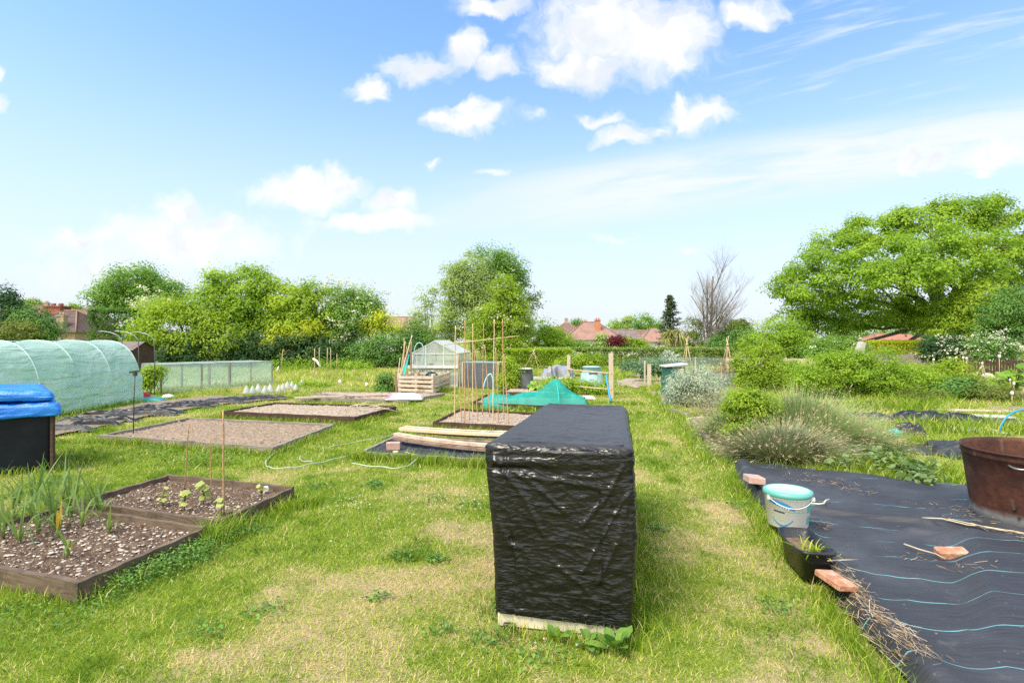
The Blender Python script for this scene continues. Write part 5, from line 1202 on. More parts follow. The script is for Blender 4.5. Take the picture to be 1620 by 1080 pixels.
# ---- long clipped hedge
def hedge(label, a, b, ztop, depth, m, ncl, leaf, seed, name='clipped_hedge', z0=0.0, topcol=None):
    rng = np.random.default_rng(seed); A, B = np.array(a[:2]), np.array(b[:2]); L = np.linalg.norm(B - A); u = (B - A) / L; v = np.array((-u[1], u[0]))
    o = thing(name, (*((A + B) / 2), z0), label, 'hedge')
    s = rng.random(ncl) * L; face = rng.random(ncl); dd = np.where(face < .5, rng.random(ncl) * .12, rng.random(ncl) * depth); zz = np.where(face < .5, rng.random(ncl) * (ztop - z0) + z0, ztop - rng.random(ncl) * .1)
    zz = np.minimum(zz, ztop - .05 + .10 * (fb2(s, s * 0, .6, 3, seed) - .5)); dd = dd + .15 * (fb2(s, zz, 1.2, 3, seed + 1) - .5)
    C = np.c_[A + u * s[:, None] + v * dd[:, None], zz]
    V, F, rn = clump_leaves(C, np.full(ncl, leaf * 2.2), 22, leaf, .6, .35, rng, np.clip(.15 + .6 * rng.random(ncl) + .25 * (face >= .5), 0, 1)); V[:, 2] = np.maximum(V[:, 2], z0)
    npmesh('foliage', V, F, M_[m], o, {'rnd': rn})
    mb = MB(); n = max(3, int(L / 1.2))
    for k in range(n + 1):
        p = A + u * L * k / n + v * depth * .5; mb.tube([(*p, z0 - .05), (*(p + u * .1), (z0 + ztop) / 2), (*(p - u * .05), ztop - .15)], [.04, .03, .015], 5)
    mb.build('stems', M_['bark'], o)
hedge('long neatly clipped hedge across the middle distance, before the bungalows', D(838, 560, 37), D(1160, 560, 36.2), 1.65 - 11 * 36.6 / FPX, 1.1, 'leaf_hedge', 2100, .10, 3)
hedge('tall dark clipped hedge with flat top behind the arches', D(140, 560, 47), D(243, 560, 47.5), 4.45, 2.6, 'leaf_laurel', 1100, .15, 13)
hedge('looser green hedge behind the dark water butt', D(800, 560, 33), D(905, 560, 33.5), 1.65 - 13 * 33 / FPX, .9, 'leaf_lime', 620, .10, 4, 'loose_hedge')
# ---- centre right
def conifer(px, pt, pb, w, Y, label, seed):
    rng = np.random.default_rng(seed); b = D(px, pb, Y); t = D(px - 1, pt, Y); o = thing('conifer_tree', b, label, 'tree'); h = t[2] - b[2]
    mb = MB().tube([b, (b + t) / 2, t], [.16, .1, .02], 8); C = []; DD = []
    for k in range(70):
        f = k / 70; z = b[2] + h * (.04 + .94 * f); L = w * (1 - f) ** .8 * (.55 + .6 * rng.random()) + .12; a = k * 2.4 + rng.random(); d = np.array((math.cos(a), math.sin(a), .12 - .25 * (1 - f)))
        p = np.array((b[0] + (t[0] - b[0]) * f, b[1], z)); e = p + d * L; mb.tube([p, (p + e) / 2 - (0, 0, .04), e], [.03, .02, .008], 4)
        for q in np.linspace(.2, 1, 6): C.append(p + d * L * q - (0, 0, .05)); DD.append(d)
    o2 = mb.build('trunk', M_['bark'], o); C = np.array(C)
    V, F, rn = clump_leaves(C, np.full(len(C), .28), 18, .20, .35, .2, rng); npmesh('crown', V, F, M_['leaf_conifer'], o, {'rnd': rn})
conifer(1061, 465, 553, 1.75, 58, 'dark narrow conifer standing left of the bare tree', 5)
M_['bark_twig'] = mat('bark_twig', (.24, .205, .175), (.32, .28, .24), 4, .9)
def bare_tree():
    Y = 48; b = D(1121, 553, Y); b[2] = 0; o = thing('bare_tree', b, 'leafless grey brown tree with many thin upright branches', 'tree'); rng = np.random.default_rng(6)
    mb = MB(); tw = MB()
    def grow(p, d, L, r, lev):
        n = 5; P = [p]; q = p.copy(); dd = d.copy()
        for k in range(n): dd = unit((dd + rng.normal(size=3) * (.03 if lev == 0 else .06) + (0, 0, .07))[None])[0]; q = q + dd * L / n; P.append(q.copy())
        tgt = mb if lev < 2 else tw; tgt.tube(P, [r * (1 - .6 * k / n) for k in range(n + 1)], 6 if lev < 2 else 4)
        if lev >= 4: return
        for k in range(5 if lev == 0 else (6 if lev < 3 else 4)):
            f = .25 + .7 * rng.random(); i = int(f * n); s = P[i] + (P[min(i + 1, n)] - P[i]) * (f * n - i); a = rng.random() * 6.28
            nd = unit((dd * 1.0 + np.array((math.cos(a), math.sin(a), .15)) * (.75 + .25 * rng.random()))[None])[0]
            grow(s, nd, L * (.42 + .2 * rng.random()), r * .42 * (1 - .4 * f), lev + 1)
    for (dx, dy, h, r) in ((-.015, 0, 7.0, .13), (.045, .05, 7.4, .15), (.012, -.04, 6.2, .11), (-.05, .03, 5.2, .08), (.09, .02, 5.4, .08)):
        grow(b + (dx * 5, dy * 3, 0), unit(np.array([[dx, dy, 1.0]]))[0], h, r, 0)
    for k in range(14):
        a = rng.random() * 6.28; grow(b + (0, 0, .3 + rng.random() * 2.4), unit(np.array([[math.cos(a) * .8, math.sin(a) * .6, .75]]))[0], 2.2 + 1.9 * rng.random(), .045, 2)
    mb.build('trunk', M_['bark_bare'], o); tw.build('twigs', M_['bark_twig'], o)
bare_tree()
def cordyline():
    Y = 43; b = D(1066, 552, Y); b[2] = 0; o = thing('cordyline_tree', b, 'pale spiky cabbage palm with drooping strap leaves above the hedge', 'palm'); rng = np.random.default_rng(7); mb = MB(); Vs = []; Fs = []; Rn = []; k0 = 0
    for (px, py) in ((1055, 533), (1072, 527), (1064, 540), (1079, 538), (1060, 527)):
        h = D(px, py, Y) + (0, rng.normal() * .3, 0); mb.tube([b, (b + h) / 2 + (.05, 0, 0), h], [.10, .08, .06], 7); n = 130
        d = unit(rng.normal(size=(n, 3)) + (0, 0, .55)); V, F, T = straps(np.tile(h, (n, 1)), d, .65 + .35 * rng.random(n), .045 + .02 * rng.random(n), .35 + .5 * rng.random(n), 5, rng)
        Vs.append(V); Fs.append(F + k0); Rn.append(np.clip(np.repeat(rng.random(n), len(V) // n) * .8 + .2 * (T < .3), 0, 1)); k0 += len(V)
    mb.build('trunk', M_['bark'], o); npmesh('crown', np.concatenate(Vs), np.concatenate(Fs), M_['leaf_cordyline'], o, {'rnd': np.concatenate(Rn)})
cordyline()
bush('green_shrub', 'grey green tall shrub right behind the bare tree base', 50, (1160, 560), [(1150, 535, 24, 16), (1165, 520, 20, 14), (1100, 520, 12, 16), (1095, 540, 20, 14)], 260, 20, .2, 'leaf_olive', 40, crad=.6)
bush('green_shrub', 'dense dark green shrub between the bare tree and the big tree', 44, (1150, 565), [(1150, 545, 30, 14), (1175, 535, 22, 16), (1135, 552, 20, 10)], 260, 22, .16, 'leaf_laurel', 41, crad=.5)
bush('green_shrub', 'olive green rounded shrub left of the big tree trunk', 41, (1235, 575), [(1228, 530, 36, 26), (1258, 540, 30, 26), (1205, 545, 26, 20), (1240, 556, 42, 16)], 480, 24, .15, 'leaf_bright', 42, crad=.48)
tree('purple_shrub', 'dark red leafed shrub before the central bungalow', 73, (960, 552), [(965, 541, 11, 6), (980, 542, 7, 5), (950, 544, 6, 5)], 90, 20, .3, 'leaf_purple', 'shrub', seed=43, crad=.7, r0=.08)
tree('young_tree', 'thin pale green young tree by the bungalow wall', 72, (950, 552), [(951, 542, 6, 8), (953, 534, 4, 5)], 40, 16, .3, 'leaf_birch', seed=44, crad=.6, r0=.06)
bush('low_shrub', 'yellow green low shrubs before the bungalow, beyond the hedge', 75, (1000, 552), [(1000, 545, 22, 7), (985, 548, 12, 5), (1015, 547, 12, 5)], 150, 20, .28, 'leaf_lime', 45, trunk=False, crad=.6)
bush('low_shrub', 'green shrub at the bungalow corner, above the left end of the hedge', 72, (910, 552), [(905, 547, 12, 6), (925, 549, 14, 4)], 110, 20, .28, 'leaf_green', 46, trunk=False, crad=.6)
for k, (px, py, a, b, Yt, mm, lab) in enumerate(((974, 515, 11, 6, 190, 'leaf_bright', 'small distant tree just right of the bungalow chimney'), (1014, 510, 16, 13, 170, 'leaf_green', 'rounded distant tree above the brick house'), (992, 508, 8, 8, 180, 'leaf_birch', 'pale distant tree between two rounded ones'), (1037, 514, 10, 7, 175, 'leaf_green', 'distant tree next to the conifer'), (912, 512, 6, 4, 200, 'leaf_green', 'tiny distant tree above the far white house'), (1170, 512, 10, 8, 150, 'leaf_olive', 'distant tree right of the bare tree'))):
    tree('distant_tree', lab, Yt, (px, 545), [(px, py, a, b), (px + a * .4, py + 5, a * .9, b * .7), (px, py + 10, a * .8, b * .8)], 110, 18, .55, mm, seed=50 + k, group='distant trees', crad=1.3, r0=.2)
# ---- right
tree('great_tree', 'huge spreading bright green tree filling the right side', 48, (1500, 545), [(1285, 425, 36, 22, -2), (1252, 462, 28, 18), (1322, 395, 40, 24), (1300, 462, 40, 20, -4), (1385, 372, 46, 26), (1360, 420, 40, 24, -5), (1452, 350, 46, 24), (1430, 398, 44, 24, -6), (1525, 340, 48, 22), (1500, 385, 46, 26, -6), (1596, 345, 48, 26), (1575, 390, 46, 28, -5), (1665, 375, 50, 40), (1340, 476, 44, 22, -3), (1400, 448, 46, 26, -7), (1470, 432, 48, 28, -8), (1545, 432, 50, 28, -7), (1625, 430, 56, 40, -4), (1420, 490, 50, 20, -3), (1490, 478, 46, 24, -5), (1270, 500, 36, 18), (1320, 512, 40, 18), (1262, 525, 26, 12), (1365, 510, 40, 14), (1455, 508, 44, 14), (1515, 510, 40, 18), (1240, 440, 14, 9), (1345, 372, 16, 9), (1490, 330, 18, 8), (1560, 325, 20, 8), (1415, 348, 14, 8)], 1550, 50, .25, 'leaf_bright', seed=60, crad=.82, r0=.42, rough=.62, shell=.5, up=.8)
tree('leafy_tree', 'yellow green layered tree at the right edge before the great tree', 40, (1560, 560), [(1520, 495, 40, 24), (1560, 475, 44, 30), (1500, 520, 30, 20), (1590, 500, 36, 34), (1540, 525, 46, 22)], 520, 26, .19, 'leaf_lime', seed=61, crad=.6)
tree('dark_tree', 'dark olive tree at the right edge in front of the lime one', 36, (1600, 570), [(1592, 498, 40, 34), (1625, 480, 40, 40), (1575, 530, 34, 30), (1620, 530, 40, 34)], 520, 26, .14, 'leaf_laurel', seed=62, crad=.5)
bush('laurel_bush', 'dark glossy bush with pale flecks left of the white flowering shrub', 30, (1490, 580), [(1488, 550, 26, 22), (1505, 556, 18, 20), (1475, 560, 16, 14)], 320, 22, .12, 'leaf_dark', 63, crad=.36, blossom=40)
tree('flowering_shrub', 'white flowering viburnum with tiered branches at right', 29, (1560, 580), [(1545, 550, 28, 12), (1578, 548, 24, 10), (1560, 562, 34, 12), (1595, 558, 14, 8)], 260, 22, .11, 'leaf_laurel', 'shrub', seed=64, crad=.34, blossom=190, r0=.05)
tree('leafy_tree', 'darker tree belt seen under the great tree canopy', 80, (1400, 545), [(1330, 530, 34, 16), (1375, 528, 30, 14), (1425, 530, 34, 14), (1475, 526, 34, 18), (1520, 530, 30, 18)], 420, 20, .34, 'leaf_green', seed=66, crad=.9)
hedge('bright golden hedge in front of the red roof at right', D(1378, 550, 42), D(1468, 550, 41), 1.65, 1.0, 'leaf_gold', 520, .13, 65, 'golden_hedge')
bush('green_shrub', 'light green shrub below the left end of the great tree', 38, (1320, 572), [(1310, 552, 30, 16), (1345, 550, 24, 14), (1290, 560, 22, 14)], 300, 22, .14, 'leaf_green', 66, crad=.42, blossom=20)
bush('green_shrub', 'large dense green shrub mass in the middle of the right plots', 16, (1350, 632), [(1295, 596, 36, 30), (1345, 586, 42, 30), (1395, 592, 46, 32), (1440, 605, 32, 26), (1375, 612, 52, 22), (1275, 608, 26, 22), (1325, 575, 34, 16), (1420, 615, 32, 18), (1370, 568, 24, 10), (1310, 618, 36, 16)], 1250, 26, .065, 'leaf_bright', 67, crad=.20, rough=.3)
bush('feathery_shrub', 'feathery yellow green foliage right of the large shrub mass', 17.5, (1490, 625), [(1478, 592, 22, 18), (1500, 585, 24, 14), (1520, 596, 22, 16), (1495, 606, 34, 14)], 340, 20, .07, 'leaf_lime', 68, crad=.2, trunk=False)
bush('leafy_shrub', 'deep green broad leafed clump at the foot of the feathery foliage', 15.5, (1510, 632), [(1520, 615, 26, 14), (1495, 620, 18, 12), (1545, 622, 18, 10)], 260, 18, .085, 'leaf_laurel', 69, crad=.2, trunk=False)
bush('weed_patch', 'tall mixed weeds along the pale edging board at right', 15, (1560, 635), [(1470, 630, 30, 10), (1560, 622, 30, 14), (1590, 628, 30, 14), (1440, 632, 24, 8)], 300, 14, .06, 'leaf_olive', 70, 'weeds', crad=.2, trunk=False)
bush('twiggy_bush', 'half bare twiggy bush behind the feathery foliage', 20, (1545, 610), [(1540, 585, 14, 16), (1555, 590, 12, 14)], 40, 10, .05, 'leaf_olive', 71, crad=.15, r0=.02)
def rhubarb(label, Y, base, spots, L, seed, m='leaf_rhubarb', name='rhubarb_plant'):
    rng = np.random.default_rng(seed); b = D(base[0], base[1], Y); b[2] = 0; o = thing(name, b, label, 'plant'); V = []; F = []; RN = []; mb = MB()
    for (px, py) in spots:
        for _ in range(3):
            c = D(px + rng.normal() * 4, py + rng.normal() * 3, Y + rng.normal() * .2); l = L * (.7 + .6 * rng.random()); mb.tube([b + (rng.normal() * .05, rng.normal() * .05, 0), (b + c) / 2 + (0, 0, .08), c], .012, 5)
            nrm = unit(np.array([[rng.normal() * .35, -.35 + rng.normal() * .3, 1]]))[0]; a0 = rng.random() * 6.28; u = unit(np.cross(nrm, [[math.cos(a0), math.sin(a0), .2]]))[0]; w = np.cross(nrm, u); n = 16; k = len(V); rv = rng.random()
            V.append(c); RN.append(rv)
            for j in range(n):
                a = 2 * math.pi * j / n; rr = l * (1 + .15 * math.cos(a)) * (.88 + .2 * rng.random()); V.append(c + (u * math.cos(a) + w * math.sin(a) * .85) * rr - nrm * rr * (.12 + .22 * rng.random())); RN.append(min(1, rv + .1))
            F += [(k, k + 1 + j, k + 1 + (j + 1) % n) for j in range(n)]
    npmesh('leaves', V, F, M_[m], o, {'rnd': RN}, smooth=True)
    s = mb.build('stalk', M_['stem_green'], o); at = s.data.attributes.new('rnd', 'FLOAT', 'POINT'); at.data.foreach_set('value', np.full(len(s.data.vertices), .5, np.float32))
rhubarb('broad leafed rhubarb clump at the right edge', 18.5, (1605, 618), [(1582, 597), (1595, 588), (1610, 582), (1600, 602), (1618, 592), (1590, 606), (1612, 604), (1575, 603), (1622, 575)], .17, 3)
rhubarb('pale crinkled cabbage like plant beside the dark water butt', 17.5, (848, 620), [(842, 608), (852, 605), (848, 614), (858, 612), (840, 615)], .12, 4)
bush('golden_shrub', 'golden leafed bushy plant between the lavender mounds', 8.3, (1190, 700), [(1180, 632, 28, 14), (1205, 645, 28, 20), (1165, 645, 20, 16), (1178, 672, 24, 18), (1208, 676, 26, 18), (1160, 685, 16, 12)], 620, 18, .042, 'leaf_lime', 72, crad=.11, trunk=False, rough=.35)
bush('silver_shrub', 'silvery grey leafed shrub beside the green compost bin', 13.9, (1100, 645), [(1075, 610, 22, 22), (1105, 604, 28, 20), (1128, 615, 20, 20), (1095, 625, 34, 16), (1065, 628, 16, 12)], 520, 18, .07, 'leaf_silver', 73, crad=.16, asp=.28, rough=.35)
bush('light_shrub', 'light yellow green tall shrub with upright shoots above the lavender', 18, (1200, 625), [(1178, 575, 18, 16), (1200, 560, 14, 12), (1195, 588, 28, 20), (1215, 600, 26, 20), (1185, 608, 24, 16), (1222, 575, 14, 14), (1175, 552, 6, 8), (1205, 545, 5, 8), (1228, 555, 6, 10)], 480, 18, .075, 'leaf_lime', 74, crad=.2, rough=.4)
bush('green_shrub', 'medium green bushes between light shrub and big shrub mass', 21, (1250, 615), [(1245, 585, 26, 16), (1270, 590, 24, 14), (1240, 603, 28, 12)], 260, 20, .09, 'leaf_bright', 75, crad=.24, trunk=False)
bush('potato_plants', 'leafy green plants in front of the pale turquoise bin', 17, (915, 622), [(880, 606, 22, 9), (900, 612, 18, 10), (925, 612, 14, 8), (945, 618, 12, 8), (962, 610, 8, 10)], 280, 16, .07, 'leaf_bright', 76, 'plant', crad=.17, trunk=False)
bush('yellow_shrub', 'yellow green low shrub behind the pale turquoise bin', 26, (920, 585), [(910, 574, 20, 9), (935, 572, 20, 9), (890, 578, 14, 6)], 220, 18, .10, 'leaf_lime', 77, crad=.28, trunk=False)
bush('blue_green_plants', 'blue green leafy plants inside the netted plot', 21, (1040, 598), [(1020, 585, 18, 8), (1045, 582, 18, 10), (1060, 590, 14, 7)], 200, 16, .09, 'leaf_blue', 78, 'plant', crad=.22, trunk=False)
bush('pale_bush', 'pale silvery bush in front of the long hedge', 27, (1063, 585), [(1062, 568, 12, 8), (1068, 576, 18, 6)], 120, 16, .10, 'leaf_silver', 79, crad=.25, trunk=False)
bush('pale_bush', 'small grey green tuft at the far end of the grass path', 25, (990, 588), [(990, 580, 8, 6), (1000, 578, 8, 5)], 70, 16, .09, 'leaf_blue', 80, crad=.22, trunk=False)
bush('tall_weeds', 'dark green tall weeds left of the pallet bin', 17.8, (612, 625), [(610, 605, 8, 14), (606, 615, 10, 8)], 110, 16, .08, 'leaf_laurel', 81, 'weeds', crad=.18, trunk=False)
bush('green_bush', 'bright leafy bush between the polytunnel end and the net cage', 17, (238, 620), [(238, 598, 12, 12), (230, 608, 10, 10), (246, 590, 8, 7)], 150, 18, .085, 'leaf_lime', 82, crad=.2)
def vine():
    rng = np.random.default_rng(9); V = []; F = []; RN = []; C = []
    for (px, py, r, n) in ((1385, 735, .30, 90), (1420, 745, .30, 120), (1445, 755, .22, 90), (1455, 770, .14, 50), (1360, 725, .25, 60), (1330, 745, .2, 30), (1400, 725, .4, 70)):
        c = G(px, py); C.append(c + np.c_[rng.normal(size=(n, 2)) * r * .6, .05 + .14 * rng.random(n)])
    C = np.concatenate(C); n = len(C); N = rng.normal(size=(n, 3)) * .5; N[:, 2] = 1; Dr = rng.normal(size=(n, 3)); Dr[:, 2] = -.2; l = .085 * (.6 + .7 * rng.random(n)); V, F = leafquads(C, unit(N), unit(Dr), l, l * .9)
    tag(npmesh('bindweed_plant', V, F, M_['bindweed'], attrs={'rnd': np.repeat(rng.random(n), 4)}, base=G(1420, 745)), 'bindweed with grey green leaves sprawling onto the sheet', 'weed', kind='stuff')
vine()
M_["heap"] = mat('heap', (.30, .29, .30), (.16, .22, .34), 2.5, .6, c3=(.45, .40, .36), sc3=3)
M_['mulch'] = mat('mulch', (.03, .032, .036), (.075, .075, .08), 6, .5, .3, 40, c3=(.14, .12, .10), sc3=8)
# ================================================================ polytunnel
def polytunnel():
    x0, hw, ht, ya, yb = -11.28, 1.08, 1.665, 8.6, 14.95
    o = thing('polytunnel', (x0, (ya + yb) / 2, 0), 'low green polytunnel with hoops and roll up side windows', 'polytunnel')
    m, t, b = newmat('tunnel_cover'); vec = t('ShaderNodeTexCoord').outputs['Object']
    n = t.noise(vec, 1.6, 4); n2 = t.noise(t('ShaderNodeMapping', None, Vector=vec, Scale=(1, 1, 2)).outputs[0], 40, 2)
    c = t.mix(t.rng(n, .35, .65), (.46, .69, .58), (.60, .79, .70)); c = t.mix(t.math('MULTIPLY', t.rng(n2, .4, .6), .12), c, (.6, .8, .75))
    t.l.new(c, b.inputs['Base Color']); b.inputs['Roughness'].default_value = .34; b.inputs['Specular IOR Level'].default_value = .5; wv = t('ShaderNodeMapping', None, Vector=vec, Rotation=(R(38), 0, 0), Scale=(1, 1.1, 5)).outputs[0]; t.l.new(t('ShaderNodeBump', None, Strength=.9, Distance=.16, Height=t.noise(wv, 1.1, 4, .5, .6)).outputs[0], b.inputs['Normal'])
    tr = t('ShaderNodeBsdfTranslucent', None, Color=c); mx = t('ShaderNodeMixShader', None, Fac=.40); t.l.new(b.outputs[0], mx.inputs[1]); t.l.new(tr.outputs[0], mx.inputs[2])
    tp = t('ShaderNodeBsdfTransparent', None, Color=(.8, .95, .9, 1)); m2 = t('ShaderNodeMixShader', None, Fac=.86); t.l.new(tp.outputs[0], m2.inputs[1]); t.l.new(mx.outputs[0], m2.inputs[2]); t.l.new(m2.outputs[0], t.n['Material Output'].inputs[0])
    hoops = np.linspace(ya, yb, 7)
    def prof(a):                                                  # a 0..pi, from the near side over the top: straight-ish sides
        ca, sa = np.cos(a), np.sin(a); return x0 + hw * np.sign(ca) * np.abs(ca) ** .72, ht * np.abs(sa) ** .78
    na, ny = 130, 260
    A, Y = np.meshgrid(np.linspace(0, math.pi, na), np.linspace(ya, yb, ny)); A, Y = A.ravel(), Y.ravel()
    X, Z = prof(A)
    dh = np.min(np.abs(Y[:, None] - hoops[None]), 1)
    sag = -.045 * np.sin(np.clip(dh / .53, 0, 1) * math.pi / 2) ** .8 * (.4 + .6 * np.sin(A))
    wr = .15 * (ridge(np.stack([Y * 1.3 + Z * 1.2, Z * 1.6 - Y * .9, A * 0], 1), 3, 4) - .5) * sstep(1.5, .4, Z) + .05 * sstep(1.6, .6, Z) * (ridge(np.stack([Y * 3.2 - Z * 2.2, Z * 1.0, A * 0 + 3], 1), 2, 14) - .5)
    d = sag + wr + .012 * np.exp(-(dh / .02) ** 2)
    nx, nz = np.cos(A), np.sin(A)
    V = np.c_[X + nx * d, Y, np.maximum(Z + nz * d, .0)]
    npmesh('cover', V, grid(na, ny), m, o, smooth=True)
    for ye, s in ((ya, -1), (yb, 1)):                             # end sheets
        aa = np.linspace(0, math.pi, na); px, pz = prof(aa); V = []; 
        for f in np.linspace(0, 1, 14): V.append(np.c_[x0 + (px - x0) * (1 - f), np.full(na, ye) + s * .04 * np.sin(f * 3) + .02 * np.sin(aa * 9) * f, pz * (1 - f)])
        npmesh('end_sheet', np.concatenate(V), grid(na, 14), m, o, smooth=True)
    hm = M_['white_frame']
    for yh in hoops:
        aa = np.linspace(0, math.pi, 40); px, pz = prof(aa); MB().tube([(q + .012 * math.cos(a), yh, z + .012 * math.sin(a)) for q, z, a in zip(px, pz, aa)], .010, 6).build('hoop', M_['tunnel_pipe'], o)
    for a in (.36, 1.05, math.pi / 2): q, z = prof(np.array([a])); MB().tube([(q[0] + .006 * math.cos(a), y, z[0] - .01) for y in np.linspace(ya, yb, 20)], .009, 5).build('rail', M_['tunnel_pipe'], o)
    for (pa, pb) in ((98, 127), (172, 198)):                        # side windows: net panes in welded frames
        xw = x0 + hw + .012; y1 = xw / ((pa - 810) / FPX); y2 = xw / ((pb - 810) / FPX); z1, z2 = (.36, .70)
        fr = MB()
        for (p, q) in (((y1, z1), (y2, z1)), ((y1, z2), (y2, z2)), ((y1, z1), (y1, z2)), ((y2, z1), (y2, z2)), ((y1 + (y2 - y1) * .5, z2 - .17), (y1 + (y2 - y1) * .5, z2))):
            P = [(x0 + hw * max(.02, 1 - (z / ht) ** 2.2) ** .36 + .03, y, z) for y, z in (p, q)]; fr.beam(P[0], P[1], .022, .022)
        fr.build('window', M_['net_top'], o)
M_['tunnel_pipe'] = mat('tunnel_pipe', (.55, .75, .70), (.62, .80, .76), 6, .4)
polytunnel()
tag(MB().lathe([(0, 0), (.15, .0), (.17, .06), (.16, .15), (.10, .20), (.03, .21), (0, .21)], G(226, 632) , 18, wob=lambda a, z: .14 * math.sin(2 * a) + .07 * math.sin(5 * a + z * 20)).build('red_bag', M_['red_bag']), 'red plastic sack on the grass beside the polytunnel end', 'sack')
def bag(label, px, py, sx, sy, h, rz, m, seed, z=0, name='bag', cat='sack'):
    c = G(px, py, z); nu, nv = 36, 28; U, W = np.meshgrid(np.linspace(-1, 1, nu), np.linspace(-1, 1, nv)); U, W = U.ravel(), W.ravel()
    e = np.clip(1 - np.abs(U) ** 3, 0, 1) * np.clip(1 - np.abs(W) ** 3, 0, 1); zz = h * e ** .6 * (.75 + .5 * fb2(U, W, 2, 3, seed)); x = U * sx / 2; y = W * sy / 2; ca, sa = math.cos(rz), math.sin(rz)
    V = np.c_[c[0] + x * ca - y * sa, c[1] + x * sa + y * ca, z + zz + .005]; B = V.copy(); B[:, 2] = z + .003; F = grid(nu, nv)
    tag(npmesh(name, np.concatenate([V, B]), np.concatenate([F, F[:, ::-1] + len(V)]), M_[m], smooth=True), label, cat)
bag('green and blue plastic sack lying flat beside the tunnel corner', 238, 634, .75, .38, .10, .1, 'green_bag', 3)
bag('pink and white plastic bag lying in the overgrown plank bed', 640, 631, 1.0, .5, .16, .05, 'pink', 5, .07)
bag('grey white stone like lump on the end of the fabric strips', 266, 628, .3, .2, .08, 0, 'white_plastic', 7, 0, 'stone', 'stone')

# ================================================================ black box under a blue tarpaulin
def tarp_bin():
    P = [np.array(p) for p in BIN]; c = sum(P) / 4; o = thing('water_tank', (c[0], c[1], 0), 'large black box covered by a folded bright blue tarpaulin, cut by the left edge', 'water tank')
    def ring(s, z, wob=0, seed=0, n=44, lift=0):
        V = []
        for i in range(4):
            a, b = P[i], P[(i + 1) % 4]
            for k in range(n):
                f = k / n; p = c + (a + (b - a) * f - c) * s
                # soften the corners
                e = min(f, 1 - f); p = c + (p - c) * (1 - .03 * math.exp(-(e / .03) ** 2))
                V.append((p[0], p[1], z))
        V = np.array(V)
        if wob:
            s_ = np.arange(len(V)) * .12; dirn = unit(V[:, :2] - c); w = wob * (fbm(np.stack([s_ * .8, s_ * 0 + z * 7, s_ * 0 + seed], 1), 3, seed) - .5) * 2
            V[:, :2] += dirn * w[:, None]; V[:, 2] += lift * (fbm(np.stack([s_ * .35, s_ * 0, s_ * 0 + seed], 1), 3, seed + 4) - .5) * 2
        return V
    def fine(prof, seed, amp, lift):
        out = []
        for i in range(len(prof) - 1):
            for k in range(6):
                f = k / 6; out.append((prof[i][0] + (prof[i + 1][0] - prof[i][0]) * f, prof[i][1] + (prof[i + 1][1] - prof[i][1]) * f))
        out.append(prof[-1]); R_ = []
        for j, (s_, z) in enumerate(out):
            V = ring(s_, z); q = np.arange(len(V)) * .045; w = min(1, s_ * 1.2)
            n1 = ridge(np.stack([V[:, 0] * 2.2 + V[:, 2] * 3, V[:, 1] * 2.2, V[:, 2] * 9 + seed], 1), 3, seed) - .5; n2 = ridge(np.stack([V[:, 0] * 7, V[:, 1] * 7, V[:, 2] * 16 + seed], 1), 2, seed + 5) - .5
            dr_ = unit(V[:, :2] - c); a = amp * (n1 + .45 * n2); V[:, :2] += dr_ * (a * w)[:, None]; V[:, 2] += a * .55 + lift * (fbm(np.stack([q * .9, q * 0, q * 0 + seed], 1), 2, seed) - .5); R_.append(V)
        return R_
    def skin(rings, name, m, cap=True):
        n = len(rings[0]); V = np.concatenate(rings); i = np.arange(len(V)).reshape(len(rings), n); j = np.roll(i, -1, 1)
        F = np.stack([i[:-1].ravel(), j[:-1].ravel(), j[1:].ravel(), i[1:].ravel()], 1)
        return npmesh(name, V, F, M_[m], o, smooth=True)
    skin([ring(.985, -.02), ring(1.0, .02), ring(1.0, .35), ring(1.0, .74)], 'tank_body', 'tank')
    for q in P:
        d = (q - c) / np.linalg.norm(q - c); MB().beam((*(q + d * .002), -.02), (*(q + d * .002), .745), .04, .04).build('corner_post', M_['bed_brown'], o, bevel=.004)
    skin(fine([(1.03, .69), (1.075, .70), (1.08, .76), (1.055, .83), (1.02, .868), (.95, .875), (.5, .878), (.002, .878)], 5, .075, .07), 'lower_fold', 'tarp_blue')
    skin(fine([(.95, .895), (1.0, .905), (1.02, .94), (1.015, .985), (.985, 1.015), (.90, 1.04), (.6, 1.05), (.002, 1.055)], 16, .06, .05), 'upper_fold', 'tarp_blue')
tarp_bin()

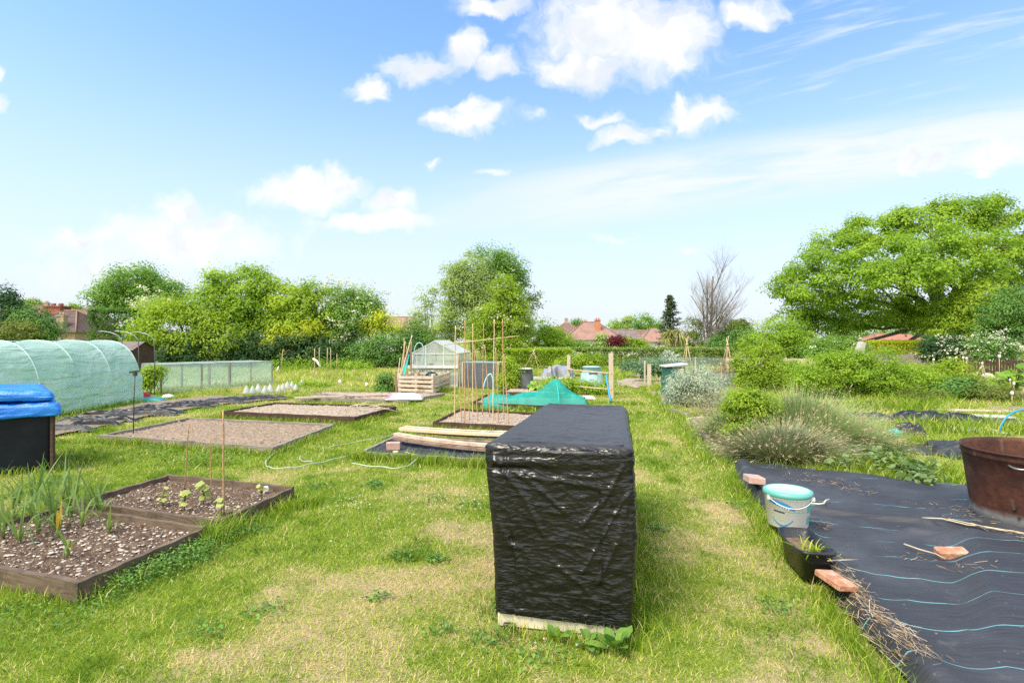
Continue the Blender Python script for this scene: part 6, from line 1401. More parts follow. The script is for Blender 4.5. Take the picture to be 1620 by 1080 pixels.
# ================================================================ net cage, arches, canes, cloches
def net_cage():
    A, B = G(255, 621)[:2], G(430, 609)[:2]; u = B - A; L = np.linalg.norm(u); u /= L; v = np.array((-u[1], u[0])); dp = 1.5; h = .88
    o = thing('net_cage', (*((A + B) / 2 + v * dp / 2), 0), 'long low fruit cage of pale green netting on wooden posts', 'net cage')
    pt = lambda a, b, z: (*(A + u * a + v * b), z)
    for b in (0, dp):
        for k, a in enumerate((0, L * .33, L * .58, L)): MB().beam(pt(a, b, -.02), pt(a, b, h), .07 if k == 2 else .045, .07 if k == 2 else .045).build('post', M_['bed_grey'], o)
    fr = MB()
    for (p, q) in (((0, 0), (L, 0)), ((0, dp), (L, dp)), ((0, 0), (0, dp)), ((L, 0), (L, dp)), ((L * .58, 0), (L * .58, dp))): fr.beam(pt(*p, h + .012), pt(*q, h + .012), .03, .022)
    fr.build('rail', M_['bed_grey'], o)
    def panel(p, q, n=50, m=16, seed=0, skirt=True):
        S, T = np.meshgrid(np.linspace(0, 1, n), np.linspace(0, 1, m)); S, T = S.ravel(), T.ravel(); p, q = np.array(p), np.array(q); d = (q - p) / np.linalg.norm(q - p); nn = np.array((d[1], -d[0]))
        w = .05 * (fb2(S * 6, T * 2, 1, 3, seed) - .5) + (.20 * np.exp(-T / .12) * (.4 + fb2(S * 5, S * 0, 1, 3, seed + 3)))
        xy = p + (q - p) * S[:, None] + nn * (w + .02)[:, None]
        return npmesh('net', np.c_[xy, .01 + T * (h + .02 - .03 * np.sin(S * math.pi * 3) ** 2 * (T > .9))], grid(n, m), M_['net_pale'], o, smooth=True)
    a, b, c, d = (np.array(pt(*q, 0))[:2] for q in ((0, 0), (L, 0), (L, dp), (0, dp)))
    panel(a, b, seed=1); panel(b, c, seed=2); panel(c, d, seed=3); panel(d, a, seed=4)
    S, T = np.meshgrid(np.linspace(-.01, 1.01, 60), np.linspace(-.02, 1.02, 20)); S, T = S.ravel(), T.ravel()
    xy = A + u * (S * L)[:, None] + v * (T * dp)[:, None]
    npmesh('net_roof', np.c_[xy, h + .03 - .06 * np.sin(np.clip(T, 0, 1) * math.pi) * np.abs(np.sin(S * math.pi * 3)) + .01 * fb2(S * 5, T * 5, 1, 3, 2)], grid(60, 20), M_['net_top'], o, smooth=True)
net_cage()
def arch(pl, pr, Y, top, w, label):
    """a dark post carrying half a grey hoop"""
    b = D(pr, 640, Y); b[2] = 0; t = D(pr, top + 17, Y); o = thing('arch_pole', b, label, 'arch pole', 'plant support arches by the polytunnel')
    MB().tube([b, (b + t) / 2 + (.02, 0, 0), t], .014, 6).build('pole', M_['iron'], o)
    L = D(pl, top + 2, Y); P = [t + np.array(((L[0] - t[0]) * (1 - math.cos(q)), 0, 0)) + np.array((0, 0, (1.65 - (top - 540) / FPX * Y - t[2]) * math.sin(q))) for q in np.linspace(0, math.pi * .55, 12)]
    MB().tube(P, .011, 6).build('hoop', M_['steel'], o)
arch(160, 193, 15.4, 524, 0, 'dark pole with grey half hoop, nearest the polytunnel roof')
arch(186, 219, 15.8, 524, 0, 'thicker dark pole with grey half hoop, middle arch at the tunnel end')
arch(214, 244, 16.6, 525, 0, 'dark pole with grey half hoop beside the bright leafy bush')
def cloches():
    proto = None
    for k, (px, py) in enumerate(((390, 622), (400, 622), (409, 621), (419, 621), (428, 620), (441, 619), (447, 618), (455, 616), (462, 614), (478, 612), (468, 617))):
        p = G(px, py, 0.0)
        if proto is None:
            mb = MB().lathe([(.17, 0), (.172, .01), (.10, .20), (.045, .30), (.03, .33), (.028, .36), (0, .362)], p, 18)
            proto = tag(mb.build('cloche', M_['cloche'], base=p), 'small white conical cloche standing in the row beside the net cage', 'cloche', 'white cloches in a row beside the net cage')
        else:
            c = proto.copy(); COL.objects.link(c); c.location = Vector(p); c.rotation_euler = (.06 * math.sin(k * 2), .06 * math.cos(k * 3), k); s = .62 + .22 * ((k * 7) % 5) / 5; c.scale = (s, s, s)
    proto.scale = (.7, .7, .7)
M_['cloche'] = netmat('cloche', (.62, .64, .63), .8, .35)
cloches()
bush('salad_plants', 'leafy salad row growing at the end of the white cloches', 19.5, (495, 617), [(470, 612, 18, 5), (495, 612, 20, 6), (512, 614, 14, 4)], 120, 14, .07, 'leaf_bright', 90, 'plant', crad=.15, trunk=False)
def bottle_cane(px, pb, pt, Y, label, bot=None, tilt=0, r=.012):
    b = D(px, pb, Y); b[2] = 0; t = D(px + tilt, pt, Y); o = thing('garden_cane', b, label, 'cane'); MB().tube([b, (b + t) / 2, t], r, 6).build('cane_shaft', M_['cane_pale'], o)
    if bot:
        for (qx, qy, ax, az) in bot:
            c = D(qx, qy, Y) - (0, .03, 0); d = unit(np.array([[ax, -.2, az]]))[0]; P = [c - d * .15, c - d * .14, c + d * .06, c + d * .11, c + d * .15]
            MB().tube(P, [.03, .045, .045, .018, .016], 10).build('bottle', M_['white_plastic'], o)
bottle_cane(443, 590, 552, 27, 'leaning pale cane with a clear bottle hung low, right of the net cage', [(440, 583, .5, 1)], 5)
bottle_cane(497, 612, 551, 22, 'pale cane with two white bottles crossing its top in the left lawn', [(500, 570, 1, -.6), (504, 575, -.5, .9)], 1)
bottle_cane(505, 590, 550, 24, 'plain pale cane just behind the two bottle cane')
bottle_cane(517, 600, 550, 23, 'tall plain pale cane, first of a close pair in the left lawn', None, 1)
bottle_cane(524, 592, 550, 24, 'tall plain pale cane, second of a close pair in the left lawn', None, -1)
bottle_cane(533, 588, 560, 26, 'short plain cane before the dark trees, right of the cane pair')
def marker(px, pb, pt, Y, label, r=.06, group=None, name='plant_marker', sh='cup'):
    b = D(px, pb, Y); b[2] = 0; t = D(px, pt, Y); o = thing(name, b, label, 'marker', group); MB().tube([b, t], .010, 6).build('stick', M_['cane_pale'], o)
    MB().lathe([(0, r * 1.6), (r * .7, r * 1.5), (r, r * .2), (r * .8, -r), (0, -r)], t, 12).build('cap', M_['white_plastic'], o)
marker(538, 612, 604, 19, 'white cup on a stick in the long lawn grass, left of two', .05)
marker(580, 618, 609, 18.5, 'white cup on a stick in the long lawn grass, right of two', .05)
gm = 'white capped sticks among the rear plants at right'
for k, (px, py) in enumerate(((1477, 569), (1502, 566), (1513, 566), (1524, 566), (1529, 567), (1554, 575))):
    marker(px, 610, py, 21, ('white cap on a stick, leftmost of the row before the dark bush', 'white cap on a thin stick, second of the row before the dark bush', 'tall white capped stick, third of the row under the white flowers', 'white capped stick, left of a close pair under the white flowers', 'white capped stick, right of a close pair under the white flowers', 'white capped stick above the pale leaning stakes')[k], .035, gm)
marker(1581, 590, 564, 22, 'white cap on the thickest brown stick beside the white flowers', .05, gm); marker(1598, 614, 601, 18, 'white cap on a stick before the rhubarb, left one', .032, gm); marker(1604, 618, 607, 17, 'white cap on a stick before the rhubarb, right one', .035, gm); marker(1601, 632, 622, 14, 'low white cap near the right edge in the weeds', .035, gm)
bag('pale stone in the rear soil behind the white flowering shrub', 1562, 597, .5, .3, .2, 0, 'white_plastic', 9, 0, 'stone', 'stone')
for k, (a, b) in enumerate((((1540, 600), (1554, 578)), ((1560, 600), (1555, 578)))): cane(D(*a, 20.5), D(*b, 20.5), .03, ('pale thick stake leaning right under the white flowers', 'pale thick stake leaning left under the white flowers')[k], None, 'wood_pale', 'leaning_stake')

# ================================================================ black strips plot on the left
def strip_plot():
    c = np.mean([np.array(p) for p in STRIPPLOT], 0); n = 120; P = np.array(STRIPPLOT)
    x0, x1, y0, y1 = P[:, 0].min(), P[:, 0].max(), P[:, 1].min(), P[:, 1].max()
    X, Y = np.meshgrid(np.linspace(x0, x1, n), np.linspace(y0, y1, n)); x, y = X.ravel(), Y.ravel(); F = grid(n, n); fc = np.stack([x[F].mean(1), y[F].mean(1)], 1)
    F = F[inpoly(fc[:, 0] + .12 * (fb2(fc[:, 0], fc[:, 1], 2, 3, 3) - .5), fc[:, 1], STRIPPLOT)]
    tag(npmesh('soil_plot', np.c_[x, y, .012 + .04 * fb2(x, y, 3, 4, 5)], F, M_['soil_strip'], smooth=True, base=(c[0], c[1], 0)), kind='structure')
M_['soil_strip'] = soilmat('soil_strip', (.12, .095, .075), (.27, .215, .165), (.55, .50, .44), 18, .74)
strip_plot()
gs = 'black mulch strips on the soil plot by the polytunnel'
for k, (px, py, sx, sy, rz) in enumerate(((105, 682, 1.0, .20, .15), (150, 667, 1.7, .22, .25), (205, 655, 2.2, .22, .35), (220, 658, 1.6, .18, .33), (270, 646, 2.0, .22, .40), (300, 642, 1.6, .16, .36), (330, 639, 2.0, .22, .40), (362, 635, 1.5, .15, .38), (390, 633, 1.8, .2, .35), (420, 631, 1.3, .15, .35), (150, 673, 1.0, .14, .25))):
    crumple('mulch_strip', ('ridged black mulch strip at the near end of the soil plot', 'ridged black mulch strip, second from the near end by the tunnel', 'wide black mulch strip below the left tunnel window', 'narrow black mulch strip in the middle of the soil plot', 'wide black mulch strip below the tunnel corner', 'narrow strip of black mulch near the soil plot middle edge', 'black mulch strip beside the flat green sack', 'narrow black strip at the lawn side, far half of the plot', 'black mulch strip at the far end toward the cloches', 'last narrow black strip at the far right tip of the plot', 'thin black strip at the lawn side, near half of the plot')[k], 'mulch strip', px, py, sx, sy * 1.1, .10, rz * .8, 'plastic_black' if k % 3 else 'mulch', 60 + k, gs, 7.0)
# ================================================================ greenhouse, compost bins, frames in the centre
def greenhouse():
    g0 = np.array(((652.6 - 810) / FPX * 19.9, 19.9)); u = np.array((.995, -.10)); v = np.array((.10, .995)); W, L = 1.66, 2.4; ez, rz = 1.22, 1.67
    o = thing('greenhouse', (*(g0 + u * W / 2 + v * L / 2), 0), 'small white framed greenhouse with cloudy panes behind the pallet bin', 'greenhouse')
    pt = lambda a, b, z: np.array((*(g0 + u * a + v * b), z)); fr = MB(); t = .035
    for b in (0, L):
        for a in (0, W): fr.beam(pt(a, b, 0), pt(a, b, ez), t, t)
        for a, zt in ((W * .30, ez + .27), (W * .70, ez + .27)): fr.beam(pt(a, b, 0), pt(a, b, zt), t * .8, t * .8)
        fr.beam(pt(-.03, b, ez), pt(W / 2, b, rz), t, t); fr.beam(pt(W + .03, b, ez), pt(W / 2, b, rz), t, t); fr.beam(pt(.02, b - .01, ez - .02), pt(W - .02, b - .01, ez - .02), t * .7, t * .7)
    for a, z in ((0, ez), (W, ez), (W / 2, rz)): fr.beam(pt(a, -.04, z), pt(a, L + .04, z), t, t)
    for k in (1, 2, 3):
        b = L * k / 4
        for a in (0, W): fr.beam(pt(a, b, 0), pt(a, b, ez), t * .7, t * .7); fr.beam(pt(a, b, ez), pt(W / 2, b, rz), t * .7, t * .7)
    fr.build('frame', M_['white_frame'], o)
    MB().box(pt(W / 2, L / 2, .03), (W + .06, L + .06, .07), math.atan2(u[1], u[0])).build('base_plinth', M_['plaster_grey'], o)
    MB().box(pt(W / 2 - .06, -.05, .73), (W + .2, .07, .10), math.atan2(u[1], u[0])).build('sill', M_['white_frame'], o)
    gl = M_['gh_glass']
    def pane(pts, nm='glazing', m=gl): MB().add(pts, [list(range(len(pts)))]).build(nm, m, o)
    pane([pt(0, 0, .06), pt(W, 0, .06), pt(W, 0, ez), pt(W / 2, 0, rz), pt(0, 0, ez)]); pane([pt(0, L, .06), pt(W, L, .06), pt(W, L, ez), pt(W / 2, L, rz), pt(0, L, ez)])
    pane([pt(0, 0, .06), pt(0, L, .06), pt(0, L, ez), pt(0, 0, ez)]); pane([pt(W, 0, .06), pt(W, L, .06), pt(W, L, ez), pt(W, 0, ez)])
    rf = M_['gh_roof']
    pane([pt(-.05, -.03, ez + .0), pt(-.05, L + .03, ez), pt(W / 2, L + .03, rz + .03), pt(W / 2, -.03, rz + .03)], 'roof_pane', rf); pane([pt(W + .05, -.03, ez), pt(W / 2, -.03, rz + .034), pt(W / 2, L + .03, rz + .034), pt(W + .05, L + .03, ez)], 'roof_pane', rf)
    # staging and pots inside
    st = MB(); st.box(pt(W * .45, .45, .62), (1.2, .5, .03)); 
    for a in (.2, 1.2): st.beam(pt(a, .3, .06), pt(a, .3, .6), .04, .04).beam(pt(a, .65, .06), pt(a, .65, .6), .04, .04)
    tag(st.build('staging', M_['wood_brown']), 'wooden staging bench standing inside the greenhouse', 'bench')
    tag(MB().box(pt(W * .57, .45, .71), (.24, .2, .15)).build('pot_tray', M_['brick'], bevel=.01), 'terracotta trough on the bench inside the greenhouse', 'trough')
    tag(MB().lathe([(0, 0), (.07, 0), (.09, .18), (.095, .2)], pt(W * .36, .4, .64), 16).build('plant_pot', M_['compost_green']), 'dark green pot on the bench inside the greenhouse', 'pot')
    tag(MB().lathe([(0, 0), (.12, 0), (.15, .22), (.16, .25), (.14, .25)], pt(W * .45, .5, .06), 16).build('plant_pot', M_['iron']), 'dark pot on the floor inside the greenhouse', 'pot')
    tag(MB().box(pt(W * .85, .5, .22), (.35, .35, .34)).build('storage_box', M_['plastic_black'], bevel=.02), 'black box on the floor inside the greenhouse', 'box')
def glassmat(name, col, op, rough=.15):
    m, t, b = newmat(name); b.inputs['Base Color'].default_value = c4(col); b.inputs['Roughness'].default_value = rough; b.inputs['Specular IOR Level'].default_value = .6
    n = t.noise(t('ShaderNodeTexCoord').outputs['Object'], 3.0, 5); f = t.rng(n, .3, .7, op - .12, op + .12)
    tp = t('ShaderNodeBsdfTransparent', None, Color=(.93, .97, .95, 1)); mx = t('ShaderNodeMixShader', None, Fac=f); t.l.new(tp.outputs[0], mx.inputs[1]); t.l.new(b.outputs[0], mx.inputs[2]); t.l.new(mx.outputs[0], t.n['Material Output'].inputs[0]); return m
M_['gh_glass'] = glassmat('gh_glass', (.62, .67, .64), .42); M_['gh_roof'] = glassmat('gh_roof', (.72, .75, .75), .78, .3)
greenhouse()
def pallet_bin():
    A, B = G(631, 622)[:2], G(686, 624)[:2]; E = np.array(G(711, 615)[:2]); F_ = A + (E - B)
    o = thing('pallet_bin', (*((A + E) / 2), 0), 'compost bay made of weathered wooden pallets with slatted sides', 'compost bin'); h = .64
    def panel(p, q, nb, seed, off=0):
        rng = np.random.default_rng(seed); p, q = np.array(p), np.array(q); d = (q - p) / np.linalg.norm(q - p); n = np.array((d[1], -d[0])); mb = MB()
        for k in range(nb):
            z = .05 + (h - .10) * (k + .5) / nb; w = (h - .06) / nb * .62; j = rng.normal() * .008
            mb.beam((*(p + n * (.03 + off)), z + j), (*(q + n * (.03 + off)), z - j), .018, w)
            mb.beam((*(p - n * (.07 - off)), z), (*(q - n * (.07 - off)), z), .018, w * .7)
        for f in (.03, .5, .97): c = p + (q - p) * f; mb.beam((*(c - n * (.02 - off)), .0), (*(c - n * (.02 - off)), h), .08, .075, up=(*d, 0))
        mb.build('pallet_panel', M_['wood_pale'], o)
    panel(A, B, 4, 1); panel(B + (E - B) * .04, E, 4, 2); panel(F_, A - (A - F_) * .04, 4, 3); panel(E, F_, 4, 4)
    n = 40; S, T = np.meshgrid(np.linspace(.06, .94, n), np.linspace(.06, .94, n)); S, T = S.ravel(), T.ravel(); xy = A + (B - A) * S[:, None] + (F_ - A) * T[:, None]
    npmesh('compost', np.c_[xy, .38 + .14 * fb2(xy[:, 0], xy[:, 1], 4, 4, 2)], grid(n, n), M_['soil_dark'], o, smooth=True)
    MB().beam((*(A - (B - A) * .08), 0), (*(A - (B - A) * .08), .70), .05, .05).build('post', M_['wood_brown'], o)
    c = A + (E - A) * .62; bag_ = MB().lathe([(0, .17), (.10, .15), (.19, .07), (.2, 0)], (*c, .47), 16, wob=lambda a, z: .2 * math.sin(3 * a) + .1 * math.sin(7 * a)); tag(bag_.build('black_bag', M_['plastic_black']), 'black plastic bag lying on top of the pallet compost bay', 'bag')
pallet_bin()
gl2 = 'stakes and canes stacked beside the greenhouse'
for k, (a, b, r, m_, lab) in enumerate((((628, 600), (652, 530), .022, 'wood_pale', 'pale stake, leaning farthest right in the stack'), ((630, 602), (641, 540), .018, 'cane_pale', 'pale cane leaning steeply in the stake stack'), ((633, 600), (648, 545), .02, 'wood_brown', 'brown stake leaning in the stake stack'), ((634, 604), (640, 552), .015, 'cane', 'brown cane in the middle of the stake stack'), ((627, 604), (633, 566), .018, 'wood_pale', 'short pale stake at the left of the stack'),
                                     ((649, 606), (651, 540), .03, 'wood_brown', 'upright brown post right of the stake stack'), ((640, 602), (639, 535), .012, 'cane_pale', 'thin upright cane behind the stake stack'), ((645, 600), (643, 548), .015, 'cane', 'thin brown upright cane beside the brown post'))):
    p = D(*a, 18.6 + k * .12); p[2] = .0; q = D(*b, 19.0 + k * .12); cane(p, q, r, lab, gl2, m_, 'leaning_stake')
p, q = D(636, 592, 18.8), D(646, 560, 19.2); tag(MB().beam(p - (0, 0, .3), q, .10, .03).build('teal_board', M_['teal']), 'narrow turquoise board leaning among the stakes by the greenhouse', 'board')
hoop_pipe([D(653, 575, 19.6), D(655, 556, 19.6), D(658, 546, 19.6), D(663, 542, 19.6), D(668, 545, 19.6), D(670, 554, 19.6), D(668, 575, 19.6)], .016, 'hose_pale', 'pale blue hoop showing above the left greenhouse wall')
def mesh_frame():
    A, B = G(732, 613)[:2], G(788, 615)[:2]; u = (B - A) / np.linalg.norm(B - A); v = np.array((-u[1], u[0])); L = np.linalg.norm(B - A); h = .93; dp = .9
    o = thing('mesh_frame', (*((A + B) / 2 + v * dp / 2), 0), 'square timber frame screened with black mesh, right of the greenhouse', 'frame'); pt = lambda a, b, z: (*(A + u * a + v * b), z)
    for (a, b) in ((0, 0), (L, 0), (L, dp), (0, dp)): MB().beam(pt(a, b, -.02), pt(a, b, h), .06, .06).build('post', M_['wood_pale'], o)
    mb = MB()
    for (p, q) in (((.03, 0), (L - .03, 0)), ((.03, dp), (L - .03, dp)), ((0, .03), (0, dp - .03)), ((L, .03), (L, dp - .03))): mb.beam(pt(*p, h - .03), pt(*q, h - .03), .035, .05)
    mb.build('rail', M_['net_top'], o)
    for (p, q) in (((.03, -.034), (L - .03, -.034)), ((.03, dp + .034), (L - .03, dp + .034)), ((-.034, .03), (-.034, dp - .03)), ((L + .034, .03), (L + .034, dp - .03))):
        n = 24; S, T = np.meshgrid(np.linspace(0, 1, n), np.linspace(0, 1, n)); S, T = S.ravel(), T.ravel(); a, b = np.array(pt(*p, 0))[:2], np.array(pt(*q, 0))[:2]
        xy = a + (b - a) * S[:, None] + .012 * (fb2(S * 4, T * 4, 1, 2, 3) - .5)[:, None]; npmesh('mesh_screen', np.c_[xy, .02 + T * (h - .04)], grid(n, n), M_['net_black'], o)
mesh_frame()
def dalek(p, r0, r1, h, m, lid, label, name='compost_bin', slot=False):
    o = thing(name, p, label, 'compost bin'); MB().lathe([(r0, 0), (r0 * 1.02, .02), (r0 * .97, h * .3), (r0 * .955, h * .31), (r0 * .92, h * .6), (r0 * .905, h * .61), (r1, h * .93), (r1 * 1.04, h * .935), (r1 * 1.04, h * .96)], p, 32).build('body', M_[m], o)
    MB().lathe([(r1 * 1.08, h * .95), (r1 * 1.1, h * .975), (r1 * .9, h), (r1 * .3, h * 1.02), (0, h * 1.02)], p, 32).build('lid', M_[lid], o)
    return o
dalek(G(831, 616), .30, .24, .74, 'water_butt', 'grey_lid', 'dark grey ribbed plastic bin behind the teal net')
o_ = dalek(G(936, 614), .42, .30, .78, 'teal_bin', 'teal_bin', 'pale grey turquoise compost bin between the two wooden posts')
MB().box(np.array(G(936, 614)) + (0, -.35, .55), (.30, .06, .03)).build('slot', M_['iron'], o_)
def rbin():
    p = G(1070, 627); o = thing('compost_bin', p, 'dark green compost bin with a pale grey sloping lid, beside the silver shrub', 'compost bin'); q = lambda s, z: [p + np.array((a * s, b * s + .3, z)) for a, b in ((-.31, -.3), (.31, -.3), (.31, .3), (-.31, .3))]
    MB().add(q(1.0, 0) + q(.92, .86), [(0, 1, 5, 4), (1, 2, 6, 5), (2, 3, 7, 6), (3, 0, 4, 7), (4, 5, 6, 7)]).build('body', M_['compost_green'], o, bevel=.02)
    L = [v + np.array((0, 0, .04 if i in (1, 2) else -.03)) for i, v in enumerate(q(1.12, .90))]; L2 = [v + np.array((0, 0, .05)) for v in L]; MB().add(L + L2, [(0, 1, 5, 4), (1, 2, 6, 5), (2, 3, 7, 6), (3, 0, 4, 7), (4, 5, 6, 7), (3, 2, 1, 0)]).build('lid', M_['grey_lid'], o, bevel=.012)
rbin()
def post(px, pb, pt_, w, m, label, name='wooden_post'):
    b = G(px, pb); Y = b[1]; t = D(px, pt_, Y); return tag(MB().beam(b - (0, 0, .05), t, w, w).build(name, M_[m], base=b, bevel=.006), label, 'post')
def bean_frame():
    a = G(967, 630); b = D(898, 600, 17.2); b[2] = 0; o = thing('post_rail_frame', (a + b) / 2, 'two pale wooden posts joined by thin rails around the turquoise bin', 'frame')
    MB().beam(a, D(966.5, 558.6, a[1]), .12, .12).build('post', M_['wood_pale'], o, bevel=.006); MB().beam(b, D(900, 562, 17.2), .10, .10).build('post', M_['wood_pale'], o, bevel=.006)
    for z0, z1 in ((.77, .73), (.27, .27)): MB().tube([b + (0, -.06, z0), (a + b) / 2 + (0, -.06, (z0 + z1) / 2 - .01), a + (0, -.07, z1)], .018, 6).build('rail', M_['cane_pale'], o)
bean_frame()
cane(D(966, 636, 14.6), D(958.5, 593, 15.2), .03, 'blue plastic pipe leaning against the taller pale post', None, 'hose_blue', 'blue_pipe')
post(1027, 613, 576, .12, 'wood_pale', 'pale wooden post at the corner of the netted plot across the grass path')
post(1079, 632, 583, .08, 'cane_pale', 'brown wooden stake in front of the green compost bin')
def fence_net(pts, h, label, name, m='net_grey', postm='wood_pale'):
    P = [np.array(p[:2]) for p in pts]; o = thing(name, (*P[0], 0), label, 'net fence')
    for p in P: MB().beam((*p, -.03), (*p, h), .05, .05).build('post', M_[postm], o); V = []; n = 12
    tot = []
    for a, b in zip(P[:-1], P[1:]): tot += [a + (b - a) * k / n for k in range(n)]
    tot.append(P[-1]); V = np.array([(*p, .02 + (h - .03) * f + .02 * math.sin(i * .5) * f) for f in np.linspace(0, 1, 6) for i, p in enumerate(tot)]); npmesh('net', V, grid(len(tot), 6), M_[m], o)
    MB().tube([(*p, h - .01) for p in P], .008, 5).build('wire', M_['iron'], o)
fence_net([G(1020, 612), G(1012, 597), G(1100, 597), G(1150, 600)], .95, 'see through net fence round the vegetable plot right of the grass path', 'net_fence')
fence_net([G(1105, 618), G(1140, 618), G(1170, 617)], .62, 'low pale green net fence behind the silver shrub', 'net_fence', 'net_pale')
def black_post(): tag(MB().tube([G(1016, 603), G(1016, 603) + (.01, 0, .35), G(1016, 603) + (0, 0, .62)], [.09, .12, .10], 10).build('black_sack', M_['plastic_black']), 'black plastic wrapped post behind the pale corner post', 'wrapped post')
black_post()
crumple('soil_heap', 'pale bare soil heap inside the netted plot across the path', 'soil', 1040, 606, 3.2, 3.0, .12, 0, 'soil_pale', 31)
def wigwam(px, pb, pt_, Y, w, n, label, m='cane_pale'):
    b = D(px, pb, Y); b[2] = 0; t = D(px, pt_, Y); o = thing('cane_wigwam', b, label, 'wigwam')
    for k in range(n):
        a = 2 * math.pi * k / n + .4; f = b + (math.cos(a) * w, math.sin(a) * w, 0); e = t + (-math.cos(a) * w * .15, -math.sin(a) * w * .15, (k % 3) * .08); MB().tube([f, (f + e) / 2, e], .0095, 6).build('cane_shaft', M_[m], o)
    z0 = t - (0, 0, .25); MB().lathe([(.02, 0), (.06, .02), (.06, .06), (.02, .08)], z0, 10).build('string', M_['dry_rope'], o)
M_['dry_rope'] = mat('dry_rope', (.5, .42, .3))
wigwam(1087, 598, 537, 23, .38, 5, 'wigwam of pale canes standing behind the compost bin with grey lid')
wigwam(1151, 600, 537, 22, .35, 5, 'second wigwam of pale canes wrapped in dead stems, beside the light shrub')
wigwam(845, 598, 553, 27, .7, 4, 'wide wigwam of thin canes left of the pale posts, before the hedge')
def teasel():
    rng = np.random.default_rng(4); b = D(1150, 612, 20); b[2] = 0; o = thing('dead_stems', b, 'bundle of dead bleached stems beside the second cane wigwam', 'dead plant'); n = 120; a = rng.random(n) * 6.28; el = .7 + .75 * rng.random(n)
    d = np.stack([np.cos(a) * np.cos(el), np.sin(a) * np.cos(el), np.sin(el)], 1); V, F, T = straps(np.tile(b, (n, 1)) + rng.normal(size=(n, 3)) * (.15, .15, .0), d, .7 + .7 * rng.random(n), .014 + .01 * rng.random(n), .1 + .2 * rng.random(n), 4, rng); npmesh('stems', V, F, M_['dry_stalk'], o, {'rnd': np.repeat(rng.random(n), len(V) // n)})
    C = V.reshape(n, -1, 3)[:, -1]; V, F, rn = clump_leaves(C, np.full(n, .04), 6, .05, .7, .3, rng); tag(npmesh('seed_heads', V, F, M_['dry_stalk'], o, {'rnd': rn}), kind='stuff')
teasel()
for k, (px, t_) in enumerate(((1116, 568), (1128, 572), (1139, 566))): cane(G(px, 632), D(px + 1, t_ + 8, 14.6), .012, ('bleached cane with netting, left of three behind the silver shrub', 'bleached cane with netting, middle of three behind the silver shrub', 'bleached cane with netting, right of three behind the silver shrub')[k], None, 'cane_pale')
cane(D(1208, 600, 20), D(1208, 538, 20), .02, 'pale stake standing in the light yellow green shrub', None, 'wood_pale', 'wooden_stake')

# ---- canes of the bean row in the stony bed
gb = 'bamboo canes of the bean row'
BC = [((719, 668), (720.5, 515)), ((730, 666), (725, 560)), ((735, 670), (735.7, 508)), ((742.5, 663), (739, 545)), ((747.5, 658), (748, 512)), ((756, 666), (749.7, 545)), ((763, 656), (765, 512)), ((775.5, 659), (767, 548)), ((779.6, 670), (782, 505)), ((789, 669), (784, 550)), ((797, 662), (795, 505)), ((805, 670), (797, 560))]
for k, (a, b) in enumerate(BC):
    p = G(*a, .09); cane(p - (0, 0, .05), D(*b, p[1] + (.25 if k % 2 else .1)), .0115 if k % 2 == 0 else .010, 'tall bamboo cane standing in the stony bed of the bean row' if k % 2 == 0 else 'shorter leaning bamboo cane in the bean row', gb, 'cane_pale' if k in (0, 4, 8) else 'cane')
cane(D(702, 545, 11.2), D(822, 531, 11.6), .010, 'horizontal pale cane tied across the bean row', None, 'cane_pale')
hoop_pipe([G(762, 645), D(764, 620, 13.5), D(767, 604, 13.5), D(772, 594, 13.5), D(777, 592, 13.5), D(780, 602, 13.5), D(780, 620, 13.5), G(779, 645)], .017, 'hose_pale', 'pale blue hoop standing over the left end of the teal net')
# ---- teal net heaped over a hoop
def teal_net():
    A, B = G(757, 641), G(935, 640); nu, nv = 150, 60
    S, T = np.meshgrid(np.linspace(0, 1, nu), np.linspace(0, 1, nv)); S, T = S.ravel(), T.ravel()
    x = -.85 + S * 2.75; y0 = 13.35 - .42 * (x + .85) * .6; y = y0 + T * 1.35
    hump = .34 * np.exp(-((S - .70) / .10) ** 2) * (.55 + .45 * np.sin(np.clip(T, 0, 1) * math.pi)) + .10 * np.exp(-((S - .58) / .14) ** 2) + .08 * np.exp(-((S - .82) / .16) ** 2)
    low = .16 * (.4 + ridge(np.stack([x * 3, y * 3, x * 0], 1), 3, 4)) * sstep(0, .15, S)
    e = sstep(0, .18, T) * sstep(1, .8, T) * sstep(0, .05, S) * sstep(1, .93, S)
    z = .10 + e * (np.maximum(low, 0) * .8 + hump + .10 * (ridge(np.stack([x * 5, y * 4, x * 0 + 2], 1), 2, 8) - .5)) - .09 * (1 - e)
    tag(npmesh('garden_net', np.c_[x, y, np.maximum(z, .015)], grid(nu, nv), M_['net_teal'], smooth=True, base=(.5, 13.5, 0)), 'crumpled bright teal netting draped over a hoop on the dark bed', 'netting')
    xh = -.85 + .70 * 2.75; yh = 13.35 - .42 * .6 * (xh + .85)
    hoop_pipe([(xh + .03 * math.cos(t), yh + .55 - .62 * math.cos(t), .08 + .60 * math.sin(t)) for t in np.linspace(0, math.pi, 9)], .014, 'teal', 'teal hoop holding up the crumpled net')
teal_net()
crumple('tarp_heap', 'grey and blue crumpled sheets heaped behind the dark water butt', 'sheet heap', 882, 596, 1.5, 1.0, .55, .3, 'heap', 41, sc=2)
bag('grey stone slab before the pale post', 930, 631, .45, .3, .10, 0, 'plaster_grey', 11, 0, 'stone', 'stone')
flatboard((800, 599), (905, 601), .5, .10, 'plaster_grey', 'grey flat edging of a plot behind the dark bin')
flatboard((466, 636), (640, 629), .10, .05, 'wood_pale', 'long pale plank lying across the overgrown plank bed', z=.09)
flatboard((500, 629), (560, 634), .08, .04, 'bed_grey', 'grey plank lying in the overgrown bed, left half', z=.10)

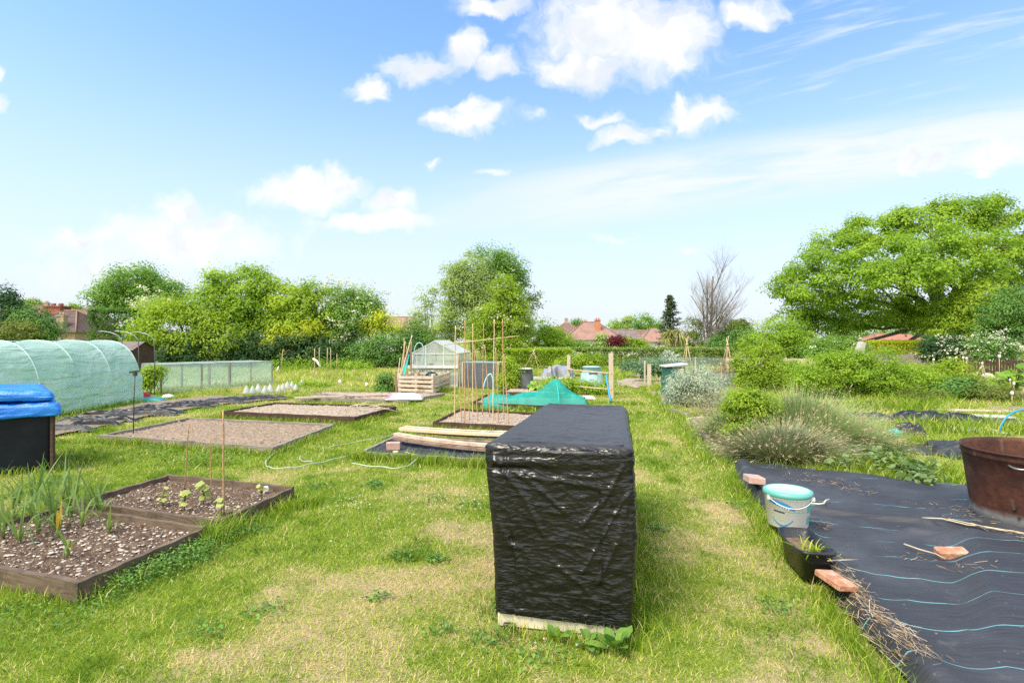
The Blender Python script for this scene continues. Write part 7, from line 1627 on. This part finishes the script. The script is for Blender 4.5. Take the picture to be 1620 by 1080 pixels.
# ================================================================ fences and houses
def board_fence(a, b, h, label, Y0, name='wooden_fence', m='fence_wood', z0=0.0, gap=.01):
    A, B = np.array(a[:2]), np.array(b[:2]); L = np.linalg.norm(B - A); u = (B - A) / L; o = thing(name, (*((A + B) / 2), z0), label, 'fence'); n = int(L / .15); mb = MB(); rng = np.random.default_rng(2)
    for k in range(n): p = A + u * (k + .5) * L / n; mb.box((*p, z0 + h / 2 + rng.normal() * .006), (L / n - gap, .02, h), math.atan2(u[1], u[0]))
    mb.build('boards', M_[m], o)
    for k in range(int(L / 1.8) + 1): p = A + u * min(L, k * 1.8) + np.array((-u[1], u[0])) * .06; MB().beam((*p, z0 - .05), (*p, z0 + h + .06), .09, .09).build('post', M_[m], o)
board_fence(D(185, 560, 36), D(270, 560, 36), .98, 'weathered board fence behind the tunnel, under the lime tree', 36)
board_fence(D(1345, 560, 40), D(1475, 560, 39), .72, 'low grey board fence below the golden hedge', 40)
board_fence(D(1150, 560, 33), D(1290, 560, 33), .62, 'pinkish low board fence behind the light shrub', 33, m='wood_pale')
board_fence(D(1520, 560, 26), D(1640, 560, 26), .75, 'dark slatted fence under the white flowering shrub', 26, m='bed_brown', gap=.05)
def shed():
    p = D(203, 560, 27); x, y = p[0], p[1]; o = thing('garden_shed', (x, y, 0), 'small shed with grey felt roof behind the arch poles', 'shed'); w, d, e, r = .75, .8, 1.25, 1.6
    V = [(x - w, y - d, 0), (x + w, y - d, 0), (x + w, y + d, 0), (x - w, y + d, 0), (x - w, y - d, e), (x + w, y - d, e), (x + w, y + d, e), (x - w, y + d, e), (x - w, y, r), (x + w, y, r)]
    MB().add(V, [(0, 1, 5, 4), (1, 2, 6, 9, 5), (2, 3, 7, 6), (3, 0, 4, 8, 7)]).build('wall', M_['bed_brown'], o)
    MB().add([(x - w - .1, y - d - .12, e - .02), (x + w + .1, y - d - .12, e - .02), (x + w + .1, y, r + .05), (x - w - .1, y, r + .05), (x - w - .1, y + d + .12, e - .02), (x + w + .1, y + d + .12, e - .02)], [(0, 1, 2, 3), (3, 2, 5, 4)]).build('roof', M_['roof_grey'], o)
shed()
def white_tub(px, py, Y, label, m='white_frame', r=.3, h=.6):
    p = D(px, py, Y); p[2] = 0; tag(MB().lathe([(0, 0), (r * .9, 0), (r, h * .9), (r * 1.06, h * .92), (r * 1.06, h), (0, h * 1.02)], p, 20).build('storage_drum', M_[m]), label, 'drum')
white_tub(238, 580, 28, 'pale blue drum in front of the board fence behind the arches', 'hose_pale'); white_tub(228, 580, 28.5, 'dark drum beside the pale blue drum behind the arches', 'iron', .25)
def hip_house(label, X, Y, w, d, z0, eave, ridge_z, rl, wallm, roofm, name='bungalow', chim=(), wins=(), rot=0, over=.4, axis='x', group=None, gable=False):
    """walls, hipped roof with a ridge of length rl, chimneys and windows on the near side"""
    o = thing(name, (X, Y, z0), label, 'house', group); ca, sa = math.cos(rot), math.sin(rot); T = lambda a, b, z: (X + a * ca - b * sa, Y + a * sa + b * ca, z)
    hw, hd = w / 2, d / 2; MB().add([T(a, b, z) for z in (z0, eave) for a, b in ((-hw, -hd), (hw, -hd), (hw, hd), (-hw, hd))], [(0, 1, 5, 4), (1, 2, 6, 5), (2, 3, 7, 6), (3, 0, 4, 7)]).build('wall', M_[wallm], o)
    hw += over; hd += over; ra = (rl / 2, 0) if axis == 'x' else (0, rl / 2); e = eave - .12
    V = [T(-hw, -hd, e), T(hw, -hd, e), T(hw, hd, e), T(-hw, hd, e), T(-ra[0], -ra[1], ridge_z), T(ra[0], ra[1], ridge_z)]
    F = [(0, 1, 5, 4), (1, 2, 5), (2, 3, 4, 5), (3, 0, 4)] if axis == 'x' else [(0, 1, 4), (1, 2, 5, 4), (2, 3, 5), (3, 0, 4, 5)]
    rf = MB().add(V, F).build('roof', M_[roofm], o)
    rd = MB()
    for i, j in (((0, 4), (3, 4), (1, 5), (2, 5), (4, 5)) if axis == 'x' else ((0, 4), (1, 4), (2, 5), (3, 5), (4, 5))): rd.tube([Vector(V[i]), Vector(V[j])], .09, 5)
    rd.build('ridge_tiles', M_['roof_pink' if roofm != 'roof_pink' else 'roof_brown'], rf)
    for (a, b, cw, ct, m_) in chim:
        c = MB().box(T(a, b, (ct + eave) / 2), (cw, cw * .8, ct - eave), rot); c.box(T(a, b, ct + .04), (cw * 1.15, cw * .95, .12), rot)
        for s in (-.22, .22): c.tube([T(a + s * cw, b, ct + .1), T(a + s * cw, b, ct + .42)], cw * .13, 8)
        c.build('chimney', M_[m_], rf)
    for (a, wz, ww, wh) in wins:
        f = MB().box(T(a, -d / 2 - .03, wz), (ww, .06, wh), rot).build('window', M_['white_frame'], o)
        g = MB()
        for s in (-.25, .25): g.box(T(a + s * ww, -d / 2 - .07, wz), (ww * .40, .03, wh * .8), rot)
        g.build('pane', M_['window_glass'], f)
    return o
XD = lambda px, Y: (px - 810) / FPX * Y
hip_house('brown hip roofed bungalow with white walls beyond the clipped hedge', XD(937, 80), 82, 8.0, 7.5, -.6, 2.0, 4.55, 2.2, 'render_white', 'roof_pink', chim=((.8, -1.8, .8, 4.75, 'orange_brick'), (-.7, .5, .6, 4.6, 'orange_brick')), wins=((-2.2, 1.15, 1.5, 1.1), (1.6, 1.1, 1.6, 1.3)))
hip_house('dark roofed low house joined to the right of the central bungalow', XD(985, 88), 90, 7.0, 6, -.6, 1.6, 3.6, 4.0, 'render_white', 'roof_grey', 'house')
hip_house('orange brick house with grey roof behind the conifer', XD(1026, 120), 122, 8.5, 7, -.6, 2.3, 4.2, 5.5, 'orange_brick', 'roof_brown', 'house')
hip_house('small white walled house with sloping brown roof left of the conifer', XD(1036, 95), 96, 5.5, 6, -.6, 1.7, 4.0, 1.0, 'render_white', 'roof_pink', 'house')
hip_house('far white house with dark pointed roof left of the bungalow', XD(897, 150), 152, 9.0, 9, -.6, 4.0, 7.0, .6, 'render_white', 'roof_brown', 'house', chim=((0, 0, .9, 7.9, 'house_brick'),))
hip_house('low roof at the left behind the bungalow, half hidden by shrubs', XD(882, 120), 122, 7, 6, -.6, 2.2, 4.9, 3, 'render_white', 'roof_brown', 'house')
hip_house('brick house with dark tiled roof and red chimney beyond the polytunnel', XD(100, 60), 61, 6.6, 7, -.6, 2.75, 5.1, 1.4, 'house_brick', 'roof_dark', 'house', chim=((-2.0, .6, 1.9, 5.55, 'red_brick'), (1.55, -3.0, .75, 4.35, 'house_brick')), wins=((-.2, 2.0, .95, 1.2),))
for k, (px, Y, w, e, r_, rl, wm, rm, lab) in enumerate(((60, 96, 8, 5.0, 8.0, 4, 'render_white', 'roof_brown', 'distant house roof left of the brick house chimney'), (125, 92, 6, 4.4, 7.0, 3, 'house_brick', 'roof_brown', 'distant brown roof right of the brick house chimney'), (145, 100, 5, 5.0, 8.2, 1, 'render_white', 'roof_grey', 'distant pale gabled house above the clipped hedge'), (30, 110, 9, 5.2, 8.6, 4, 'render_white', 'roof_grey', 'distant grey roofed house at the far left edge'), (100, 130, 14, 7.2, 9.8, 9, 'house_brick', 'roof_grey', 'distant long grey roof far behind the brick house'), (625, 110, 12, 3.6, 6.6, 7, 'render_white', 'roof_pink', 'distant pinkish roof above the ivy hedge'), (668, 70, 3, 1.9, 2.6, 1.5, 'render_white', 'roof_red', 'small white house seen between greenhouse and trees'))):
    hip_house(lab, XD(px, Y), Y, w, 6, -.6, e, r_, rl, wm, rm, 'house', chim=((w * .2, 0, .7, r_ + .4, 'house_brick'),) if k in (0, 3) else ())
hip_house('red tiled house roof seen beneath the great tree', XD(1418, 66), 67, 6.5, 6, -.6, 1.3, 2.6, 4, 'house_brick', 'roof_red', 'house')
tag(MB().add([D(1348, 560, 36) + (0, 0, -1.2), D(1362, 560, 36) + (0, 0, -1.2), D(1370, 542, 36), D(1366, 540, 36), D(1348, 560, 36) + (0, .6, -1.2), D(1362, 560, 36) + (0, .6, -1.2), D(1370, 542, 36) + (0, .6, 0), D(1366, 540, 36) + (0, .6, 0)], [(0, 1, 2, 3), (7, 6, 5, 4), (0, 3, 7, 4), (1, 5, 6, 2), (3, 2, 6, 7)]).build('shed_roof', M_['plaster_grey']), 'pale grey slanted shed roof edge behind the big shrub mass', 'shed roof')
